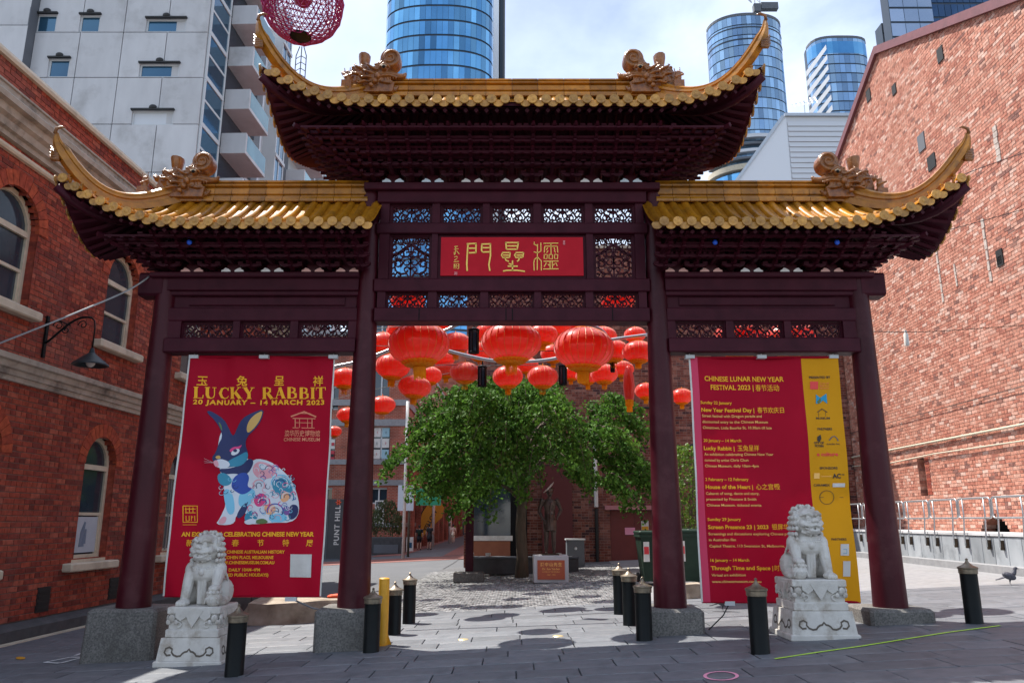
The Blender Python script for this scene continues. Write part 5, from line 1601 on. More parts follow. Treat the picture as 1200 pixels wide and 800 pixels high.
mm2 = dougong(ZM + .02, 6.45, 1.0, 5, 1, False).mesh('bracket_cluster', M_redd); ms2 = dougong(ZS + .02, 5.05, .82, 4, 1, False).mesh('bracket_cluster', M_redd)
hpx = [462, 508, 554, 600, 646, 692, 738]
for px in hpx:
    link('bracket_cluster', mm2, GT, (X(px, 208, 9.9), 0, 0))
    link('camel_hump', hm, GT, (X(px, 208, 9.9), -.13, ZM)); link('painted_daylight', daylight_me[0 if px < 550 or px > 730 else 1], GT, (X(px, 208, 9.9), -.19, ZM))
for px in (440, 485, 531, 577, 623, 669, 715, 760): link('bracket_cluster', mm, GT, (X(px, 208, 9.9), 0, 0))
for s in (-1, 1):
    for px in (229, 276, 322, 369, 409):
        link('bracket_cluster', ms2, GT, (-s * X(px, 312, 9.9), 0, 0))
        link('camel_hump', hm, GT, (-s * X(px, 312, 9.9), -.13, ZS)); link('painted_daylight', daylight_me[1 if (px + s) % 2 else 2], GT, (-s * X(px, 312, 9.9), -.19, ZS))
    for px in (206, 252, 299, 346, 389, 424): link('bracket_cluster', ms_, GT, (-s * X(px, 312, 9.9), 0, 0))
# hip-end clusters: turned outwards at the end columns and on the diagonals
def turned(src, x, y, rot): 
    o = link('bracket_cluster', src, GT, (x, y, 0)); o.rotation_euler = (0, 0, rot); return o
# rows of cantilever noses under the hip ends
def noses(s, x0, zb, zt, yo, n, hipx, nm):
    b = MB(); hh = (zt - zb) / n
    for k in range(n):
        z = zb + hh * (k + .5); d = .16 + (yo - .16) * (k + 1) / n; xe = x0 + hipx * (k + 1) / n
        yy = -d + .08
        while yy < d:
            b.box(min(s * (x0 - .2), s * (xe + .06)), max(s * (x0 - .2), s * (xe + .06)), 10 + yy - .02, 10 + yy + .02, z - hh * .25, z + hh * .25); yy += .17
        xx = x0 + .05
        while xx < xe:
            for sd in (1, -1):
                b.box(s * xx - .022, s * xx + .022, min(10, 10 - sd * (d + .06)), max(10, 10 - sd * (d + .06)), z - hh * .25, z + hh * .25)
            xx += .15
        # diagonal
        for sd in (1, -1):
            b.tube([(s * (x0 - .1), 10, z), (s * (xe + .08), 10 - sd * (d + .08), z + .03)], .035, 4)
    gb(b, nm, M_redd)
for s in (-1, 1):
    noses(s, 1.98, ZM + .05, 6.42, .96, 5, .72, 'corner_brackets')
    noses(s, 4.72, ZS + .05, 5.02, .76, 4, .42, 'corner_brackets')
# blue lamp caps tucked among the brackets
for px, py in ((222, 284), (838, 284), (981, 284)):
    p = at(px, py, 9.3); b = MB(); b.ell(p, (.035, .03, .035), 8, 5); gb(b, 'blue_lamp', M_blue, smooth=True)

# ---------------------------------------------------------------- ridge dragons
def dragon_mesh():
    """head bites the ridge towards +x; about .66 long, .52 high, origin at base centre"""
    b = MB()
    E = lambda c, r, **k: b.ell(c, r, 10, 8, **k)
    # arched body as a thick carved slab
    body = [(-.33, -.06), (.20, -.06), (.22, .06), (.14, .14), (.12, .20), (.16, .27), (.07, .31), (-.02, .27), (-.10, .255), (-.19, .27), (-.27, .255), (-.31, .18), (-.33, .08)]
    b.prism(body, -.055, .055); E((-.16, 0, .12), (.15, .085, .13)); E((-.02, 0, .12), (.14, .09, .12))
    # scroll: outer ring and inner volute standing proud on both faces
    cx, cz = .165, .385
    b.tube([(cx, -.05, cz), (cx, .05, cz)], .118, 22)
    for sd in (-1, 1):
        N = 34; pts = []; rad = []
        for i in range(N + 1):
            t = i / N; an = -2.3 + t * 3.6 * PI; r = .118 * (1 - .86 * t)
            pts.append((cx + r * math.cos(an), sd * .052, cz + r * math.sin(an))); rad.append(.020 * (1 - .35 * t))
        b.tube(pts, rad, 7)
    b.tube([(.02, 0, .26), (.06, 0, .34), (.07, 0, .42)], [.06, .05, .03], 8)
    # snout, jaws
    b.tube([(.04, 0, .185), (.16, 0, .185), (.27, 0, .165), (.325, 0, .185), (.345, 0, .225)], [.07, .06, .042, .03, .012], 8)
    b.tube([(.03, 0, .02), (.14, 0, -.01), (.22, 0, .0), (.26, 0, .05)], [.06, .05, .035, .012], 8)
    for sd in (-1, 1):
        y = sd * .085
        b.tube([(.05, y, .235), (.10, y * 1.1, .262), (.155, y, .24), (.175, y * .9, .215)], [.012, .02, .016, .008], 7)   # brow
        E((.105, sd * .075, .215), (.034, .03, .026))
        b.tube([(.06, sd * .06, .135), (.16, sd * .066, .14), (.26, sd * .05, .125)], [.016, .016, .008], 6)      # upper lip
        b.tube([(.06, sd * .06, .065), (.15, sd * .066, .045), (.225, sd * .045, .06)], [.016, .016, .008], 6)    # lower lip
        for k in range(5): b.tube([(.11 + .032 * k, sd * .055, .13), (.114 + .032 * k, sd * .057, .088)], [.012, .003], 6)
        for k in range(3): b.tube([(.12 + .032 * k, sd * .045, .05), (.12 + .032 * k, sd * .047, .085)], [.010, .003], 6)
        E((.03, y, .12), (.035, .022, .04)); E((.005, y, .05), (.03, .022, .03)); E((-.04, y, .0), (.03, .02, .028))
        # whisker scrolls and mane locks sweeping back
        for (x0, z0, L, up) in ((.02, .20, .13, .05), (.0, .15, .14, .02), (-.02, .10, .15, -.01), (-.05, .05, .16, -.03), (-.12, .2, .12, .03), (-.16, .14, .12, .0)):
            b.tube([(x0, sd * .075, z0), (x0 - L * .4, sd * .096, z0 + up * .3), (x0 - L * .8, sd * .096, z0 + up), (x0 - L, sd * .085, z0 + up + .03), (x0 - L * .85, sd * .08, z0 + up + .045)], [.010, .018, .015, .010, .005], 6)
        # scales on neck
        for r_ in range(5):
            for c_ in range(6): E((-.26 + .05 * c_ + .025 * (r_ % 2), sd * .056, .13 + .03 * r_), (.024, .014, .018))
        for c_ in range(4):
            for r_ in range(3): E((.0 + .035 * c_, sd * .056, .225 + .032 * r_ + .015 * c_), (.020, .014, .016))
    b.tube([(-.31, 0, .2), (-.37, 0, .19), (-.40, 0, .225), (-.375, 0, .245)], [.045, .035, .022, .008], 7)
    me = remeshed(b, .0062, 0)
    me.materials.append(M_drag)
    me.polygons.foreach_set('use_smooth', [True] * len(me.polygons))
    return me
DM = dragon_mesh()
def dragon(cx, cz, s, sc=1.0):
    o = link('ridge_dragon', DM, GT, (cx, 0, cz))
    o.scale = (s * sc, 1.7, sc); o.location.y = -.10
    v = MB(); v.lathe([(.0, -.02), (.05, -.02), (.055, .0), (.05, .02), (.042, .03), (.05, .06), (.062, .135), (.062, .15), (.03, .15), (.0, .12)], 10)
    q = v.build('crown', M_drag, o, smooth=True, angle=40); q.location = (-.15, 0, .27); q.scale = (1.15, 1.15, 1.15)
    for sd in (-1,):
        v = MB(); v.ell((0, 0, 0), (.018, .012, .018), 8, 6); e = v.build('eye', M_black, o); e.location = (.105, sd * .106, .215)
        v = MB(); v.tube([(-.03, 0, .01), (.0, 0, .028), (.03, 0, .012)], .008, 5); e = v.build('eyelid', M_cream2, o); e.location = (.105, sd * .107, .213)
    return o
def figurine(px, py, s, Y=9.75, hgt=.22):
    p = at(px, py, Y); b = MB(); x, y, z = p
    b.box(x - .07, x + .07, y - .07, y + .07, z - .12, z + .02)
    b.lathe([(.06, 0), (.045, .06), (.05, .10), (.035, .15), (.04, .17), (.0, .21)], 8, (x, y, z))
    b.tube([(x - .03, y, z + .13), (x - .05, y, z + .24)], [.012, .005], 5); b.tube([(x + .03, y, z + .13), (x + .03, y, z + .25)], [.012, .005], 5)
    b.tube([(x - .04, y - .03, z + .08), (x + .07, y - .05, z + .12)], [.022, .014], 6)
    gb(b, 'ridge_figurine', M_drag)
p = at(440, 103, 9.85); dragon(p.x, 7.46, 1, 1.22)
p = at(760, 103, 9.85); dragon(p.x, 7.46, -1, 1.22)
p = at(220, 225, 9.9); dragon(p.x, 5.87, 1, 1.2)
p = at(988, 225, 9.9); dragon(p.x, 5.87, -1, 1.2)
figurine(407, 98, 1, 9.7); figurine(795, 98, -1, 9.7); figurine(169, 222, 1, 9.75); figurine(1032, 224, -1, 9.75)
# ================================================================ BOLLARDS
def bollard_parts(h, r=.105, fluted=True):
    b = MB(); b.lathe([(r + .004, 0), (r, .01), (r, h - .10)], 24); body = b.mesh('post', M_black, True)
    c = MB(); c.lathe([(r, h - .10), (r + .014, h - .095), (r + .016, h - .05), (r + .024, h - .04), (r + .026, h - .02), (r + .004, h - .012), (r - .03, h + .02), (.035, h + .055), (.018, h + .075), (.016, h + .10), (.02, h + .115), (.0, h + .13)], 20); cap = c.mesh('cap', M_bronze, True)
    return body, cap
M_bcap = pm('bollard_cap_bronze', (.30, .25, .18), (.10, .08, .06), scale=14, rough=.4, metal=.6)
bollards = [
    (270, 793, 712, .86, 'black bollard with bronze cap standing beside the left stone lion', ),
    (433, 765, 692, .86, 'black bollard nearest the left inner column, in front of the yellow post'),
    (460, 744, 684, .83, 'middle black bollard of the row behind the yellow post'),
    (478, 731, 673, .83, 'farthest black bollard of the row by the left inner column'),
    (757, 751, 679, .84, 'black bollard closest to the right inner column base, front of its row'),
    (740, 733, 668, .84, 'black bollard in the middle of the row left of the right inner column'),
    (728, 720, 662, .84, 'rearmost black bollard of the row left of the right inner column'),
    (895, 767, 681, .86, 'black bollard in front of the red festival programme banner'),
    (1148, 731, 657, .86, 'black bollard standing alone at far right on the paving'),
    (549, 672, 645, .8, 'small distant black bollard beside the dark red post across the court')]
for (px, pyb, pyt, h, lab) in bollards:
    g = ground(px, pyb); d = proj((g.x, g.y, g.z))[2]
    hh = (pyb - pyt) / F * d * 1.0
    q = at(px, pyt, g.y).z - g.z
    T = thing('bollard', lab, 'bollard', (g.x, g.y + .1, gz(g.x) - .01), 0, 'black bollards around the gate')
    h = q - .02
    r = .095
    b = MB(); b.lathe([(r + .006, 0), (r, .012), (r, h - .10)], 24); b.build('post', M_black, T, smooth=True, angle=40)
    c = MB(); c.lathe([(r, h - .12), (r + .008, h - .115), (r + .009, h - .07), (r + .017, h - .062), (r + .018, h - .045), (r + .003, h - .038), (r * .58, h - .02), (r * .28, h + .008), (.015, h + .022), (.013, h + .04), (.018, h + .048), (.0, h + .062)], 24)
    c.build('cap', M_bcap, T, smooth=True, angle=40)
g = ground(447, 756)
T = thing('bollard', 'bright yellow steel post between the black bollards at the left inner column', 'bollard', (g.x, g.y + .05, gz(g.x) - .01))
h = at(447, 676, g.y).z - g.z
b = MB(); b.lathe([(.066, 0), (.066, h - .01), (.055, h), (0, h + .005)], 20); b.build('post', M_yell, T, smooth=True, angle=40)
b = MB(); b.lathe([(.09, 0), (.09, .012), (.066, .02)], 16)
for k in range(3): b.add([(.06 * math.cos(k * 2.1), .06 * math.sin(k * 2.1), .16), (.12 * math.cos(k * 2.1), .12 * math.sin(k * 2.1), .0), (.06 * math.cos(k * 2.1 + .15), .06 * math.sin(k * 2.1 + .15), .0)], [(0, 1, 2)])
b.build('base_flange', M_yell, T)

# ================================================================ STONE LIONS
def capsule(b, p, q, r0, r1, n=10):
    p = Vector(p); q = Vector(q); b.tube([p, p.lerp(q, .5), q], [r0, (r0 + r1) / 2 * 1.03, r1], n); b.ell(p, (r0, r0, r0), 10, 6); b.ell(q, (r1, r1, r1), 10, 6)
def lion_mesh(fl):
    """seated guardian lion, facing -y; fl=+1: one paw raised on a ball or cub at +x"""
    b = MB(); rr = random.Random(4)
    E = lambda c, r, **k: b.ell(c, r, 12, 8, **k)
    E((0, .14, .20), (.21, .22, .20)); E((0, .03, .34), (.20, .17, .19)); E((0, -.04, .42), (.185, .14, .12)); E((0, -.10, .36), (.165, .10, .115))
    for s in (-1, 1):
        E((s * .20, .12, .14), (.11, .17, .15)); E((s * .235, .0, .055), (.075, .13, .055)); E((s * .245, -.10, .038), (.07, .075, .042))
        E((s * .185, -.05, .39), (.085, .085, .10))
    s = -fl
    capsule(b, (s * .185, -.09, .34), (s * .20, -.16, .09), .075, .058); E((s * .20, -.20, .042), (.085, .09, .045))
    for k in (-1, 0, 1): E((s * .20 + k * .042, -.275, .035), (.026, .034, .032))
    s = fl
    capsule(b, (s * .185, -.10, .36), (s * .20, -.19, .245), .078, .06); E((s * .20, -.235, .205), (.08, .08, .036))
    for k in (-1, 0, 1): E((s * .20 + k * .038, -.295, .195), (.024, .03, .026))
    E((s * .20, -.24, .09), (.105, .10, .092))
    for k in range(10):
        t = 2 * PI * k / 10; E((s * .20 + .082 * math.cos(t), -.24 + .08 * math.sin(t), .155), (.022, .022, .018))
    for k in range(3): b.tube([(s * .20 - .09 + .09 * k, -.33 + .02 * abs(k - 1), .04), (s * .20 - .07 + .07 * k, -.345 + .02 * abs(k - 1), .1)], .012, 5)
    for k in range(19):
        t = PI + PI * k / 18; E((.185 * math.cos(t), -.06 + .125 * math.sin(t), .435 - .025 * abs(math.sin(t))), (.015, .015, .015))
    b.tube([(.185 * math.cos(PI + PI * k / 12), -.06 + .128 * math.sin(PI + PI * k / 12), .405 - .02 * abs(math.sin(PI * k / 12))) for k in range(13)], .011, 6)
    E((0, -.205, .375), (.036, .030, .040))
    hz = .62; yaw = Matrix.Rotation(R(-14 * fl), 3, 'Z'); C0 = Vector((0, -.05, hz))
    def H(c, r, n=12, m=8):
        p = C0 + yaw @ Vector(c); b.ell(p, r, n, m, rot=yaw)
    def HT(pts, rad, n=8): b.tube([C0 + yaw @ Vector(p) for p in pts], rad, n)
    H((0, 0, .02), (.195, .155, .16), 18, 12); H((0, -.06, .085), (.15, .115, .085)); H((0, -.155, .0), (.125, .065, .052)); H((0, -.145, -.095), (.10, .06, .032))
    H((0, -.10, -.05), (.12, .08, .06)) if fl > 0 else None
    H((0, -.215, .035), (.046, .034, .030)); H((-.034, -.222, .022), (.02, .018, .016)); H((.034, -.222, .022), (.02, .018, .016))
    for s in (-1, 1):
        H((s * .068, -.172, .066), (.034, .02, .024))
        HT([(s * .015, -.195, .085), (s * .07, -.185, .112), (s * .13, -.145, .10), (s * .155, -.11, .075)], [.018, .022, .018, .010])
        HT([(s * .03, -.195, .048), (s * .07, -.19, .038), (s * .105, -.165, .05)], [.008, .009, .006])
        H((s * .125, -.125, .0), (.045, .05, .045))
        HT([(s * .0, -.222, -.015), (s * .06, -.212, -.03), (s * .115, -.175, -.022), (s * .15, -.13, .012)], [.016, .018, .016, .010])
        HT([(s * .0, -.208, -.085), (s * .06, -.195, -.08), (s * .11, -.15, -.05)], [.015, .015, .010])
        H((s * .185, -.04, .075), (.022, .035, .04))
        for k in range(3): H((s * (.02 + .028 * k), -.195, -.052), (.011, .012, .014))
        for k in range(4): H((s * (.03 + .03 * k), -.14 + .012 * k, -.125 + .01 * k), (.02, .022, .022))
    for (rad, zz, yy, n, a0, a1) in [(.13, .165, .03, 9, -.3, PI + .3), (.175, .12, .01, 13, -.25, PI + .25), (.20, .06, .0, 15, -.3, PI + .3), (.212, .0, .0, 16, -.38, PI + .38), (.214, -.06, .01, 16, -.42, PI + .42), (.205, -.12, .02, 16, -.45, PI + .45), (.19, -.18, .03, 15, -.4, PI + .4), (.07, .19, .02, 6, -.5, PI + .5)]:
        for k in range(n):
            t = a0 + (a1 - a0) * k / (n - 1) + (.1 if zz in (.06, -.06, -.18) else 0)
            c = Vector((rad * math.cos(t), yy + rad * .82 * math.sin(t), zz)); p = C0 + yaw @ c
            E(p, (.026, .026, .027))
            q = p + (yaw @ Vector((c.x, (c.y - yy), 0))).normalized() * .018; E(q, (.013, .013, .014))
    for k in range(6): E((.05 * math.sin(k * 1.3), .34 - .012 * k, .12 + .06 * k), (.055 - .004 * k, .05, .05))
    for s in (-1, 1):
        for k in range(8):
            t = k * .75; E((s * .285, .12 + .06 * math.cos(t) * (1 - k / 10), .16 + .06 * math.sin(t) * (1 - k / 10)), (.018, .02, .02))
        for k in range(4): b.tube([(s * .235, -.02 + .035 * k, .38 - .03 * k), (s * .26, .01 + .035 * k, .32 - .03 * k), (s * .255, .03 + .035 * k, .29 - .03 * k)], [.016, .014, .006], 6)
    for k in (-1, 0, 1): b.tube([(.035 * k, -.15, .32), (.042 * k, -.13, .16), (.035 * k, -.1, .02)], [.026, .022, .032], 7)
    me = remeshed(b, .0070, 0); me.materials.append(M_marble); me.polygons.foreach_set('use_smooth', [True] * len(me.polygons))
    return me
def lion(px, pyb, label, fl, sc, rot, tiltg=0, Yb=None):
    g = ground(px, pyb)
    T = thing('stone_lion', label, 'statue', (g.x, g.y + .35, gz(g.x) - .02), R(rot))
    b = MB()
    w = .415; d = .40; h1 = .33
    # lower tier: waisted block
    b.bbox_bev(-w - .03, w + .03, -d - .03, d + .03, 0, .07, .012)
    pr = [(w + .01, d, .07), (w, d, .10), (w - .02, d, .27), (w - .05, d, .31)]
    b.box(-w + .0, w, -d, d, .071, .31, sk=.03)
    b.build('lower_plinth', M_marble, T)
    for (rotn, ww) in ((0, w), (PI / 2, d), (-PI / 2, d)):
        gq = MB(); xf = Matrix.Rotation(rotn, 4, 'Z')
        pts = [(-.20, .125), (-.245, .12), (-.275, .15), (-.265, .19), (-.225, .205), (-.19, .185), (-.195, .155), (-.17, .125), (-.13, .11), (-.09, .115), (-.07, .14), (-.045, .155), (-.02, .16), (0, .185)]
        pts = pts + [(-a_, b_) for a_, b_ in reversed(pts[:-1])]
        L_ = MB(); L_.ribbon([(p[0] * 1.15, p[1] + .01) for p in pts], .020, 0, .012)
        yo = (d if rotn == 0 else w) 
        vs = [(p[0], -(yo - .03 * ((p[2] - .071) / .239)) - .004 + p[1] * .0 + (0 if p[1] < .006 else .006), p[2]) for p in L_.v]
        gq.add(vs, L_.f, xf); gq.build('cloud_carving', M_groove, T)
    b = MB(); w2 = .35; d2 = .35
    b.bbox_bev(-w2, w2, -d2, d2, .311, .40, .01); b.box(-w2 + .03, w2 - .03, -d2 + .03, d2 - .03, .40, .56)
    b.bbox_bev(-w2, w2, -d2, d2, .56, .64, .012)
    b.build('upper_plinth', M_marble, T)
    for rotn in (0, PI / 2, -PI / 2):
        c = MB(); xf = Matrix.Rotation(rotn, 4, 'Z'); y = -d2 + .0 if rotn == 0 else -w2 + .0
        c.prism([(-.13, .60), (0, .42), (.13, .60)], y - .018, y + .03, xf)
        for s in (-1, 1):
            c.prism([(s * .16 - .07, .60), (s * .16 - .07, .53), (s * .16, .49), (s * .16 + .07, .53), (s * .16 + .07, .60)], y - .010, y + .03, xf)
            for k in range(3): c.ell((s * (.22 + .05 * k), y + .01, .475 + .03 * (k % 2)), (.03, .02, .03), 8, 6, xf=xf)
            c.ell((s * .28, y + .005, .52), (.045, .025, .04), 8, 6, xf=xf)
            c.ribbon([(s * (.2 + .05 * math.cos(t)), .45 + .03 * math.sin(t)) for t in [i * .6 for i in range(9)]], .014, y + .005, y + .03, xf)
        c.build('draped_cloth_carving', M_marble, T, fix=False)
    m_ = lion_mesh(fl)
    o = link('lion_figure', m_, T, (0, .02, .63)); o.scale = (sc * 1.03, sc * 1.03, sc)
    T.scale = (.86, .86, 1.0)
    return T
lion(219, 780, 'white marble guardian lion with its paw on a cub, left of the entrance', 1, 1.02, 0)
lion(968, 749, 'white marble guardian lion with paw on a ball, in front of the programme banner', -1, 1.0, 0)

# ================================================================ LANTERNS
def lantern_parts(nr=24):
    R0 = .5; n = nr * 2
    prof = []
    for i in range(13):
        t = -PI / 2 + .32 + (PI - .64) * i / 12
        prof.append((R0 * math.cos(t) ** .9, .34 * math.sin(t)))
    b = MB(); b.lathe(prof, n, rmod=lambda k, i: 1.0 if k % 2 == 0 else .965)
    body = b.mesh('silk_body', M_lant, True)
    rb = MB()
    for k in range(nr):
        t = 2 * PI * k / nr
        rb.tube([(p[0] * 1.008 * math.cos(t), p[0] * 1.008 * math.sin(t), p[1]) for p in prof], .0042, 3, cap=False)
    rib = rb.mesh('rib_wires', M_lrib)
    c = MB(); c.lathe([(.0, .34), (.17, .335), (.175, .31), (.17, .30)], 24); c.tube([(0, 0, .34), (0, 0, .42)], .01, 5)
    cap = c.mesh('top_cap', M_lgold, True)
    f = MB(); rr = random.Random(2)
    m = 40
    def sc(k, i): return 1 + (.07 if k % 2 else -.04) * (i / 3)
    f.lathe([(.18, -.35), (.21, -.342), (.25, -.325), (.285, -.298)], m, rmod=sc)
    f.lathe([(.14, -.385), (.175, -.375), (.21, -.36), (.24, -.345)], m, rmod=sc)
    f.lathe([(.0, -.36), (.14, -.37), (.15, -.39)], 20)
    fr = f.mesh('gold_frill', M_lgold)
    tl = MB()
    for ring in range(2):
        nn = 26 if ring == 0 else 16
        for k in range(nn):
            t = 2 * PI * k / nn; r = .095 if ring == 0 else .055
            x, y = r * math.cos(t), r * math.sin(t); l = .17 + .05 * rr.random()
            tl.add([(x - .012, y - .006, -.37), (x + .012, y + .006, -.37), (x * .95 + .006, y * .95, -.37 - l), (x * .95 - .006, y * .95, -.37 - l)], [(0, 1, 2, 3)])
    ts = tl.mesh('tassel', M_lgold)
    return body, rib, cap, fr, ts
LP_ = lantern_parts()
lant = [
 (491, 403, 72, 10.9, 'largest red lantern at upper left of the cluster, next to the left inner column'),
 (599, 401, 71, 10.9, 'largest red lantern hanging in the centre of the opening'),
 (684, 408, 69, 11.1, 'largest red lantern right of centre with long gold tassel'),
 (449, 402, 38, 15.5, 'red lantern half hidden behind the left inner column, upper one'),
 (460, 429, 41, 13.6, 'sunlit red lantern just right of the left inner column below the largest left one'),
 (534, 402, 36, 14.5, 'red lantern between the two largest left lanterns, in front of a black street lamp'),
 (519, 421, 28, 17.5, 'red lantern tucked behind and below the largest left lantern'),
 (522, 433, 28, 17.5, 'red lantern with gold frill overlapping its neighbour above the tree top'),
 (545, 436, 36, 14.2, 'sunlit red lantern left of the slim black lantern lamp'),
 (486, 453, 38, 13.8, 'sunlit red lantern hanging lowest left above the tree'),
 (448, 474, 31, 15.5, 'small sunlit red lantern close to the left inner column'),
 (404, 443, 34, 14.5, 'red lantern seen between the left banner and the inner column'),
 (407, 486, 25, 17, 'small red lantern low behind the left inner column'),
 (392, 505, 17, 20, 'tiny red lantern at the edge of the left banner'),
 (595, 441, 36, 14.0, 'sunlit red lantern directly below the central largest one'),
 (573, 390, 34, 15.5, 'red lantern peeking out left behind the central largest one'),
 (512, 379, 32, 14.5, 'red lantern just under the beam right of the largest left one'),
 (636, 392, 36, 14.3, 'red lantern between the central and the right largest lanterns'),
 (636, 441, 36, 14.0, 'sunlit red lantern right of centre below the metal arch'),
 (685, 377, 38, 13.8, 'red lantern mostly hidden behind the beam above the right largest one'),
 (718, 411, 36, 14.0, 'red lantern overlapped by the right largest one'),
 (706, 394, 34, 15.0, 'pale topped red lantern behind the right largest one'),
 (748, 412, 38, 13.6, 'red lantern next to the right inner column'),
 (744, 392, 26, 16.5, 'small orange red lantern high beside the right inner column'),
 (669, 437, 24, 17.0, 'small red lantern low behind the right largest one'),
 (688, 440, 28, 16.5, 'red lantern below the right largest one, hidden by its tassel'),
 (708, 438, 32, 15.5, 'red lantern with broad gold frill below and right of the right largest one'),
 (757, 458, 26, 17, 'small red lantern left half visible at the right inner column'),
 (799, 464, 26, 17, 'small sunlit red lantern between right inner column and programme banner'),
 (562, 412, 30, 16.5, 'small red lantern between the left and central largest ones, above the slim lamp'),
 (648, 414, 30, 16.0, 'red lantern squeezed between the central and right largest ones'),
 (470, 388, 34, 15.5, 'red lantern glimpsed above and behind the left largest one'),
 (503, 440, 30, 16.5, 'red lantern low behind the left largest one, above the tree top'),
 (618, 428, 26, 18.0, 'small red lantern behind the gap under the central largest one'),
 (729, 432, 28, 16.5, 'red lantern beside the folded lantern'),
 (655, 384, 30, 16.5, 'red lantern under the beam between the central and right largest ones'),
 (424, 462, 26, 17.0, 'red lantern low beside the left inner column, partly behind it'),
 (478, 352, 40, 12.2, 'red lantern seen through the left lattice above the opening'),
 (724, 352, 40, 12.2, 'red lantern seen through the right lattice above the opening'),
 (866, 397, 60, 11.8, 'red lantern showing above the programme banner, left one'),
 (925, 397, 60, 11.8, 'red lantern showing above the programme banner, right one'),
]
rr = random.Random(11)
for (px, py, w, Y, lab) in lant:
    p = at(px, py, Y); d = proj(p)[2]; s_ = w / F * d
    T = thing('red_lantern', lab, 'lantern', p, rr.uniform(0, 6), 'red lanterns strung behind the gate')
    T.rotation_euler = (rr.uniform(-.06, .06), rr.uniform(-.07, .07), rr.uniform(0, 6))
    T.scale = (s_ * rr.uniform(.97, 1.03), s_, s_ * rr.uniform(.93, 1.04))
    for me, nm in zip(LP_, ('silk_body', 'rib_wires', 'top_cap', 'gold_frill', 'tassel')):
        link(nm, me, T)
# folded lantern
p = at(737, 452, 13.5)
T = thing('folded_lantern', 'folded long red lantern hanging limp beside the right inner column', 'lantern', p)
b = MB(); b.lathe([(.02, .36), (.05, .33), (.09, .18), (.105, .0), (.09, -.18), (.075, -.25)], 20, rmod=lambda k, i: 1 if k % 2 else .85); b.build('silk_body', M_lant, T, smooth=True)
b = MB(); b.lathe([(.076, -.25), (.07, -.36), (.05, -.37), (.055, -.46), (.0, -.46)], 14, rmod=lambda k, i: 1 if k % 2 else .88); b.build('gold_frill', M_lgold, T)
# wires carrying the lanterns, festoon and curved steel arches
FA = thing('lighting_arch', 'curved galvanised steel arches spanning the court and carrying black lantern lamps', 'arch', (0, 12.6, 0))
def arcp(pts, Y): return [Vector(at(px, py, Y + dy)) - Vector((0, 12.6, 0)) for px, py, dy in pts]
def smooth_path(P, n=6):
    out = []
    for i in range(len(P) - 1):
        p0 = P[max(i - 1, 0)]; p1 = P[i]; p2 = P[i + 1]; p3 = P[min(i + 2, len(P) - 1)]
        for k in range(n):
            t = k / n
            out.append(.5 * ((2 * p1) + (p2 - p0) * t + (2 * p0 - 5 * p1 + 4 * p2 - p3) * t * t + (3 * p1 - p0 - 3 * p2 + p3) * t ** 3))
    out.append(P[-1]); return out
for pts in ([(380, 432, 0), (400, 428, 0), (425, 422, 0), (470, 405, 0), (520, 388, 0), (545, 378, 0), (600, 374, 0), (660, 377, 0), (700, 384, 0), (715, 400, 0)],
            [(515, 408, 1), (545, 416, 1), (575, 422, 1), (610, 424, 1), (650, 420, 1), (680, 410, 1), (705, 400, 1), (760, 392, 1)]):
    b = MB(); b.tube(smooth_path(arcp(pts, 12.6)), .03, 8); b.build('arch_tube', M_steel, FA, smooth=True)
def lamp_lantern(px, pyt, pyb, Y, label):
    p = at(px, pyb, Y); q = at(px, pyt, Y); h = q.z - p.z; w = h * .20
    T = thing('hanging_lamp', label, 'lamp', p, .3, 'slim black hexagonal lamps on the arches')
    b = MB()
    b.lathe([(w * 1.0, h * .02), (w * 1.05, 0), (w * 1.05, h * .05), (w * .9, h * .07)], 6); b.build('lamp_base', M_black, T); b = MB(); b.lathe([(w * .85, h * .88), (w * 1.15, h * .90), (w * 1.15, h * .94), (w * .5, h * .98), (0, h * 1.04)], 6)
    b.tube([(0, 0, h), (0, 0, h * 1.2)], .012, 5)
    b.build('lamp_cap', M_black, T)
    for k in range(6):
        t = 2 * PI * k / 6; b = MB(); x, y = w * .92 * math.cos(t), w * .92 * math.sin(t); b.tube([(x, y, h * .05), (x, y, h * .9)], .012, 4); b.build('corner_bar', M_black, T)
    b = MB(); b.lathe([(w * .8, h * .06), (w * .8, h * .89)], 6); b.build('glass', M_glass, T)
lamp_lantern(555, 384, 414, 13, 'slim black hexagonal lamp high up left of the central lantern')
lamp_lantern(565, 428, 453, 14, 'slim black hexagonal lamp just above the tree, left of centre')
lamp_lantern(660, 427, 451, 14, 'slim black hexagonal lamp right of centre above the tree')
lamp_lantern(718, 424, 436, 14, 'short black lamp partly hidden by lanterns on the right')
def cable(label, pts, r=.008, mat=None, n=8, cat='cable'):
    P_ = smooth_path([Vector(at(px, py, Y)) for px, py, Y in pts], n)
    c0 = P_[0].copy(); T = MB(); T.tube([p - c0 for p in P_], r, 5)
    o = T.build('cable', mat or M_cable, None, loc=c0); tag(o, label, cat); return o
for i, (y0, pa, pb, s_) in enumerate([(10.9, (440, 385), (764, 380), 372), (14.2, (440, 405), (764, 405), 412), (14.0, (380, 425), (765, 425), 428), (17, (380, 470), (830, 430), 425)]):
    cable(['nearest wire carrying the three largest lanterns', 'wire behind it strung with mid sized lanterns', 'lower wire strung with sunlit lanterns', 'farthest wire with the small lanterns'][i],
          [(pa[0], pa[1], y0), ((pa[0] + pb[0]) / 2, s_, y0), (pb[0], pb[1], y0)], .006)
cable('pale cable swooping from the left edge up to the gate roof corner', [(-60, 425, 9.2), (0, 402, 9.3), (90, 366, 9.5), (150, 340, 9.7), (180, 320, 9.9)], .012, M_steel)
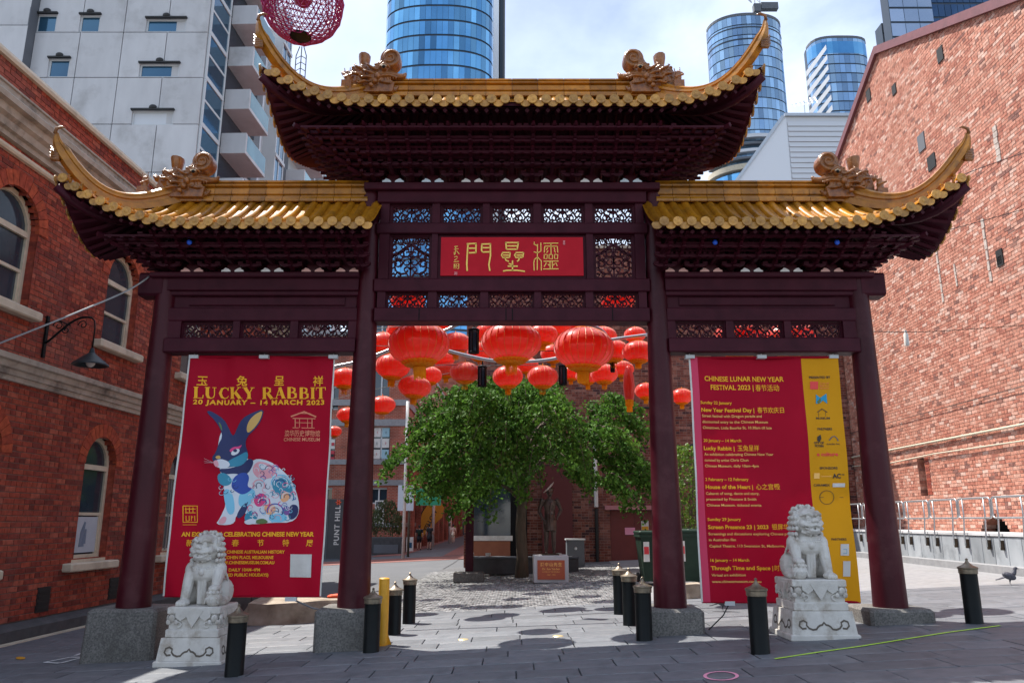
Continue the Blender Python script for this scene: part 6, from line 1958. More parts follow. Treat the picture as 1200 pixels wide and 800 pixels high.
cable('thin dark cable from the right gate column across the brick wall, upper one', [(1080, 277, 10.6), (1140, 262, 11), (1260, 228, 12)], .006)
cable('thin dark cable from the gate roof tip to the right edge', [(1128, 205, 10.2), (1180, 186, 11), (1260, 160, 12)], .006)
cable('thin dark cable crossing the brick wall behind the right outer column', [(1010, 388, 10.6), (1100, 388, 12), (1260, 376, 14)], .006)
T = thing('small_lamp', 'small white cylindrical lamp hanging on the cable before the brick wall', 'lamp', at(1063, 405, 11.5))
b = MB(); b.lathe([(.0, -.005), (.035, 0), (.035, .18), (.02, .2), (.02, .24), (0, .24)], 12); b.build('cylinder', M_white, T, smooth=True, angle=40)

# red pierced sphere lantern at the top
SL = thing('sphere_lantern', 'large openwork magenta sphere lantern hanging in the sky at the top edge', 'lantern', at(355, 4, 9.0))
rad = 46 / F * proj(SL.location)[2]
bm = bmesh.new(); bmesh.ops.create_icosphere(bm, subdivisions=4, radius=rad)
rr = random.Random(5)
for v in bm.verts: v.co += Vector((rr.uniform(-1, 1), rr.uniform(-1, 1), rr.uniform(-1, 1))) * rad * .022
keep = [f for f in bm.faces]
kill = []
for f in keep:
    c = f.calc_center_median()
    if abs(c.z) > rad * .97: kill.append(f)
bmesh.ops.delete(bm, geom=kill, context='FACES')
me = bpy.data.meshes.new('openwork_shell'); bm.to_mesh(me); bm.free()
me.materials.append(pm('magenta_wire', (.36, .015, .11), rough=.5))
so_ = bpy.data.objects.new('tmpw', me); COL.objects.link(so_)
w_ = so_.modifiers.new('w', 'WIREFRAME'); w_.thickness = rad * .042; w_.use_even_offset = False
me2 = bpy.data.meshes.new_from_object(so_.evaluated_get(bpy.context.evaluated_depsgraph_get())); bpy.data.objects.remove(so_)
link('openwork_shell', me2, SL)
b = MB(); b.lathe([(rad * .12, -rad * 1.0), (rad * .24, -rad * .985), (rad * .27, -rad * .95), (rad * .12, -rad * .97)], 20); b.build('bottom_ring', M_black, SL)
b = MB(); b.ell((0, 0, .1), (rad * .25, rad * .25, rad * .3), 12, 8); b.build('inner_bulb', pm('magenta_core', (.30, .01, .05), rough=.6), SL, smooth=True)
cable('black wire carrying the sphere lantern', [(0, -10, 9), (355, -60, 9), (760, -90, 9)], .01)

# ================================================================ GINKGO TREE
def tree():
    base = ground(610, 669); base.y = 20.6; base.z = gz(.25)
    T = thing('ginkgo_tree', 'broad weeping green tree with small leaves growing in the middle of the court', 'tree', base)
    rr = random.Random(19)
    b = MB()
    b.tube([(0, 0, -.1), (.02, 0, .5), (-.02, 0, 1.2), (.03, 0, 2.0), (.0, .1, 2.9), (.05, .1, 3.8)], [.19, .15, .135, .12, .09, .05], 12); b.build('trunk', M_bark, T, smooth=True)
    limbs = MB(); tips = []
    for k in range(26):
        a = 2 * PI * k / 26 + rr.uniform(-.2, .2); z0 = rr.uniform(1.7, 3.6); reach = rr.uniform(1.1, 2.3); up = rr.uniform(.7, 1.6)
        pts = []; 
        for i in range(7):
            t = i / 6; r = reach * t
            pts.append(Vector((math.cos(a + .3 * t) * r, math.sin(a + .3 * t) * r, z0 + up * math.sin(t * PI * .75) - .35 * t * t)))
        limbs.tube(pts, [.05 * (1 - t / 8) for t in range(7)], 6); tips += pts[2:]
    limbs.build('limbs', M_bark, T, smooth=True)
    lf = MB()
    # drooping fronds of leaves; outline limits from the picture (u left/right, z)
    def leaf(p, s_, d):
        a = rr.uniform(0, 2 * PI); n = Vector((rr.gauss(0, 1), rr.gauss(0, 1), rr.gauss(0, .6) + .7)).normalized()
        u = n.cross(Vector((math.cos(a), math.sin(a), .2))).normalized(); v = n.cross(u)
        lf.rv = rr.random()
        lf.add([p, p + u * s_ * .62 + v * s_ * .55, p + v * s_ * .95, p - u * s_ * .62 + v * s_ * .55], [(0, 1, 2), (0, 2, 3)])
    # crown silhouette in pixels, as (px, top y, bottom y)
    prof = [(462, 515, 526), (475, 500, 540), (490, 482, 552), (505, 456, 566), (520, 462, 582), (540, 446, 596), (560, 438, 598), (585, 430, 592), (610, 434, 580), (626, 438, 552), (640, 440, 545), (655, 452, 566), (670, 480, 596), (684, 474, 590), (700, 456, 594), (722, 458, 588), (740, 478, 586), (758, 556, 592)]
    def lim(px):
        for i in range(len(prof) - 1):
            if prof[i][0] <= px <= prof[i + 1][0]:
                f = (px - prof[i][0]) / (prof[i + 1][0] - prof[i][0]); return [prof[i][j] + (prof[i + 1][j] - prof[i][j]) * f for j in (1, 2)]
        return None
    count = 0; tries = 0; st = MB()
    while count < 300 and tries < 30000:
        tries += 1
        a = rr.uniform(0, 2 * PI); r = 3.0 * rr.random() ** .5; z = rr.uniform(1.5, 5.5)
        x, y = math.cos(a) * r, math.sin(a) * r * .85
        wp = Vector((base.x + x, base.y + y, base.z + z)); q = proj(wp)
        l = lim(q[0])
        if l is None or not (l[0] + 4 < q[1] < l[1] - 22): continue
        if r < 1.0 and z < 3.6: continue
        if math.sin(x * 2.3 + 1.0) * math.sin(z * 2.4 + y * 1.5) > .72: continue
        count += 1
        out = Vector((x, y * 1.1, 0)).normalized(); out = (out + Vector((rr.uniform(-.35, .35), rr.uniform(-.35, .35), 0))).normalized()
        p = wp - base; L_ = rr.uniform(.7, 1.25); side = out.cross(Vector((0, 0, 1))); drop = rr.uniform(.6, 1.25); tone = rr.random()
        path = [p + out * L_ * t * .8 + Vector((0, 0, .28 * L_ * t - drop * L_ * t * t)) for t in [i / 5 for i in range(6)]]
        st.tube(path, [.018, .015, .012, .009, .007, .004], 4)
        n = int(125 + 70 * rr.random())
        for k in range(n):
            t = rr.random() ** .8; i = min(4, int(t * 5)); c = path[i].lerp(path[i + 1], t * 5 - i)
            wd = .20 * (1 - .6 * t) + .04
            c = c + side * rr.gauss(0, wd * .7) + Vector((0, 0, rr.uniform(-.20, .05))) + out * rr.gauss(0, .05)
            leaf(c, rr.uniform(.055, .105), out)
    st.build('twigs', M_bark, T)
    print('fronds', count, len(lf.f))
    lf.build('crown', M_leaf, T)
tree()
def bush(label, px, py, Y, w, h, mat, n=1800, seed=1, name='shrub', trunk=True):
    p = at(px, py, Y); p.z = gz(p.x)
    T = thing(name, label, 'bush', p); rr = random.Random(seed); lf = MB(); st = MB()
    for k in range(9):
        a = rr.uniform(0, 6.28); st.tube([(0, 0, 0), (math.cos(a) * w * .3, math.sin(a) * w * .3, h * .5), (math.cos(a) * w * .45, math.sin(a) * w * .4, h * .85)], [.03, .02, .006], 5)
    st.build('stems', M_bark, T)
    for k in range(n):
        a = rr.uniform(0, 2 * PI); z = h * (.15 + .85 * rr.random()); r = w * .5 * math.sqrt(max(0, 1 - (2 * z / h - 1.05) ** 2)) * rr.random() ** .35 * (1 + .25 * math.sin(a * 5 + z * 4))
        q = Vector((math.cos(a) * r, math.sin(a) * r, z)); s_ = rr.uniform(.05, .11); u = Vector((rr.gauss(0, 1), rr.gauss(0, 1), rr.gauss(0, 1))).normalized(); v = u.cross(Vector((rr.gauss(0, 1), rr.gauss(0, 1), .5))).normalized()
        lf.rv = rr.random(); lf.add([q, q + u * s_ * .6 + v * s_ * .4, q + u * s_ * 1.3, q + u * s_ * .6 - v * s_ * .4], [(0, 1, 2), (0, 2, 3)])
    lf.build('foliage', mat, T)
bush('bright green leafy shrub behind the wheelie bins by the right inner column', 808, 690, 22.5, 1.5, 3.3, M_leaf2, 2600)

# ================================================================ COURT FURNITURE
# plinth and bronze statue
g = at(645, 672, 18.6); g.z = gz(g.x)
PL = thing('plinth', 'grey stone plinth with an orange red inscribed plaque under the bronze statue', 'plinth', g)
b = MB(); b.bbox_bev(-.40, .40, -.35, .35, 0, .60, .015); b.build('block', M_conc, PL)
b = MB(); b.box(-.31, .31, -.375, -.351, .08, .50); pp = b.build('inscription_plate', pm('orange_red_plate', (.48, .09, .03), (.40, .07, .025), scale=10, rough=.4), PL)
place_text('孫中山先生', (0, -.38, .375), .088, M_tpale, pp, align='CENTER', space=1.3, bold=.002)
place_text('Dr. Sun Yat-Sen', (0, -.38, .29), .062, M_tpale, pp, align='CENTER', bold=.001)
place_text('FATHER OF THE REPUBLIC', (0, -.38, .235), .034, M_tpale, pp, align='CENTER')
place_text('1866 - 1925', (0, -.38, .17), .04, M_tpale, pp, align='CENTER')
def figure(name, label, cat, loc, rot, H_, mats, pose, group=None, vox=.012):
    pass
def person_mesh(H_, pose, vox=.014, extra=None):
    """continuous body. pose: dict of joints (fractions of height); faces -y"""
    b = MB(); h = H_
    J = dict(hipw=.055, shw=.115, knee=(0, -.01), armL=[(.115, 0, .81), (.15, .02, .63), (.15, -.04, .47)], armR=[(-.115, 0, .81), (-.15, .02, .63), (-.15, -.04, .47)],
             legL=[(.05, 0, .52), (.055, -.01, .28), (.06, .01, .045)], legR=[(-.05, 0, .52), (-.055, -.01, .28), (-.06, .01, .045)])
    J.update(pose or {})
    S = lambda p: Vector(p) * h
    b.tube([S((0, 0, .50)), S((0, 0, .58)), S((0, 0, .66)), S((0, -.005, .75)), S((0, 0, .81)), S((0, 0, .84))], [.088 * h, .082 * h, .078 * h, .098 * h, .085 * h, .04 * h], 16, flat=.66)
    b.ell(S((0, .01, .52)), (.088 * h, .068 * h, .06 * h)); b.tube([S((0, 0, .82)), S((0, -.005, .88))], [.032 * h, .03 * h], 10)
    b.ell(S((0, -.01, .935)), (.045 * h, .056 * h, .066 * h), 16, 12)
    b.ell(S((0, -.066, .93)), (.009 * h, .012 * h, .014 * h), 8, 6); b.ell(S((0, -.055, .90)), (.018 * h, .012 * h, .006 * h), 8, 6)
    for s in (-1, 1):
        b.ell(S((s * .046, 0, .935)), (.008 * h, .012 * h, .018 * h), 8, 6)
    for A in (J['armL'], J['armR']):
        P = [S(p) for p in A]; b.ell(P[0], (.04 * h,) * 3, 10, 8)
        b.tube([P[0], P[0].lerp(P[1], .5), P[1]], [.036 * h, .033 * h, .027 * h], 10); b.ell(P[1], (.027 * h,) * 3, 10, 6); b.tube([P[1], P[1].lerp(P[2], .4), P[2]], [.027 * h, .026 * h, .017 * h], 10)
        d = (P[2] - P[1]).normalized(); hp = P[2] + d * .03 * h
        b.ell(hp, (.016 * h, .024 * h, .03 * h), 10, 6)
        for k in range(4): b.tube([hp + Vector((0, (-.016 + .011 * k) * h, -.01 * h)), hp + d * .035 * h + Vector((0, (-.016 + .011 * k) * h, -.012 * h))], [.007 * h, .005 * h], 5)
        b.tube([hp + Vector((0, -.018 * h, .0)), hp + d * .015 * h + Vector((0, -.033 * h, 0))], [.008 * h, .005 * h], 5)
    for Lg in (J['legL'], J['legR']):
        P = [S(p) for p in Lg]
        b.tube([P[0], P[0].lerp(P[1], .5), P[1]], [.055 * h, .05 * h, .036 * h], 12); b.ell(P[1], (.036 * h,) * 3, 10, 6); b.tube([P[1], P[1].lerp(P[2], .35), P[2]], [.036 * h, .036 * h, .022 * h], 12)
        b.ell(P[2] + Vector((0, -.03 * h, -.025 * h)), (.025 * h, .065 * h, .021 * h), 12, 6)
    if extra: extra(b, h)
    return remeshed(b, vox, 1)
def statue_extra(b, h):
    # frock coat skirt, lapels, hat held high on the head
    b.lathe([(.07 * h, .60 * h), (.085 * h, .52 * h), (.095 * h, .42 * h), (.10 * h, .36 * h), (.0, .36 * h)], 20)
    b.tube([(.02 * h, -.06 * h, .78 * h), (.0, -.085 * h, .62 * h), (.01 * h, -.09 * h, .40 * h)], .012 * h, 6)
    b.ell((0, -.0, .985 * h), (.06 * h, .065 * h, .035 * h), 14, 8)
ST = thing('bronze_statue', 'dark bronze statue of a man in a long coat under the tree', 'statue', (g.x - .0, g.y, g.z + .60))
me = person_mesh(1.52, dict(armR=[(-.115, 0, .81), (-.165, .03, .65), (-.10, -.05, .52)], armL=[(.115, 0, .81), (.175, .02, .67), (.12, -.07, .57)]), .012, statue_extra)
me.materials.append(pm('statue_bronze', (.10, .07, .055), (.05, .035, .03), scale=9, rough=.4, metal=.5)); me.polygons.foreach_set('use_smooth', [True] * len(me.polygons))
link('figure', me, ST)
b = MB(); b.bbox_bev(-.2, .2, -.2, .2, .0, .025, .005); b.build('base', M_bronze, ST)
b = MB(); b.tube([(-.14, -.04, 1.42), (-.04, -.06, 1.50), (.05, -.05, 1.60), (.10, -.04, 1.66)], [.03, .07, .06, .015], 10, flat=.35); b.build('pale_hat', pm('pale_hat', (.45, .38, .33), rough=.6), ST, smooth=True)

# low dark wall / bench, posts, cabinet
def boxthing(name, label, cat, px, pyb, Y, w, d, h, mat, part='block', bev=.02, rot=0):
    p = at(px, pyb, Y); T = thing(name, label, cat, (p.x, Y + d / 2, gz(p.x) - .01), rot); b = MB(); b.bbox_bev(-w / 2, w / 2, -d / 2, d / 2, 0, h, bev); b.build(part, mat, T); return T
T = boxthing('low_wall', 'long low dark stone bench wall behind the tree trunk', 'bench', 615, 668, 21.6, 2.9, .5, .42, M_stonebase)
b = MB(); b.bbox_bev(-1.47, 1.47, -.28, .28, .42, .46, .01); b.build('bench_top', M_concd, T)
for px in (552, 572, 655):
    p = at(px, 655, 21.8); b = MB(); b.box(p.x - T.location.x - .07, p.x - T.location.x + .07, -.1, .05, .461, .55); b.build('cup', M_white, T)
boxthing('granite_block', 'small granite block at the foot of the dark red post', 'block', 549, 674, 19.6, .75, .45, .24, M_granite)
T = thing('post', 'dark red timber post on the far side of the court, left of the tree', 'post', (at(549, 660, 20.2).x + .02, 20.2, gz(-1)))
b = MB(); b.bbox_bev(-.10, .10, -.1, .1, 0, 2.6, .02); b.build('shaft', M_redd, T)
T = boxthing('cabinet', 'grey steel utility cabinet with a pale lid against the brown wall', 'cabinet', 675, 663, 23.5, .52, .45, .78, M_concd, 'body')
b = MB(); b.box(-.29, .29, -.25, .24, .78, .82); b.build('lid', M_frame, T)
b = MB(); b.ell((.0, -.235, .55), (.05, .02, .05), 8, 5); b.build('lock', M_steel, T)
# wheelie bins
def bin_(px, pyb, Y, label, rot=0):
    p = at(px, pyb, Y); T = thing('wheelie_bin', label, 'bin', (p.x, Y, gz(p.x)), R(rot), 'green wheelie bins')
    b = MB(); b.add([(-.25, -.28, .05), (.25, -.28, .05), (.25, .26, .05), (-.25, .26, .05), (-.33, -.38, 1.0), (.33, -.38, 1.0), (.33, .36, 1.0), (-.33, .36, 1.0)], [(0, 3, 2, 1), (4, 5, 6, 7), (0, 1, 5, 4), (1, 2, 6, 5), (2, 3, 7, 6), (3, 0, 4, 7)])
    b.box(-.35, .35, -.41, .39, .94, 1.0)
    b.build('body', M_binm, T)
    b = MB(); b.bbox_bev(-.36, .36, -.43, .40, 1.002, 1.07, .02); b.tube([(-.3, .42, 1.0), (.3, .42, 1.0)], .02, 6); b.build('lid', M_binm, T)
    for s in (-1, 1):
        b = MB(); b.tube([(s * .27, .28, .1), (s * .33, .28, .1)], .1, 14); b.build('wheel', M_cable, T)
    b = MB(); b.box(-.27, -.15, -.375, -.345, .45, .85); b.build('sticker', M_white, T)
    b = MB(); b.box(-.26, -.16, -.379, -.376, .6, .75); b.build('sticker_mark', pm('sticker_red', (.6, .03, .04), rough=.6), T)
bin_(767, 676, 17.0, 'green wheelie bin seen left of the right inner column'); bin_(806, 678, 16.6, 'green wheelie bin between the column and the programme banner', 6); bin_(818, 679, 16.9, 'green wheelie bin partly hidden behind the programme banner', 10)
# rocks
def rock(label, px, py, Y, w, d, h, seed):
    p = at(px, py, Y); b = MB(); rr = random.Random(seed); n = 18; rings = 5
    vs = []
    for i in range(rings + 1):
        t = i / rings
        for k in range(n):
            a = 2 * PI * k / n; f = 1 + .10 * math.sin(3 * a + seed) + .06 * math.sin(7 * a + seed * 2) + rr.uniform(-.03, .03)
            r = (1.0 if t < .75 else 1 - (t - .75) * 1.2) * (1 + .06 * math.sin(t * 6 + a * 2))
            vs.append((w / 2 * f * r * math.cos(a), d / 2 * f * r * math.sin(a), h * min(1, t * 1.25) + rr.uniform(-.012, .012) + .04 * math.sin(a * 2 + seed) * t))
    vs.append((0, 0, h * 1.03))
    fs = [(i * n + k, i * n + (k + 1) % n, (i + 1) * n + (k + 1) % n, (i + 1) * n + k) for i in range(rings) for k in range(n)] + [(rings * n + k, rings * n + (k + 1) % n, len(vs) - 1) for k in range(n)]
    b.add(vs, fs); o = b.build('boulder', M_rock, None, smooth=True, loc=(p.x, p.y, gz(p.x) - .02), angle=50); tag(o, label, 'rock')
rock('flat topped sandstone boulder behind the left inner column block', 352, 722, 13.2, 1.75, 1.1, .34, 3)
rock('low brown rock garden edge under the programme banner by the right inner column', 818, 700, 14.0, .9, .5, .2, 5)
T = thing('low_wall', 'low dark bluestone garden wall between the left columns behind the banner', 'wall', (0, 0, 0))
ga = Vector((-4.9, 12.4, gz(-4.9))); gb_ = Vector((-4.1, 15.6, gz(-4.1)))
T.location = ga
dd = gb_ - ga; nn = Vector((-dd.y, dd.x, 0)).normalized()
for k in range(4):
    a = dd * (k / 4 + .004); c = dd * ((k + 1) / 4 - .004); b = MB(); w = nn * .4
    b.add([a, c, c + w, a + w, a + Vector((0, 0, .38)), c + Vector((0, 0, .38)), c + w + Vector((0, 0, .38)), a + w + Vector((0, 0, .38))], [(4, 7, 6, 5), (0, 4, 5, 1), (1, 5, 6, 2), (2, 6, 7, 3), (3, 7, 4, 0)]); b.build('stone', M_stonebase, T, fix=True)
b = MB(); rr = random.Random(3)
for k in range(7):
    a = k * .9; b.ell((.08 * math.cos(a) * k / 3, .06 * math.sin(a), .05 + .012 * k), (.13, .09, .05), 8, 5)
o = b.build('crumpled_cloth', M_orange, None, smooth=True, loc=(at(397, 694, 16).x, 16, gz(-3.2) + .0)); tag(o, 'crumpled orange red cloth lying behind the boulder by the left inner column', 'cloth')

# pigeons
def pigeon(px, py, Y, label, rot, sc=1.0):
    b = MB()
    b.ell((0, 0, .13), (.055, .10, .055), 12, 8, rot=Matrix.Rotation(.35, 3, 'X')); b.tube([(0, -.06, .16), (0, -.085, .21), (0, -.09, .235)], [.04, .028, .024], 8)
    b.ell((0, -.10, .245), (.024, .03, .024), 10, 6); b.tube([(0, -.125, .242), (0, -.15, .232)], [.008, .002], 5)
    b.tube([(0, .07, .11), (0, .14, .085), (0, .19, .07)], [.04, .03, .022], 8, flat=.35)
    for s in (-1, 1):
        b.tube([(s * .02, -.01, .1), (s * .02, -.0, .04), (s * .022, -.005, .004)], [.012, .006, .005], 5)
        for k in (-1, 0, 1): b.tube([(s * .022, -.005, .005), (s * .022 + k * .014, -.035, .004)], [.004, .002], 4)
    me = remeshed(b, .006, 1); me.materials.append(pm('pigeon_grey', (.09, .09, .11), (.03, .03, .045), scale=25, rough=.6)); me.polygons.foreach_set('use_smooth', [True] * len(me.polygons))
    g = ground(px, py); T = thing('pigeon', label, 'bird', (g.x, g.y, gz(g.x)), R(rot)); T.scale = (sc, sc, sc); link('body', me, T)
pigeon(1184, 685, 14, 'grey pigeon standing on the sunny pavement at far right', 75, 1.1)
pigeon(847, 716, 11.5, 'grey pigeon walking in front of the programme banner', 60)

# pedestrians far up the lane
def pedestrian(px, pyb, pyt, label, pose, top, bot, skin, hairc, rot, back=True, bag=None):
    gp = at(px, pyb, 44); Y = 44
    h = at(px, pyt, Y).z - gp.z
    T = thing('person', label, 'person', gp, R(rot))
    me = person_mesh(h, pose, .018)
    me.materials.append(M_skin); me.materials.append(top); me.materials.append(bot); me.materials.append(M_cable)
    for p in me.polygons:
        c = p.center / h
        z = c.z
        if z < .045: p.material_index = 3
        elif z < .30: p.material_index = 0
        elif z < .53: p.material_index = 2 if abs(c.x) < .125 else 0
        elif z < .835: p.material_index = 1 if (z > .70 or abs(c.x) < .115) else 0
        p.use_smooth = True
    link('body', me, T)
    b = MB(); b.ell((0, .012 * h, .955 * h), (.05 * h, .058 * h, .058 * h), 12, 8); b.ell((0, .03 * h, .92 * h), (.042 * h, .038 * h, .05 * h), 10, 6); b.build('hair', hairc, T, smooth=True)
    b = MB(); b.lathe([(.105 * h, .40 * h), (.10 * h, .46 * h), (.092 * h, .56 * h), (.075 * h, .60 * h)], 16); b.build('shorts', bot, T, smooth=True)
    if bag: b = MB(); b.bbox_bev(-.07 * h, .07 * h, .05 * h, .13 * h, .60 * h, .80 * h, .015 * h); b.build('backpack', bag, T)
PB = pm('black_clothes', (.018, .018, .022), rough=.8); PC = pm('peach_clothes', (.62, .42, .34), rough=.8); PH_ = pm('dark_hair', (.02, .014, .01), rough=.6)
pedestrian(491, 644, 615, 'person in black with a dark backpack, left of the pair by the yellow flag', {}, PB, PB, M_skin, PH_, 180, bag=M_binm)
pedestrian(503, 644, 613, 'person in black shorts and shirt standing on the right of the pair in the lane', dict(legL=[(.05, 0, .52), (.075, -.03, .28), (.09, -.02, .045)], armR=[(-.115, 0, .81), (-.16, .0, .65), (-.13, -.10, .58)]), PB, PB, M_skin, PH_, 150)
pedestrian(531, 636, 614, 'woman in a peach top and pale shorts walking away up the lane', dict(legL=[(.05, 0, .52), (.05, -.05, .29), (.05, -.08, .05)], legR=[(-.05, 0, .52), (-.05, .02, .28), (-.05, .10, .06)]), PC, pm('cream_shorts', (.66, .54, .42), rough=.8), M_skin, PH_, 180)

# ================================================================ MARKS ON THE GROUND
def mark(name, label, pts, mat, cat='marking', dz=.006):
    g = [ground(px, py) for px, py in pts]; c = sum(g, Vector()) / len(g)
    b = MB(); b.poly([(p.x - c.x, p.y - c.y, p.z - c.z + .006) for p in g][::-1]); o = b.build(name, mat, None, loc=(c.x, c.y, c.z + dz - .006)); 
    tag(o, label, cat); return o
def line_mark(name, label, path, w, mat):
    P_ = [ground(*p) for p in path]; c = P_[0].copy(); b = MB()
    for i in range(len(P_) - 1):
        a, d = P_[i], P_[i + 1]; t = (d - a); n = Vector((-t.y, t.x, 0)).normalized() * w / 2; n.z = .045 * n.x
        b.add([a - n - c, d - n - c, d + n - c, a + n - c], [(0, 1, 2, 3)])
    o = b.build(name, mat, None, loc=(c.x, c.y, c.z + .006)); tag(o, label, 'marking')
line_mark('painted_line', 'thin lime green line curving across the paving in front of the right lion', [(908, 772), (960, 764), (1010, 757), (1060, 749), (1110, 741), (1172, 733)], .035, M_green)
def ring_mark(label, cx, cy, rx, ry, mat, w=.03):
    P_ = [(cx + rx * math.cos(2 * PI * k / 24), cy + ry * math.sin(2 * PI * k / 24)) for k in range(25)]; line_mark('painted_ring', label, P_, w, mat)
ring_mark('pink painted oval on the paving at the bottom right of centre', 845, 792, 19, 5, M_pink)
line_mark('painted_square', 'white outlined utility square nearer the left granite block', [(52, 776), (82, 770), (98, 770), (70, 777), (52, 776)], .05, M_wpaint)
line_mark('painted_square', 'smaller white utility mark touching the left granite block', [(88, 768), (100, 764), (110, 765)], .05, M_wpaint)
for (px, py, lab) in ((24, 771, 'orange spray spot on the paving by the left brick building'), (112, 774, 'orange spray spot beside the left granite block')):
    mark('spray_mark', lab, [(px + 6 * math.cos(k), py + 1.6 * math.sin(k)) for k in [i * .7 for i in range(9)]], M_yell)
for (px, py, lab) in ((543, 749, 'round brass light set in the paving left of centre'), (654, 745, 'round brass light set in the paving right of centre')):
    g = ground(px, py); b = MB(); b.lathe([(.07, 0), (.06, .008), (0, .01)], 16); o = b.build('ground_light', pm('brass', (.75, .62, .35), rough=.4, metal=.6), None, loc=(g.x, g.y, g.z)); tag(o, lab, 'light')
# ================================================================ BANNERS
def banner(label, tl, tr, br, bl, base_mat, wave, hangs):
    """corner pixels on the plane Y = 10; returns root and mapping helpers"""
    Y = 10.0
    c = [at(px, py, Y) for px, py in (tl, tr, br, bl)]
    org = Vector(((c[2].x + c[3].x) / 2, Y, c[2].z))
    T = thing('banner', label, 'banner', org)
    def wf(x, z):   # depth of the cloth at local x,z
        return wave(x, z)
    def uv(u, v):   # u 0..1 left-right, v 0..1 top-bottom -> local x,z
        xa = c[0].x + (c[3].x - c[0].x) * v; xb = c[1].x + (c[2].x - c[1].x) * v
        z = c[0].z + (c[3].z - c[0].z) * v
        return xa + (xb - xa) * u - org.x, z - org.z
    return T, org, uv, wf, c
def cloth(T, uv, wf, u0, u1, mat, name, dy=0, n=30, m=44, v0=0, v1=1, back=True):
    b = MB(); vs = []
    for j in range(m + 1):
        for i in range(n + 1):
            x, z = uv(u0 + (u1 - u0) * i / n, v0 + (v1 - v0) * j / m); vs.append((x, wf(x, z) + dy, z))
    fs = [(j * (n + 1) + i, (j + 1) * (n + 1) + i, (j + 1) * (n + 1) + i + 1, j * (n + 1) + i + 1) for j in range(m) for i in range(n)]
    b.add(vs, fs); return b.build(name, mat, T, smooth=True)
def px_text(s, px, py, hpx, T, org, wf, mat, parent, bold=.0, align='LEFT', sx=1.0, space=1.0, wpx=None):
    """lettering whose baseline starts at pixel px,py with cap height hpx, on the banner plane"""
    p = at(px, py, 10.0); q = at(px, py - hpx, 10.0)
    size = (q.z - p.z) / .70
    me = text_mesh(s, size, mat, bold, align, space)
    if wpx and len(me.vertices):
        xs = [v.co.x for v in me.vertices]; w = max(xs) - min(xs); target = abs(at(px + wpx, py, 10.0).x - p.x); sx = target / max(w, 1e-4)
        x0 = min(xs) if align == 'LEFT' else 0
    else: x0 = 0
    for v in me.vertices:
        x = (v.co.x - x0) * sx + p.x - org.x; z = v.co.y + p.z - org.z
        v.co = (x, wf(x, z) - .007, z)
    me.update(); return link('lettering', me, parent)
def px_stroke(pts, w, T, org, wf, mat, parent, name='print', off=.007):
    b = MB(); P_ = [at(px, py, 10.0) - org for px, py in pts]
    b.ribbon([(p.x, p.z) for p in P_], [x for x in w] if hasattr(w, '__len__') else w, 0, .001)
    b.v = [(v[0], wf(v[0], v[2]) - off + v[1], v[2]) for v in b.v]
    return b.build(name, mat, parent)
def px_poly(pts, org, wf, mat, parent, name='print', off=.007):
    b = MB(); P_ = [at(px, py, 10.0) - org for px, py in pts]
    b.poly([(p.x, wf(p.x, p.z) - off, p.z) for p in P_]); o = b.build(name, mat, parent)
    bm = bmesh.new(); bm.from_mesh(o.data); bmesh.ops.triangulate(bm, faces=bm.faces, ngon_method='EAR_CLIP')
    big = max(v.co.x for v in bm.verts) - min(v.co.x for v in bm.verts)
    bmesh.ops.subdivide_edges(bm, edges=bm.edges, cuts=9 if big > .4 else (4 if big > .15 else 2), use_grid_fill=True)
    for v in bm.verts: v.co.y = wf(v.co.x, v.co.z) - off
    bm.to_mesh(o.data); bm.free(); return o

def hanger(T, org, px, pyt, pyb, parent):
    p = at(px, pyt, 9.98) - org; q = at(px, pyb, 9.98) - org
    b = MB(); b.tube([p, q], .008, 5); b.build('hanging_strap', M_steel, T)
    b = MB(); b.box(q.x - .06, q.x + .06, q.y - .04, q.y + .04, q.z - .025, q.z + .02); b.build('clamp', M_frame, T)

# ---- left banner: the rabbit
w1 = lambda x, z: .016 * math.sin(x * 11 + z * 2.5 + math.sin(z * 3)) + .012 * math.sin(x * 5 + z * 1.3) + .008 * math.sin(z * 6 + x * 3) + .02 * math.sin(x * 2.2 + .7) + .012 * math.sin(x * 24) * max(0, (z - 2.6) / .7) - .006 * math.sin(x * 17) * max(0, 1 - abs(z - 2.9) * 2)
B1, O1, uv1, wf1, c1_ = banner('crimson exhibition banner with a colourful patterned rabbit, hanging in the left bay', (224, 418), (392, 417), (376, 700), (192, 698), M_bann, w1, None)
c1b = cloth(B1, uv1, wf1, 0, 1, M_bann, 'cloth')
cloth(B1, uv1, wf1, -.008, .004, M_white, 'edge_hem', -.003, 1, 40); cloth(B1, uv1, wf1, .994, 1.004, M_white, 'edge_hem', -.003, 1, 40)
for v_ in (0, 1):
    x0, z0 = uv1(0, v_); x1, z1 = uv1(1, v_); b = MB(); b.tube([(x0, wf1(x0, z0) + .02, z0), (x1, wf1(x1, z1) + .02, z1)], .016, 8); b.build('batten', M_bann, B1)
for px in (228, 310, 391): hanger(B1, O1, px, 396, 418, None)
b = MB(); q = at(341, 701, 10) - O1; b.box(q.x - .07, q.x + .07, -.02, .03, q.z - .03, q.z + .02); b.build('bottom_clamp', M_frame, B1)
b = MB(); b.tube([q, q + Vector((.25, .1, -.12)), q + Vector((.62, .3, -.22))], .012, 5); b.build('tie_rope', M_concd, B1)
A1 = (B1, O1, wf1)
# chinese heading: 玉兔呈祥
for ch, px in (('玉', 231), ('兔', 277), ('呈', 321), ('祥', 366)): px_text(ch, px, 451, 8.8, *A1, M_tgold, c1b, bold=.002)
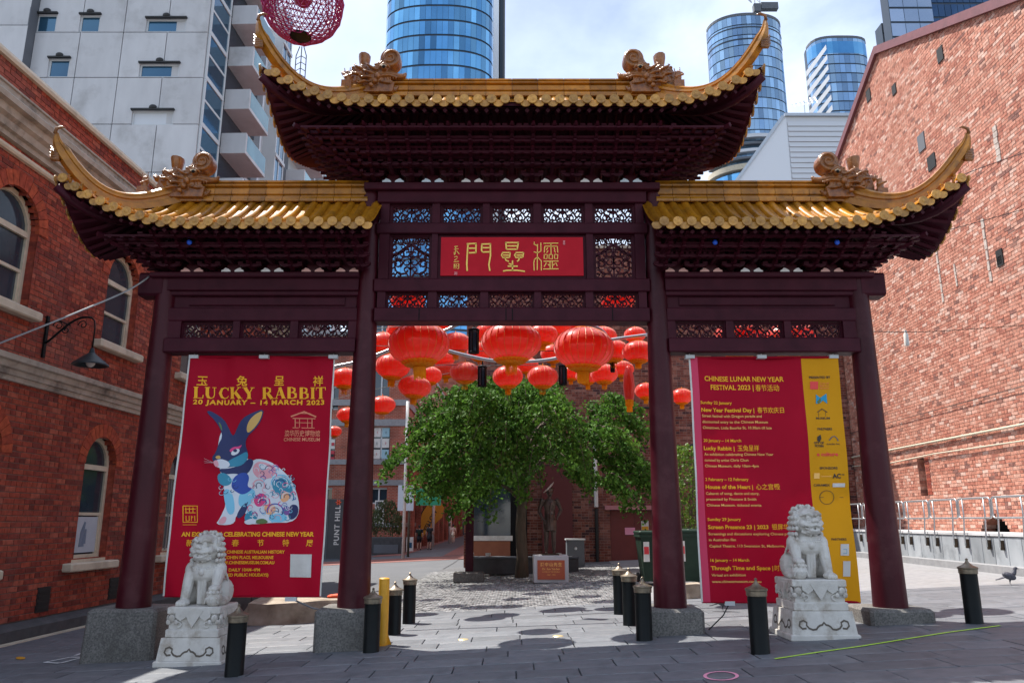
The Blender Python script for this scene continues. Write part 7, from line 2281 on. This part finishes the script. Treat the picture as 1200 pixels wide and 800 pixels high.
# serif display title drawn letter by letter
def serif(ch):
    T_, t_ = .26, .075      # thick and thin stems (unit cap height 1)
    L = []
    def bar(x0, y0, x1, y1, w): L.append(([(x0, y0), (x1, y1)], w))
    def foot(x, y, w=.36): L.append(([(x - w / 2, y), (x + w / 2, y)], .06))
    if ch == 'L': bar(.2, 0, .2, 1, T_); foot(.2, .97); bar(.02, .03, .72, .03, .06); bar(.69, .0, .72, .3, .08); W_ = .8
    elif ch == 'U': L.append(([(.2, 1), (.2, .35), (.27, .12), (.45, .03), (.63, .12), (.70, .35), (.70, 1)], [T_, T_, .22, .09, .08, .08, .08])); foot(.2, .97); foot(.70, .97, .3); W_ = .95
    elif ch == 'C': L.append(([(.80, .74), (.72, .90), (.52, .97), (.30, .86), (.17, .5), (.30, .14), (.52, .03), (.72, .10), (.82, .26)], [.10, .08, .08, .2, T_, .2, .08, .08, .05])); bar(.81, .70, .81, .98, .05); W_ = .92
    elif ch == 'K': bar(.2, 0, .2, 1, T_); foot(.2, .97); foot(.2, .03); bar(.3, .42, .74, .97, t_); bar(.42, .58, .78, .03, T_); foot(.74, .97, .3); foot(.80, .03, .34); W_ = 1.0
    elif ch == 'Y': bar(.16, .97, .45, .45, T_); bar(.72, .97, .47, .45, t_); bar(.46, .5, .46, 0, T_); foot(.16, .97); foot(.72, .97, .3); foot(.46, .03); W_ = .92
    elif ch == 'R': bar(.2, 0, .2, 1, T_); foot(.2, .03); L.append(([(.08, .97), (.45, .97), (.66, .86), (.66, .62), (.45, .50), (.2, .50)], [.06, .07, .2, .2, .07, .06])); bar(.45, .5, .78, .03, T_); foot(.82, .03, .26); W_ = .98
    elif ch == 'A': bar(.45, .97, .16, .03, t_); bar(.45, .97, .74, .03, T_); bar(.27, .33, .62, .33, .06); foot(.15, .03, .28); foot(.75, .03, .34); W_ = .95
    elif ch == 'B': bar(.2, 0, .2, 1, T_); L.append(([(.08, .97), (.42, .97), (.60, .86), (.60, .65), (.42, .53), (.2, .53)], [.06, .07, .18, .18, .07, .06])); L.append(([(.3, .53), (.48, .53), (.68, .42), (.68, .15), (.48, .03), (.08, .03)], [.06, .07, .2, .2, .07, .06])); W_ = .88
    elif ch == 'I': bar(.2, 0, .2, 1, T_); foot(.2, .97); foot(.2, .03); W_ = .42
    elif ch == 'T': bar(.42, 0, .42, 1, T_); bar(.05, .96, .79, .96, .07); bar(.06, .74, .06, .98, .06); bar(.78, .74, .78, .98, .06); foot(.42, .03); W_ = .88
    else: W_ = .5
    return L, W_
def serif_line(s, px0, px1, py, hpx, org, wf, mat, parent):
    tot = sum(serif(c)[1] for c in s); x = 0
    for ch in s:
        L, W_ = serif(ch); b = MB()
        for pts, w in L:
            P_ = []
            for (a, v) in pts:
                p = at(px0 + (px1 - px0) * (x + a) / tot, py - v * hpx, 10.0) - org; P_.append((p.x, p.z))
            k = abs(at(600, py - hpx, 10).z - at(600, py, 10).z)
            b.ribbon(P_, [q * k for q in w] if hasattr(w, '__len__') else w * k, 0, .001)
        if b.v:
            b.v = [(v[0], wf(v[0], v[2]) - .007 + v[1], v[2]) for v in b.v]; b.build('letter', mat, parent)
        x += W_
serif_line('LUCKY RABBIT', 228, 383, 467, 13.5, O1, wf1, M_tgold, c1b)
px_text('20 JANUARY – 14 MARCH 2023', 228, 473.8, 5.2, *A1, M_tgold, c1b, bold=.0035, wpx=152, space=1.2)
# museum pavilion logo
for (pts, w) in (([(341, 488), (356, 482), (370, 488)], .02), ([(343, 490), (369, 490)], .012), ([(346, 495), (365, 495)], .008), ([(346, 490), (346, 501)], .012), ([(351, 490), (351, 501)], .008), ([(360, 490), (360, 501)], .008), ([(365, 490), (365, 501)], .012), ([(349, 484), (363, 484)], .01), ([(343, 501), (368, 501)], .01)):
    px_stroke(pts, w, *A1, pm('logo_rose', (.72, .22, .12), rough=.6) if 'logo_rose' not in MATS else MATS['logo_rose'], c1b, 'logo_stroke')
px_text('澳华历史博物馆', 333, 510.5, 5.6, *A1, MATS['logo_rose'], c1b, wpx=41, bold=.001)
px_text('CHINESE MUSEUM', 332, 516.5, 4.0, *A1, MATS['logo_rose'], c1b, wpx=42, bold=.0012)
# artist seal
for (pts, w) in (([(216, 592.5), (232, 592.5), (232, 611.5), (215.5, 611.5), (216, 592.5)], .012), ([(218, 596), (230, 596)], .009), ([(218, 600.5), (230, 600.5)], .009), ([(219, 594), (219, 601)], .009), ([(223, 594), (223, 601)], .009), ([(227, 594), (227, 601)], .009), ([(219, 604), (219, 610), (222, 610)], .009), ([(222.5, 604), (222.5, 610)], .009), ([(225, 610), (225, 604), (227, 605), (225, 607)], .008), ([(229, 604), (229, 610)], .009), ([(215, 614.5), (231, 614.5)], .006)):
    px_stroke(pts, w, *A1, M_tgold, c1b, 'seal_stroke')
px_text('AN EXHIBITION CELEBRATING CHINESE NEW YEAR', 213, 628, 5.0, *A1, M_tgold, c1b, wpx=155, bold=.003)
for ch, px in (('新', 218), ('年', 244), ('春', 271), ('节', 301), ('特', 330), ('展', 359)): px_text(ch, px, 639, 6.0, *A1, M_tpale if ch in '' else M_tgold, c1b, bold=.001)
px_text('MUSEUM OF CHINESE AUSTRALIAN HISTORY', 239, 648, 3.5, *A1, M_tgold, c1b, wpx=94, bold=.0018)
px_text('22 COHEN PLACE, MELBOURNE', 257, 654.5, 3.5, *A1, M_tgold, c1b, wpx=63, bold=.0018)
px_text('WWW.CHINESEMUSEUM.COM.AU', 253, 660.5, 3.5, *A1, M_tgold, c1b, wpx=68, bold=.0018)
px_text('DAILY 10AM–4PM', 268, 669, 3.5, *A1, M_tgold, c1b, wpx=36, bold=.0018)
px_text('(CLOSED PUBLIC HOLIDAYS)', 254, 675, 3.5, *A1, M_tgold, c1b, wpx=60, bold=.0018)
px_poly([(340, 649), (366, 649), (365, 676), (339, 676)], O1, wf1, M_white, c1b, 'blank_square')
def chaikin(P, n=2):
    for _ in range(n):
        Q = []
        for i in range(len(P)):
            a, b = P[i], P[(i + 1) % len(P)]
            Q += [(a[0] * .75 + b[0] * .25, a[1] * .75 + b[1] * .25), (a[0] * .25 + b[0] * .75, a[1] * .25 + b[1] * .75)]
        P = Q
    return P
# the rabbit (a plain patterned rabbit in the banner's colours)
cols = dict(navy=(.012, .022, .11), blue=(.02, .07, .38), teal=(.03, .26, .40), sky=(.20, .55, .75), white=(.68, .72, .78), pink=(.78, .36, .42), rose=(.72, .05, .22), peach=(.82, .42, .22), gold=(.62, .38, .10), green=(.10, .17, .05), purple=(.22, .08, .32))
CM = {k: pm('print_' + k, v, rough=.55) for k, v in cols.items()}
RBT = px_poly(chaikin([(276, 530), (266, 524), (262, 510), (259, 505), (255, 532), (258, 548), (262, 566), (266, 590), (259, 607), (254, 614), (268, 615), (275, 612), (276, 604), (284, 598), (290, 605), (284, 613), (300, 614), (318, 612), (340, 612), (349, 605), (351, 592), (347, 575), (340, 560), (328, 548), (316, 540), (302, 537), (295, 540)], 1), O1, wf1, CM['white'], c1b, 'rabbit', .008)
def rp(c, pts, off=.0095): return px_poly(chaikin(pts), O1, wf1, CM[c], RBT, 'patch', off)
head = [(251, 541), (249, 536), (254, 530), (257, 520), (261, 512), (259, 503), (253, 493), (243, 483), (246, 481), (254, 485), (262, 491), (267, 499), (271, 509), (274, 510), (278, 500), (284, 490), (296, 483), (309, 478), (306, 492), (299, 503), (290, 511), (287, 520), (291, 532), (286, 541), (277, 546), (262, 548), (254, 546)]
px_poly(chaikin(head, 1), O1, wf1, CM['navy'], RBT, 'head', .009)
rp('gold', [(308, 480), (304, 493), (297, 503), (290, 508), (289, 500), (293, 491), (300, 484)], .0105)
rp('green', [(256, 493), (260, 498), (261, 506), (258, 500)], .0105)
rp('teal', [(262, 545), (270, 538), (280, 533), (289, 528), (291, 534), (286, 543), (276, 547)], .0105)
rp('white', [(252, 541), (258, 537), (268, 540), (270, 546), (262, 549), (254, 547)], .011)
rp('pink', [(250, 541), (255, 538), (258, 545), (254, 548)], .0115); rp('gold', [(253, 535), (258, 533), (260, 537), (255, 538)], .0115)
rp('rose', [(268, 528), (273, 523), (279, 523), (284, 520), (280, 526), (272, 530)], .011); rp('white', [(270, 530), (276, 525), (281, 526), (279, 531), (272, 534)], .0115)
rp('navy', [(272, 528), (275, 525), (278, 527), (276, 530)], .012)
rp('navy', [(256, 549), (268, 549), (282, 544), (292, 536), (298, 540), (292, 552), (284, 558), (276, 554), (262, 556)], .0105)
rp('teal', [(255, 556), (262, 553), (270, 558), (272, 566), (264, 570), (257, 566)], .011); rp('blue', [(274, 557), (286, 552), (292, 558), (288, 570), (296, 572), (284, 580), (276, 576), (270, 570)], .011)
rp('sky', [(280, 576), (292, 570), (300, 576), (294, 590), (284, 596), (278, 590)], .0105); rp('sky', [(262, 572), (272, 574), (276, 600), (268, 604), (264, 588)], .010)
rp('teal', [(286, 602), (296, 596), (304, 604), (296, 612), (286, 611)], .0108)
rp('pink', [(300, 540), (314, 542), (326, 550), (318, 560), (304, 562), (294, 552)], .0105); rp('white', [(302, 543), (310, 543), (316, 548), (306, 552)], .011)
rp('teal', [(318, 562), (332, 556), (341, 566), (344, 580), (332, 584), (320, 576)], .0108)
rp('rose', [(296, 582), (308, 576), (314, 584), (306, 594), (298, 592)], .0108); rp('peach', [(308, 592), (320, 588), (324, 600), (312, 604)], .0108)
rp('peach', [(326, 578), (336, 574), (340, 584), (330, 590)], .0112); rp('navy', [(340, 590), (350, 592), (349, 604), (340, 610), (336, 602)], .0108)
rp('purple', [(330, 594), (338, 592), (340, 602), (332, 604)], .0112); rp('sky', [(314, 604), (328, 600), (338, 606), (330, 612), (316, 611)], .0108)
rp('green', [(296, 611), (308, 606), (316, 612), (304, 614)], .0115); rp('white', [(284, 611), (296, 606), (302, 612), (290, 615)], .0118); rp('pink', [(256, 613), (262, 604), (267, 606), (264, 614)], .0108)
rp('navy', [(276, 604), (284, 590), (291, 584), (288, 600), (280, 608)], .0105)
for (cx, cy, R0, c) in ((329, 566, 11, 'sky'), (336, 582, 8, 'teal'), (322, 598, 9, 'blue'), (308, 588, 8, 'rose'), (303, 568, 7, 'pink')):
    for j in range(3):
        r_ = R0 * (1 - j * .28)
        px_stroke([(cx + r_ * math.cos(t), cy + r_ * .9 * math.sin(t)) for t in [PI * .9 + PI * 1.3 * i / 14 for i in range(15)]], .014 - .003 * j, *A1, CM[(c, 'white', 'navy')[j]], RBT, 'wave', .0122)
rr = random.Random(9)
for k in range(90):   # curls and waves in the fur pattern
    cx, cy = rr.uniform(292, 346), rr.uniform(545, 608)
    if ((cx - 318) / 32) ** 2 + ((cy - 578) / 34) ** 2 > 1: continue
    r0 = rr.uniform(2, 5.5); sg = rr.choice([-1, 1]); a0 = rr.uniform(0, 6)
    px_stroke([(cx + r0 * (1 - k_ / 12) * math.cos(a0 + sg * k_ * .55), cy + r0 * .95 * (1 - k_ / 12) * math.sin(a0 + sg * k_ * .55)) for k_ in range(10)], [.010 * (1 - k_ / 14) for k_ in range(10)], *A1, CM[rr.choice(['white', 'sky', 'navy', 'rose', 'teal', 'pink', 'blue', 'white'])], RBT, 'curl', .0125)
for k in range(10):
    cx, cy = rr.uniform(258, 284), rr.uniform(556, 584); r0 = rr.uniform(2, 4)
    px_stroke([(cx + r0 * (1 - k_ / 12) * math.cos(k_ * .6), cy + r0 * (1 - k_ / 12) * math.sin(k_ * .6)) for k_ in range(9)], .006, *A1, CM[rr.choice(['white', 'sky', 'navy'])], RBT, 'curl', .0125)
for dy in (-3, 0, 2): px_stroke([(251, 542), (240, 540 + dy)], .002, *A1, CM['white'], RBT, 'whisker', .010)

# ---- right banner: festival programme
w2 = lambda x, z: .016 * math.sin(x * 10 - z * 2.2 + math.sin(z * 2.5)) + .012 * math.sin(x * 4 - z * 1.7) + .008 * math.sin(z * 5 + x * 2) + .018 * math.sin(x * 2.6 + 2)
B2, O2, uv2, wf2, c2_ = banner('crimson festival programme banner with a mustard sponsor strip, hanging in the right bay', (808, 419), (980, 418), (1008, 705), (823, 705), M_bann, w2, None)
sp_u = .755
c2b = cloth(B2, uv2, wf2, 0, sp_u, M_bann, 'cloth'); c2y = cloth(B2, uv2, wf2, sp_u, 1, M_banny, 'sponsor_strip', 0, 12, 44)
cloth(B2, uv2, wf2, -.008, .004, M_white, 'edge_hem', -.003, 1, 40)
cloth(B2, uv2, wf2, .003, .05, pm('bright_red_fold', (.62, .02, .09), rough=.5), 'side_fold', -.003, 2, 40)
for v_ in (0, 1):
    x0, z0 = uv2(0, v_); x1, z1 = uv2(1, v_); b = MB(); b.tube([(x0, wf2(x0, z0) + .02, z0), (x1, wf2(x1, z1) + .02, z1)], .016, 8); b.build('batten', M_bann, B2)
for px in (808, 892, 976): hanger(B2, O2, px, 396, 418, None)
q = at(855, 706, 10) - O2; b = MB(); b.box(q.x - .06, q.x + .06, -.02, .03, q.z - .03, q.z + .02); b.build('bottom_clamp', M_frame, B2)
b = MB(); b.tube([q, q + Vector((-.1, -.05, -.14)), q + Vector((-.3, -.1, -.3))], .008, 5); b.build('tie_rope', M_cable, B2)
A2 = (B2, O2, wf2)
T2_ = lambda s, px, py, h, w=None, b_=.0008, mat=M_tpale: px_text(s, px, py, h, *A2, mat, c2b, bold=b_ * .6, wpx=w)
T2_('CHINESE LUNAR NEW YEAR', 825, 446.5, 5.6, 94, .0032, M_tgold); T2_('FESTIVAL 2023 |', 832.5, 456.5, 5.6, 51, .0032, M_tgold); T2_('春节活动', 886, 457, 5.8, 28, .0008, M_tgold)
T2_('Sunday 22 January', 820, 473.5, 3.4, 38, .0016, M_tgold); T2_('New Year Festival Day |', 821, 482.5, 4.4, 63, .003, M_tgold); T2_('春节欢庆日', 888, 483, 5.2, 31, .001, M_tgold)
T2_('Street festival with Dragon parade and', 822, 488.8, 3.0, 71); T2_('discounted entry to the Chinese Museum', 822.5, 495.6, 3.0, 78); T2_('Chinatown, Little Bourke St, 10.30am till late', 823, 502.4, 3.0, 82)
T2_('20 January – 14 March', 824, 517.5, 3.4, 45, .0016, M_tgold); T2_('Lucky Rabbit |', 824.5, 527, 4.4, 37, .003, M_tgold); T2_('玉兔呈祥', 865, 527.5, 5.2, 25, .001, M_tgold)
T2_('An exhibition celebrating Chinese New Year', 825, 533.4, 3.0, 82); T2_('curated by artist Chris Chun', 825.5, 540.2, 3.0, 52); T2_('Chinese Museum, daily 10am–4pm', 826, 547, 3.0, 64)
T2_('2 February – 12 February', 826.5, 563, 3.4, 51, .0016, M_tgold); T2_('House of the Heart |', 827, 572.3, 4.4, 56, .003, M_tgold); T2_('心之宫殿', 887, 572.8, 5.2, 27, .001, M_tgold)
T2_('Cabaret of song, dance and story,', 827.5, 579.3, 3.0, 63); T2_('presented by Finucane & Smith', 828, 586, 3.0, 59); T2_('Chinese Museum. ticketed events', 828.5, 593, 3.0, 64)
T2_('Sunday 29 January', 829.5, 609.8, 3.4, 39, .0016, M_tgold); T2_('Screen Presence 23 | 2023', 830, 619.3, 4.4, 70, .003, M_tgold); T2_('银屏华风', 904, 619.8, 5.2, 27, .001, M_tgold)
T2_('Screenings and discussions exploring Chinese presence', 830.5, 626.6, 3.0, 106); T2_('in Australian film', 831, 633.5, 3.0, 32); T2_('Capitol Theatre, 113 Swanston St, Melbourne, ticketed', 831.5, 640.8, 3.0, 105)
T2_('16 January – 14 March', 832.5, 657.6, 3.4, 46, .0016, M_tgold); T2_('Through Time and Space |', 833, 667.3, 4.4, 73, .003, M_tgold); T2_('时空之旅', 908, 668, 5.2, 27, .001, M_tgold)
T2_('Virtual art exhibition', 833.5, 674.8, 3.0, 41); T2_('www.chinesemuseum.com.au', 834, 682.3, 3.0, 58)
Y2 = lambda s, px, py, h, w, b_=.001, mat=M_tdk: px_text(s, px, py, h, *A2, mat, c2y, bold=b_, wpx=w)
M_lr = pm('logo_red', (.80, .05, .04), rough=.5); M_lo = pm('logo_orange', (.80, .20, .05), rough=.5); M_lb = pm('logo_blue', (.0, .30, .52), rough=.5)
Y2('PRESENTED BY', 948, 443.5, 2.6, 24); px_poly([(949, 447), (958.5, 447), (958.5, 456), (949, 456)], O2, wf2, M_lr, c2y, 'sponsor_mark')
for k in range(3): Y2(['City of', 'Melbourne', 'Chinatown'][k], 960.5, 450.2 + k * 2.8, 1.9, 10, .0004, M_lo)
px_poly([(956, 473), (956, 462), (961, 466), (968, 461), (969, 473), (964, 469), (961, 472)], O2, wf2, M_lb, c2y, 'sponsor_mark'); px_poly([(957, 471), (961, 466), (962, 470), (959, 473)], O2, wf2, CM['green'], c2y, 'sponsor_mark', .0085)
px_stroke([(957.5, 483), (963, 479), (969, 483)], .01, *A2, M_tdk, c2y, 'sponsor_mark'); px_stroke([(959, 483), (959, 488)], .004, *A2, M_tdk, c2y, 'sponsor_mark'); px_stroke([(967, 483), (967, 488)], .004, *A2, M_tdk, c2y, 'sponsor_mark'); Y2('MUSEUM', 956, 491, 2.2, 16)
Y2('PARTNERS', 957.5, 503.8, 2.6, 17)
px_poly([(957, 512), (961, 509), (962, 514), (960, 518), (957, 516)], O2, wf2, M_tdk, c2y, 'sponsor_mark'); Y2('CITY OF', 953, 520, 2.4, 12, .0015); Y2('VICTORIA', 954, 523.5, 2.4, 11, .0015)
px_stroke([(971, 516), (974, 512), (977, 511), (980, 514), (981, 517)], .012, *A2, M_concd, c2y, 'sponsor_mark'); Y2('Australian Gov.', 968, 521, 1.9, 15, .0004)
Y2('e culture', 957, 534, 4.2, 24, .002, M_lr)
Y2('SPONSORS', 960.5, 549.5, 2.6, 20); px_poly([(954, 554), (960.5, 554), (960.5, 560.5), (954, 560.5)], O2, wf2, M_tpale, c2y, 'sponsor_mark'); Y2('Commonwealth', 962, 558.5, 1.8, 12, .0003, M_tpale); Y2('AC', 975, 560, 5.0, 9.5, .003); Y2('xp', 985, 556.5, 2, 3.5, .0003)
Y2('CARAMEX', 954, 569.4, 2.6, 18); px_poly([(975, 566), (989.5, 566), (989.5, 570.5), (975, 570.5)], O2, wf2, M_white, c2y, 'sponsor_mark')
px_stroke([(968.5 + 8 * math.cos(t), 582.5 + 8 * math.sin(t)) for t in [2 * PI * k / 24 for k in range(25)]], .006, *A2, M_tdk, c2y, 'sponsor_mark'); px_stroke([(960, 582.5), (988, 582.5)], .006, *A2, M_tdk, c2y, 'sponsor_mark')
Y2('PARTNERS', 974, 632.7, 2.6, 18)
px_poly([(985, 637), (994.5, 637), (994.5, 650.5), (985, 650.5)], O2, wf2, M_white, c2y, 'sponsor_mark'); px_stroke([(988, 643), (992, 643), (992, 648), (988, 648)], .005, *A2, M_lb, c2y, 'sponsor_mark', .009)
px_poly([(988, 657), (996, 657), (996, 675), (988, 675)], O2, wf2, M_white, c2y, 'blank_square')
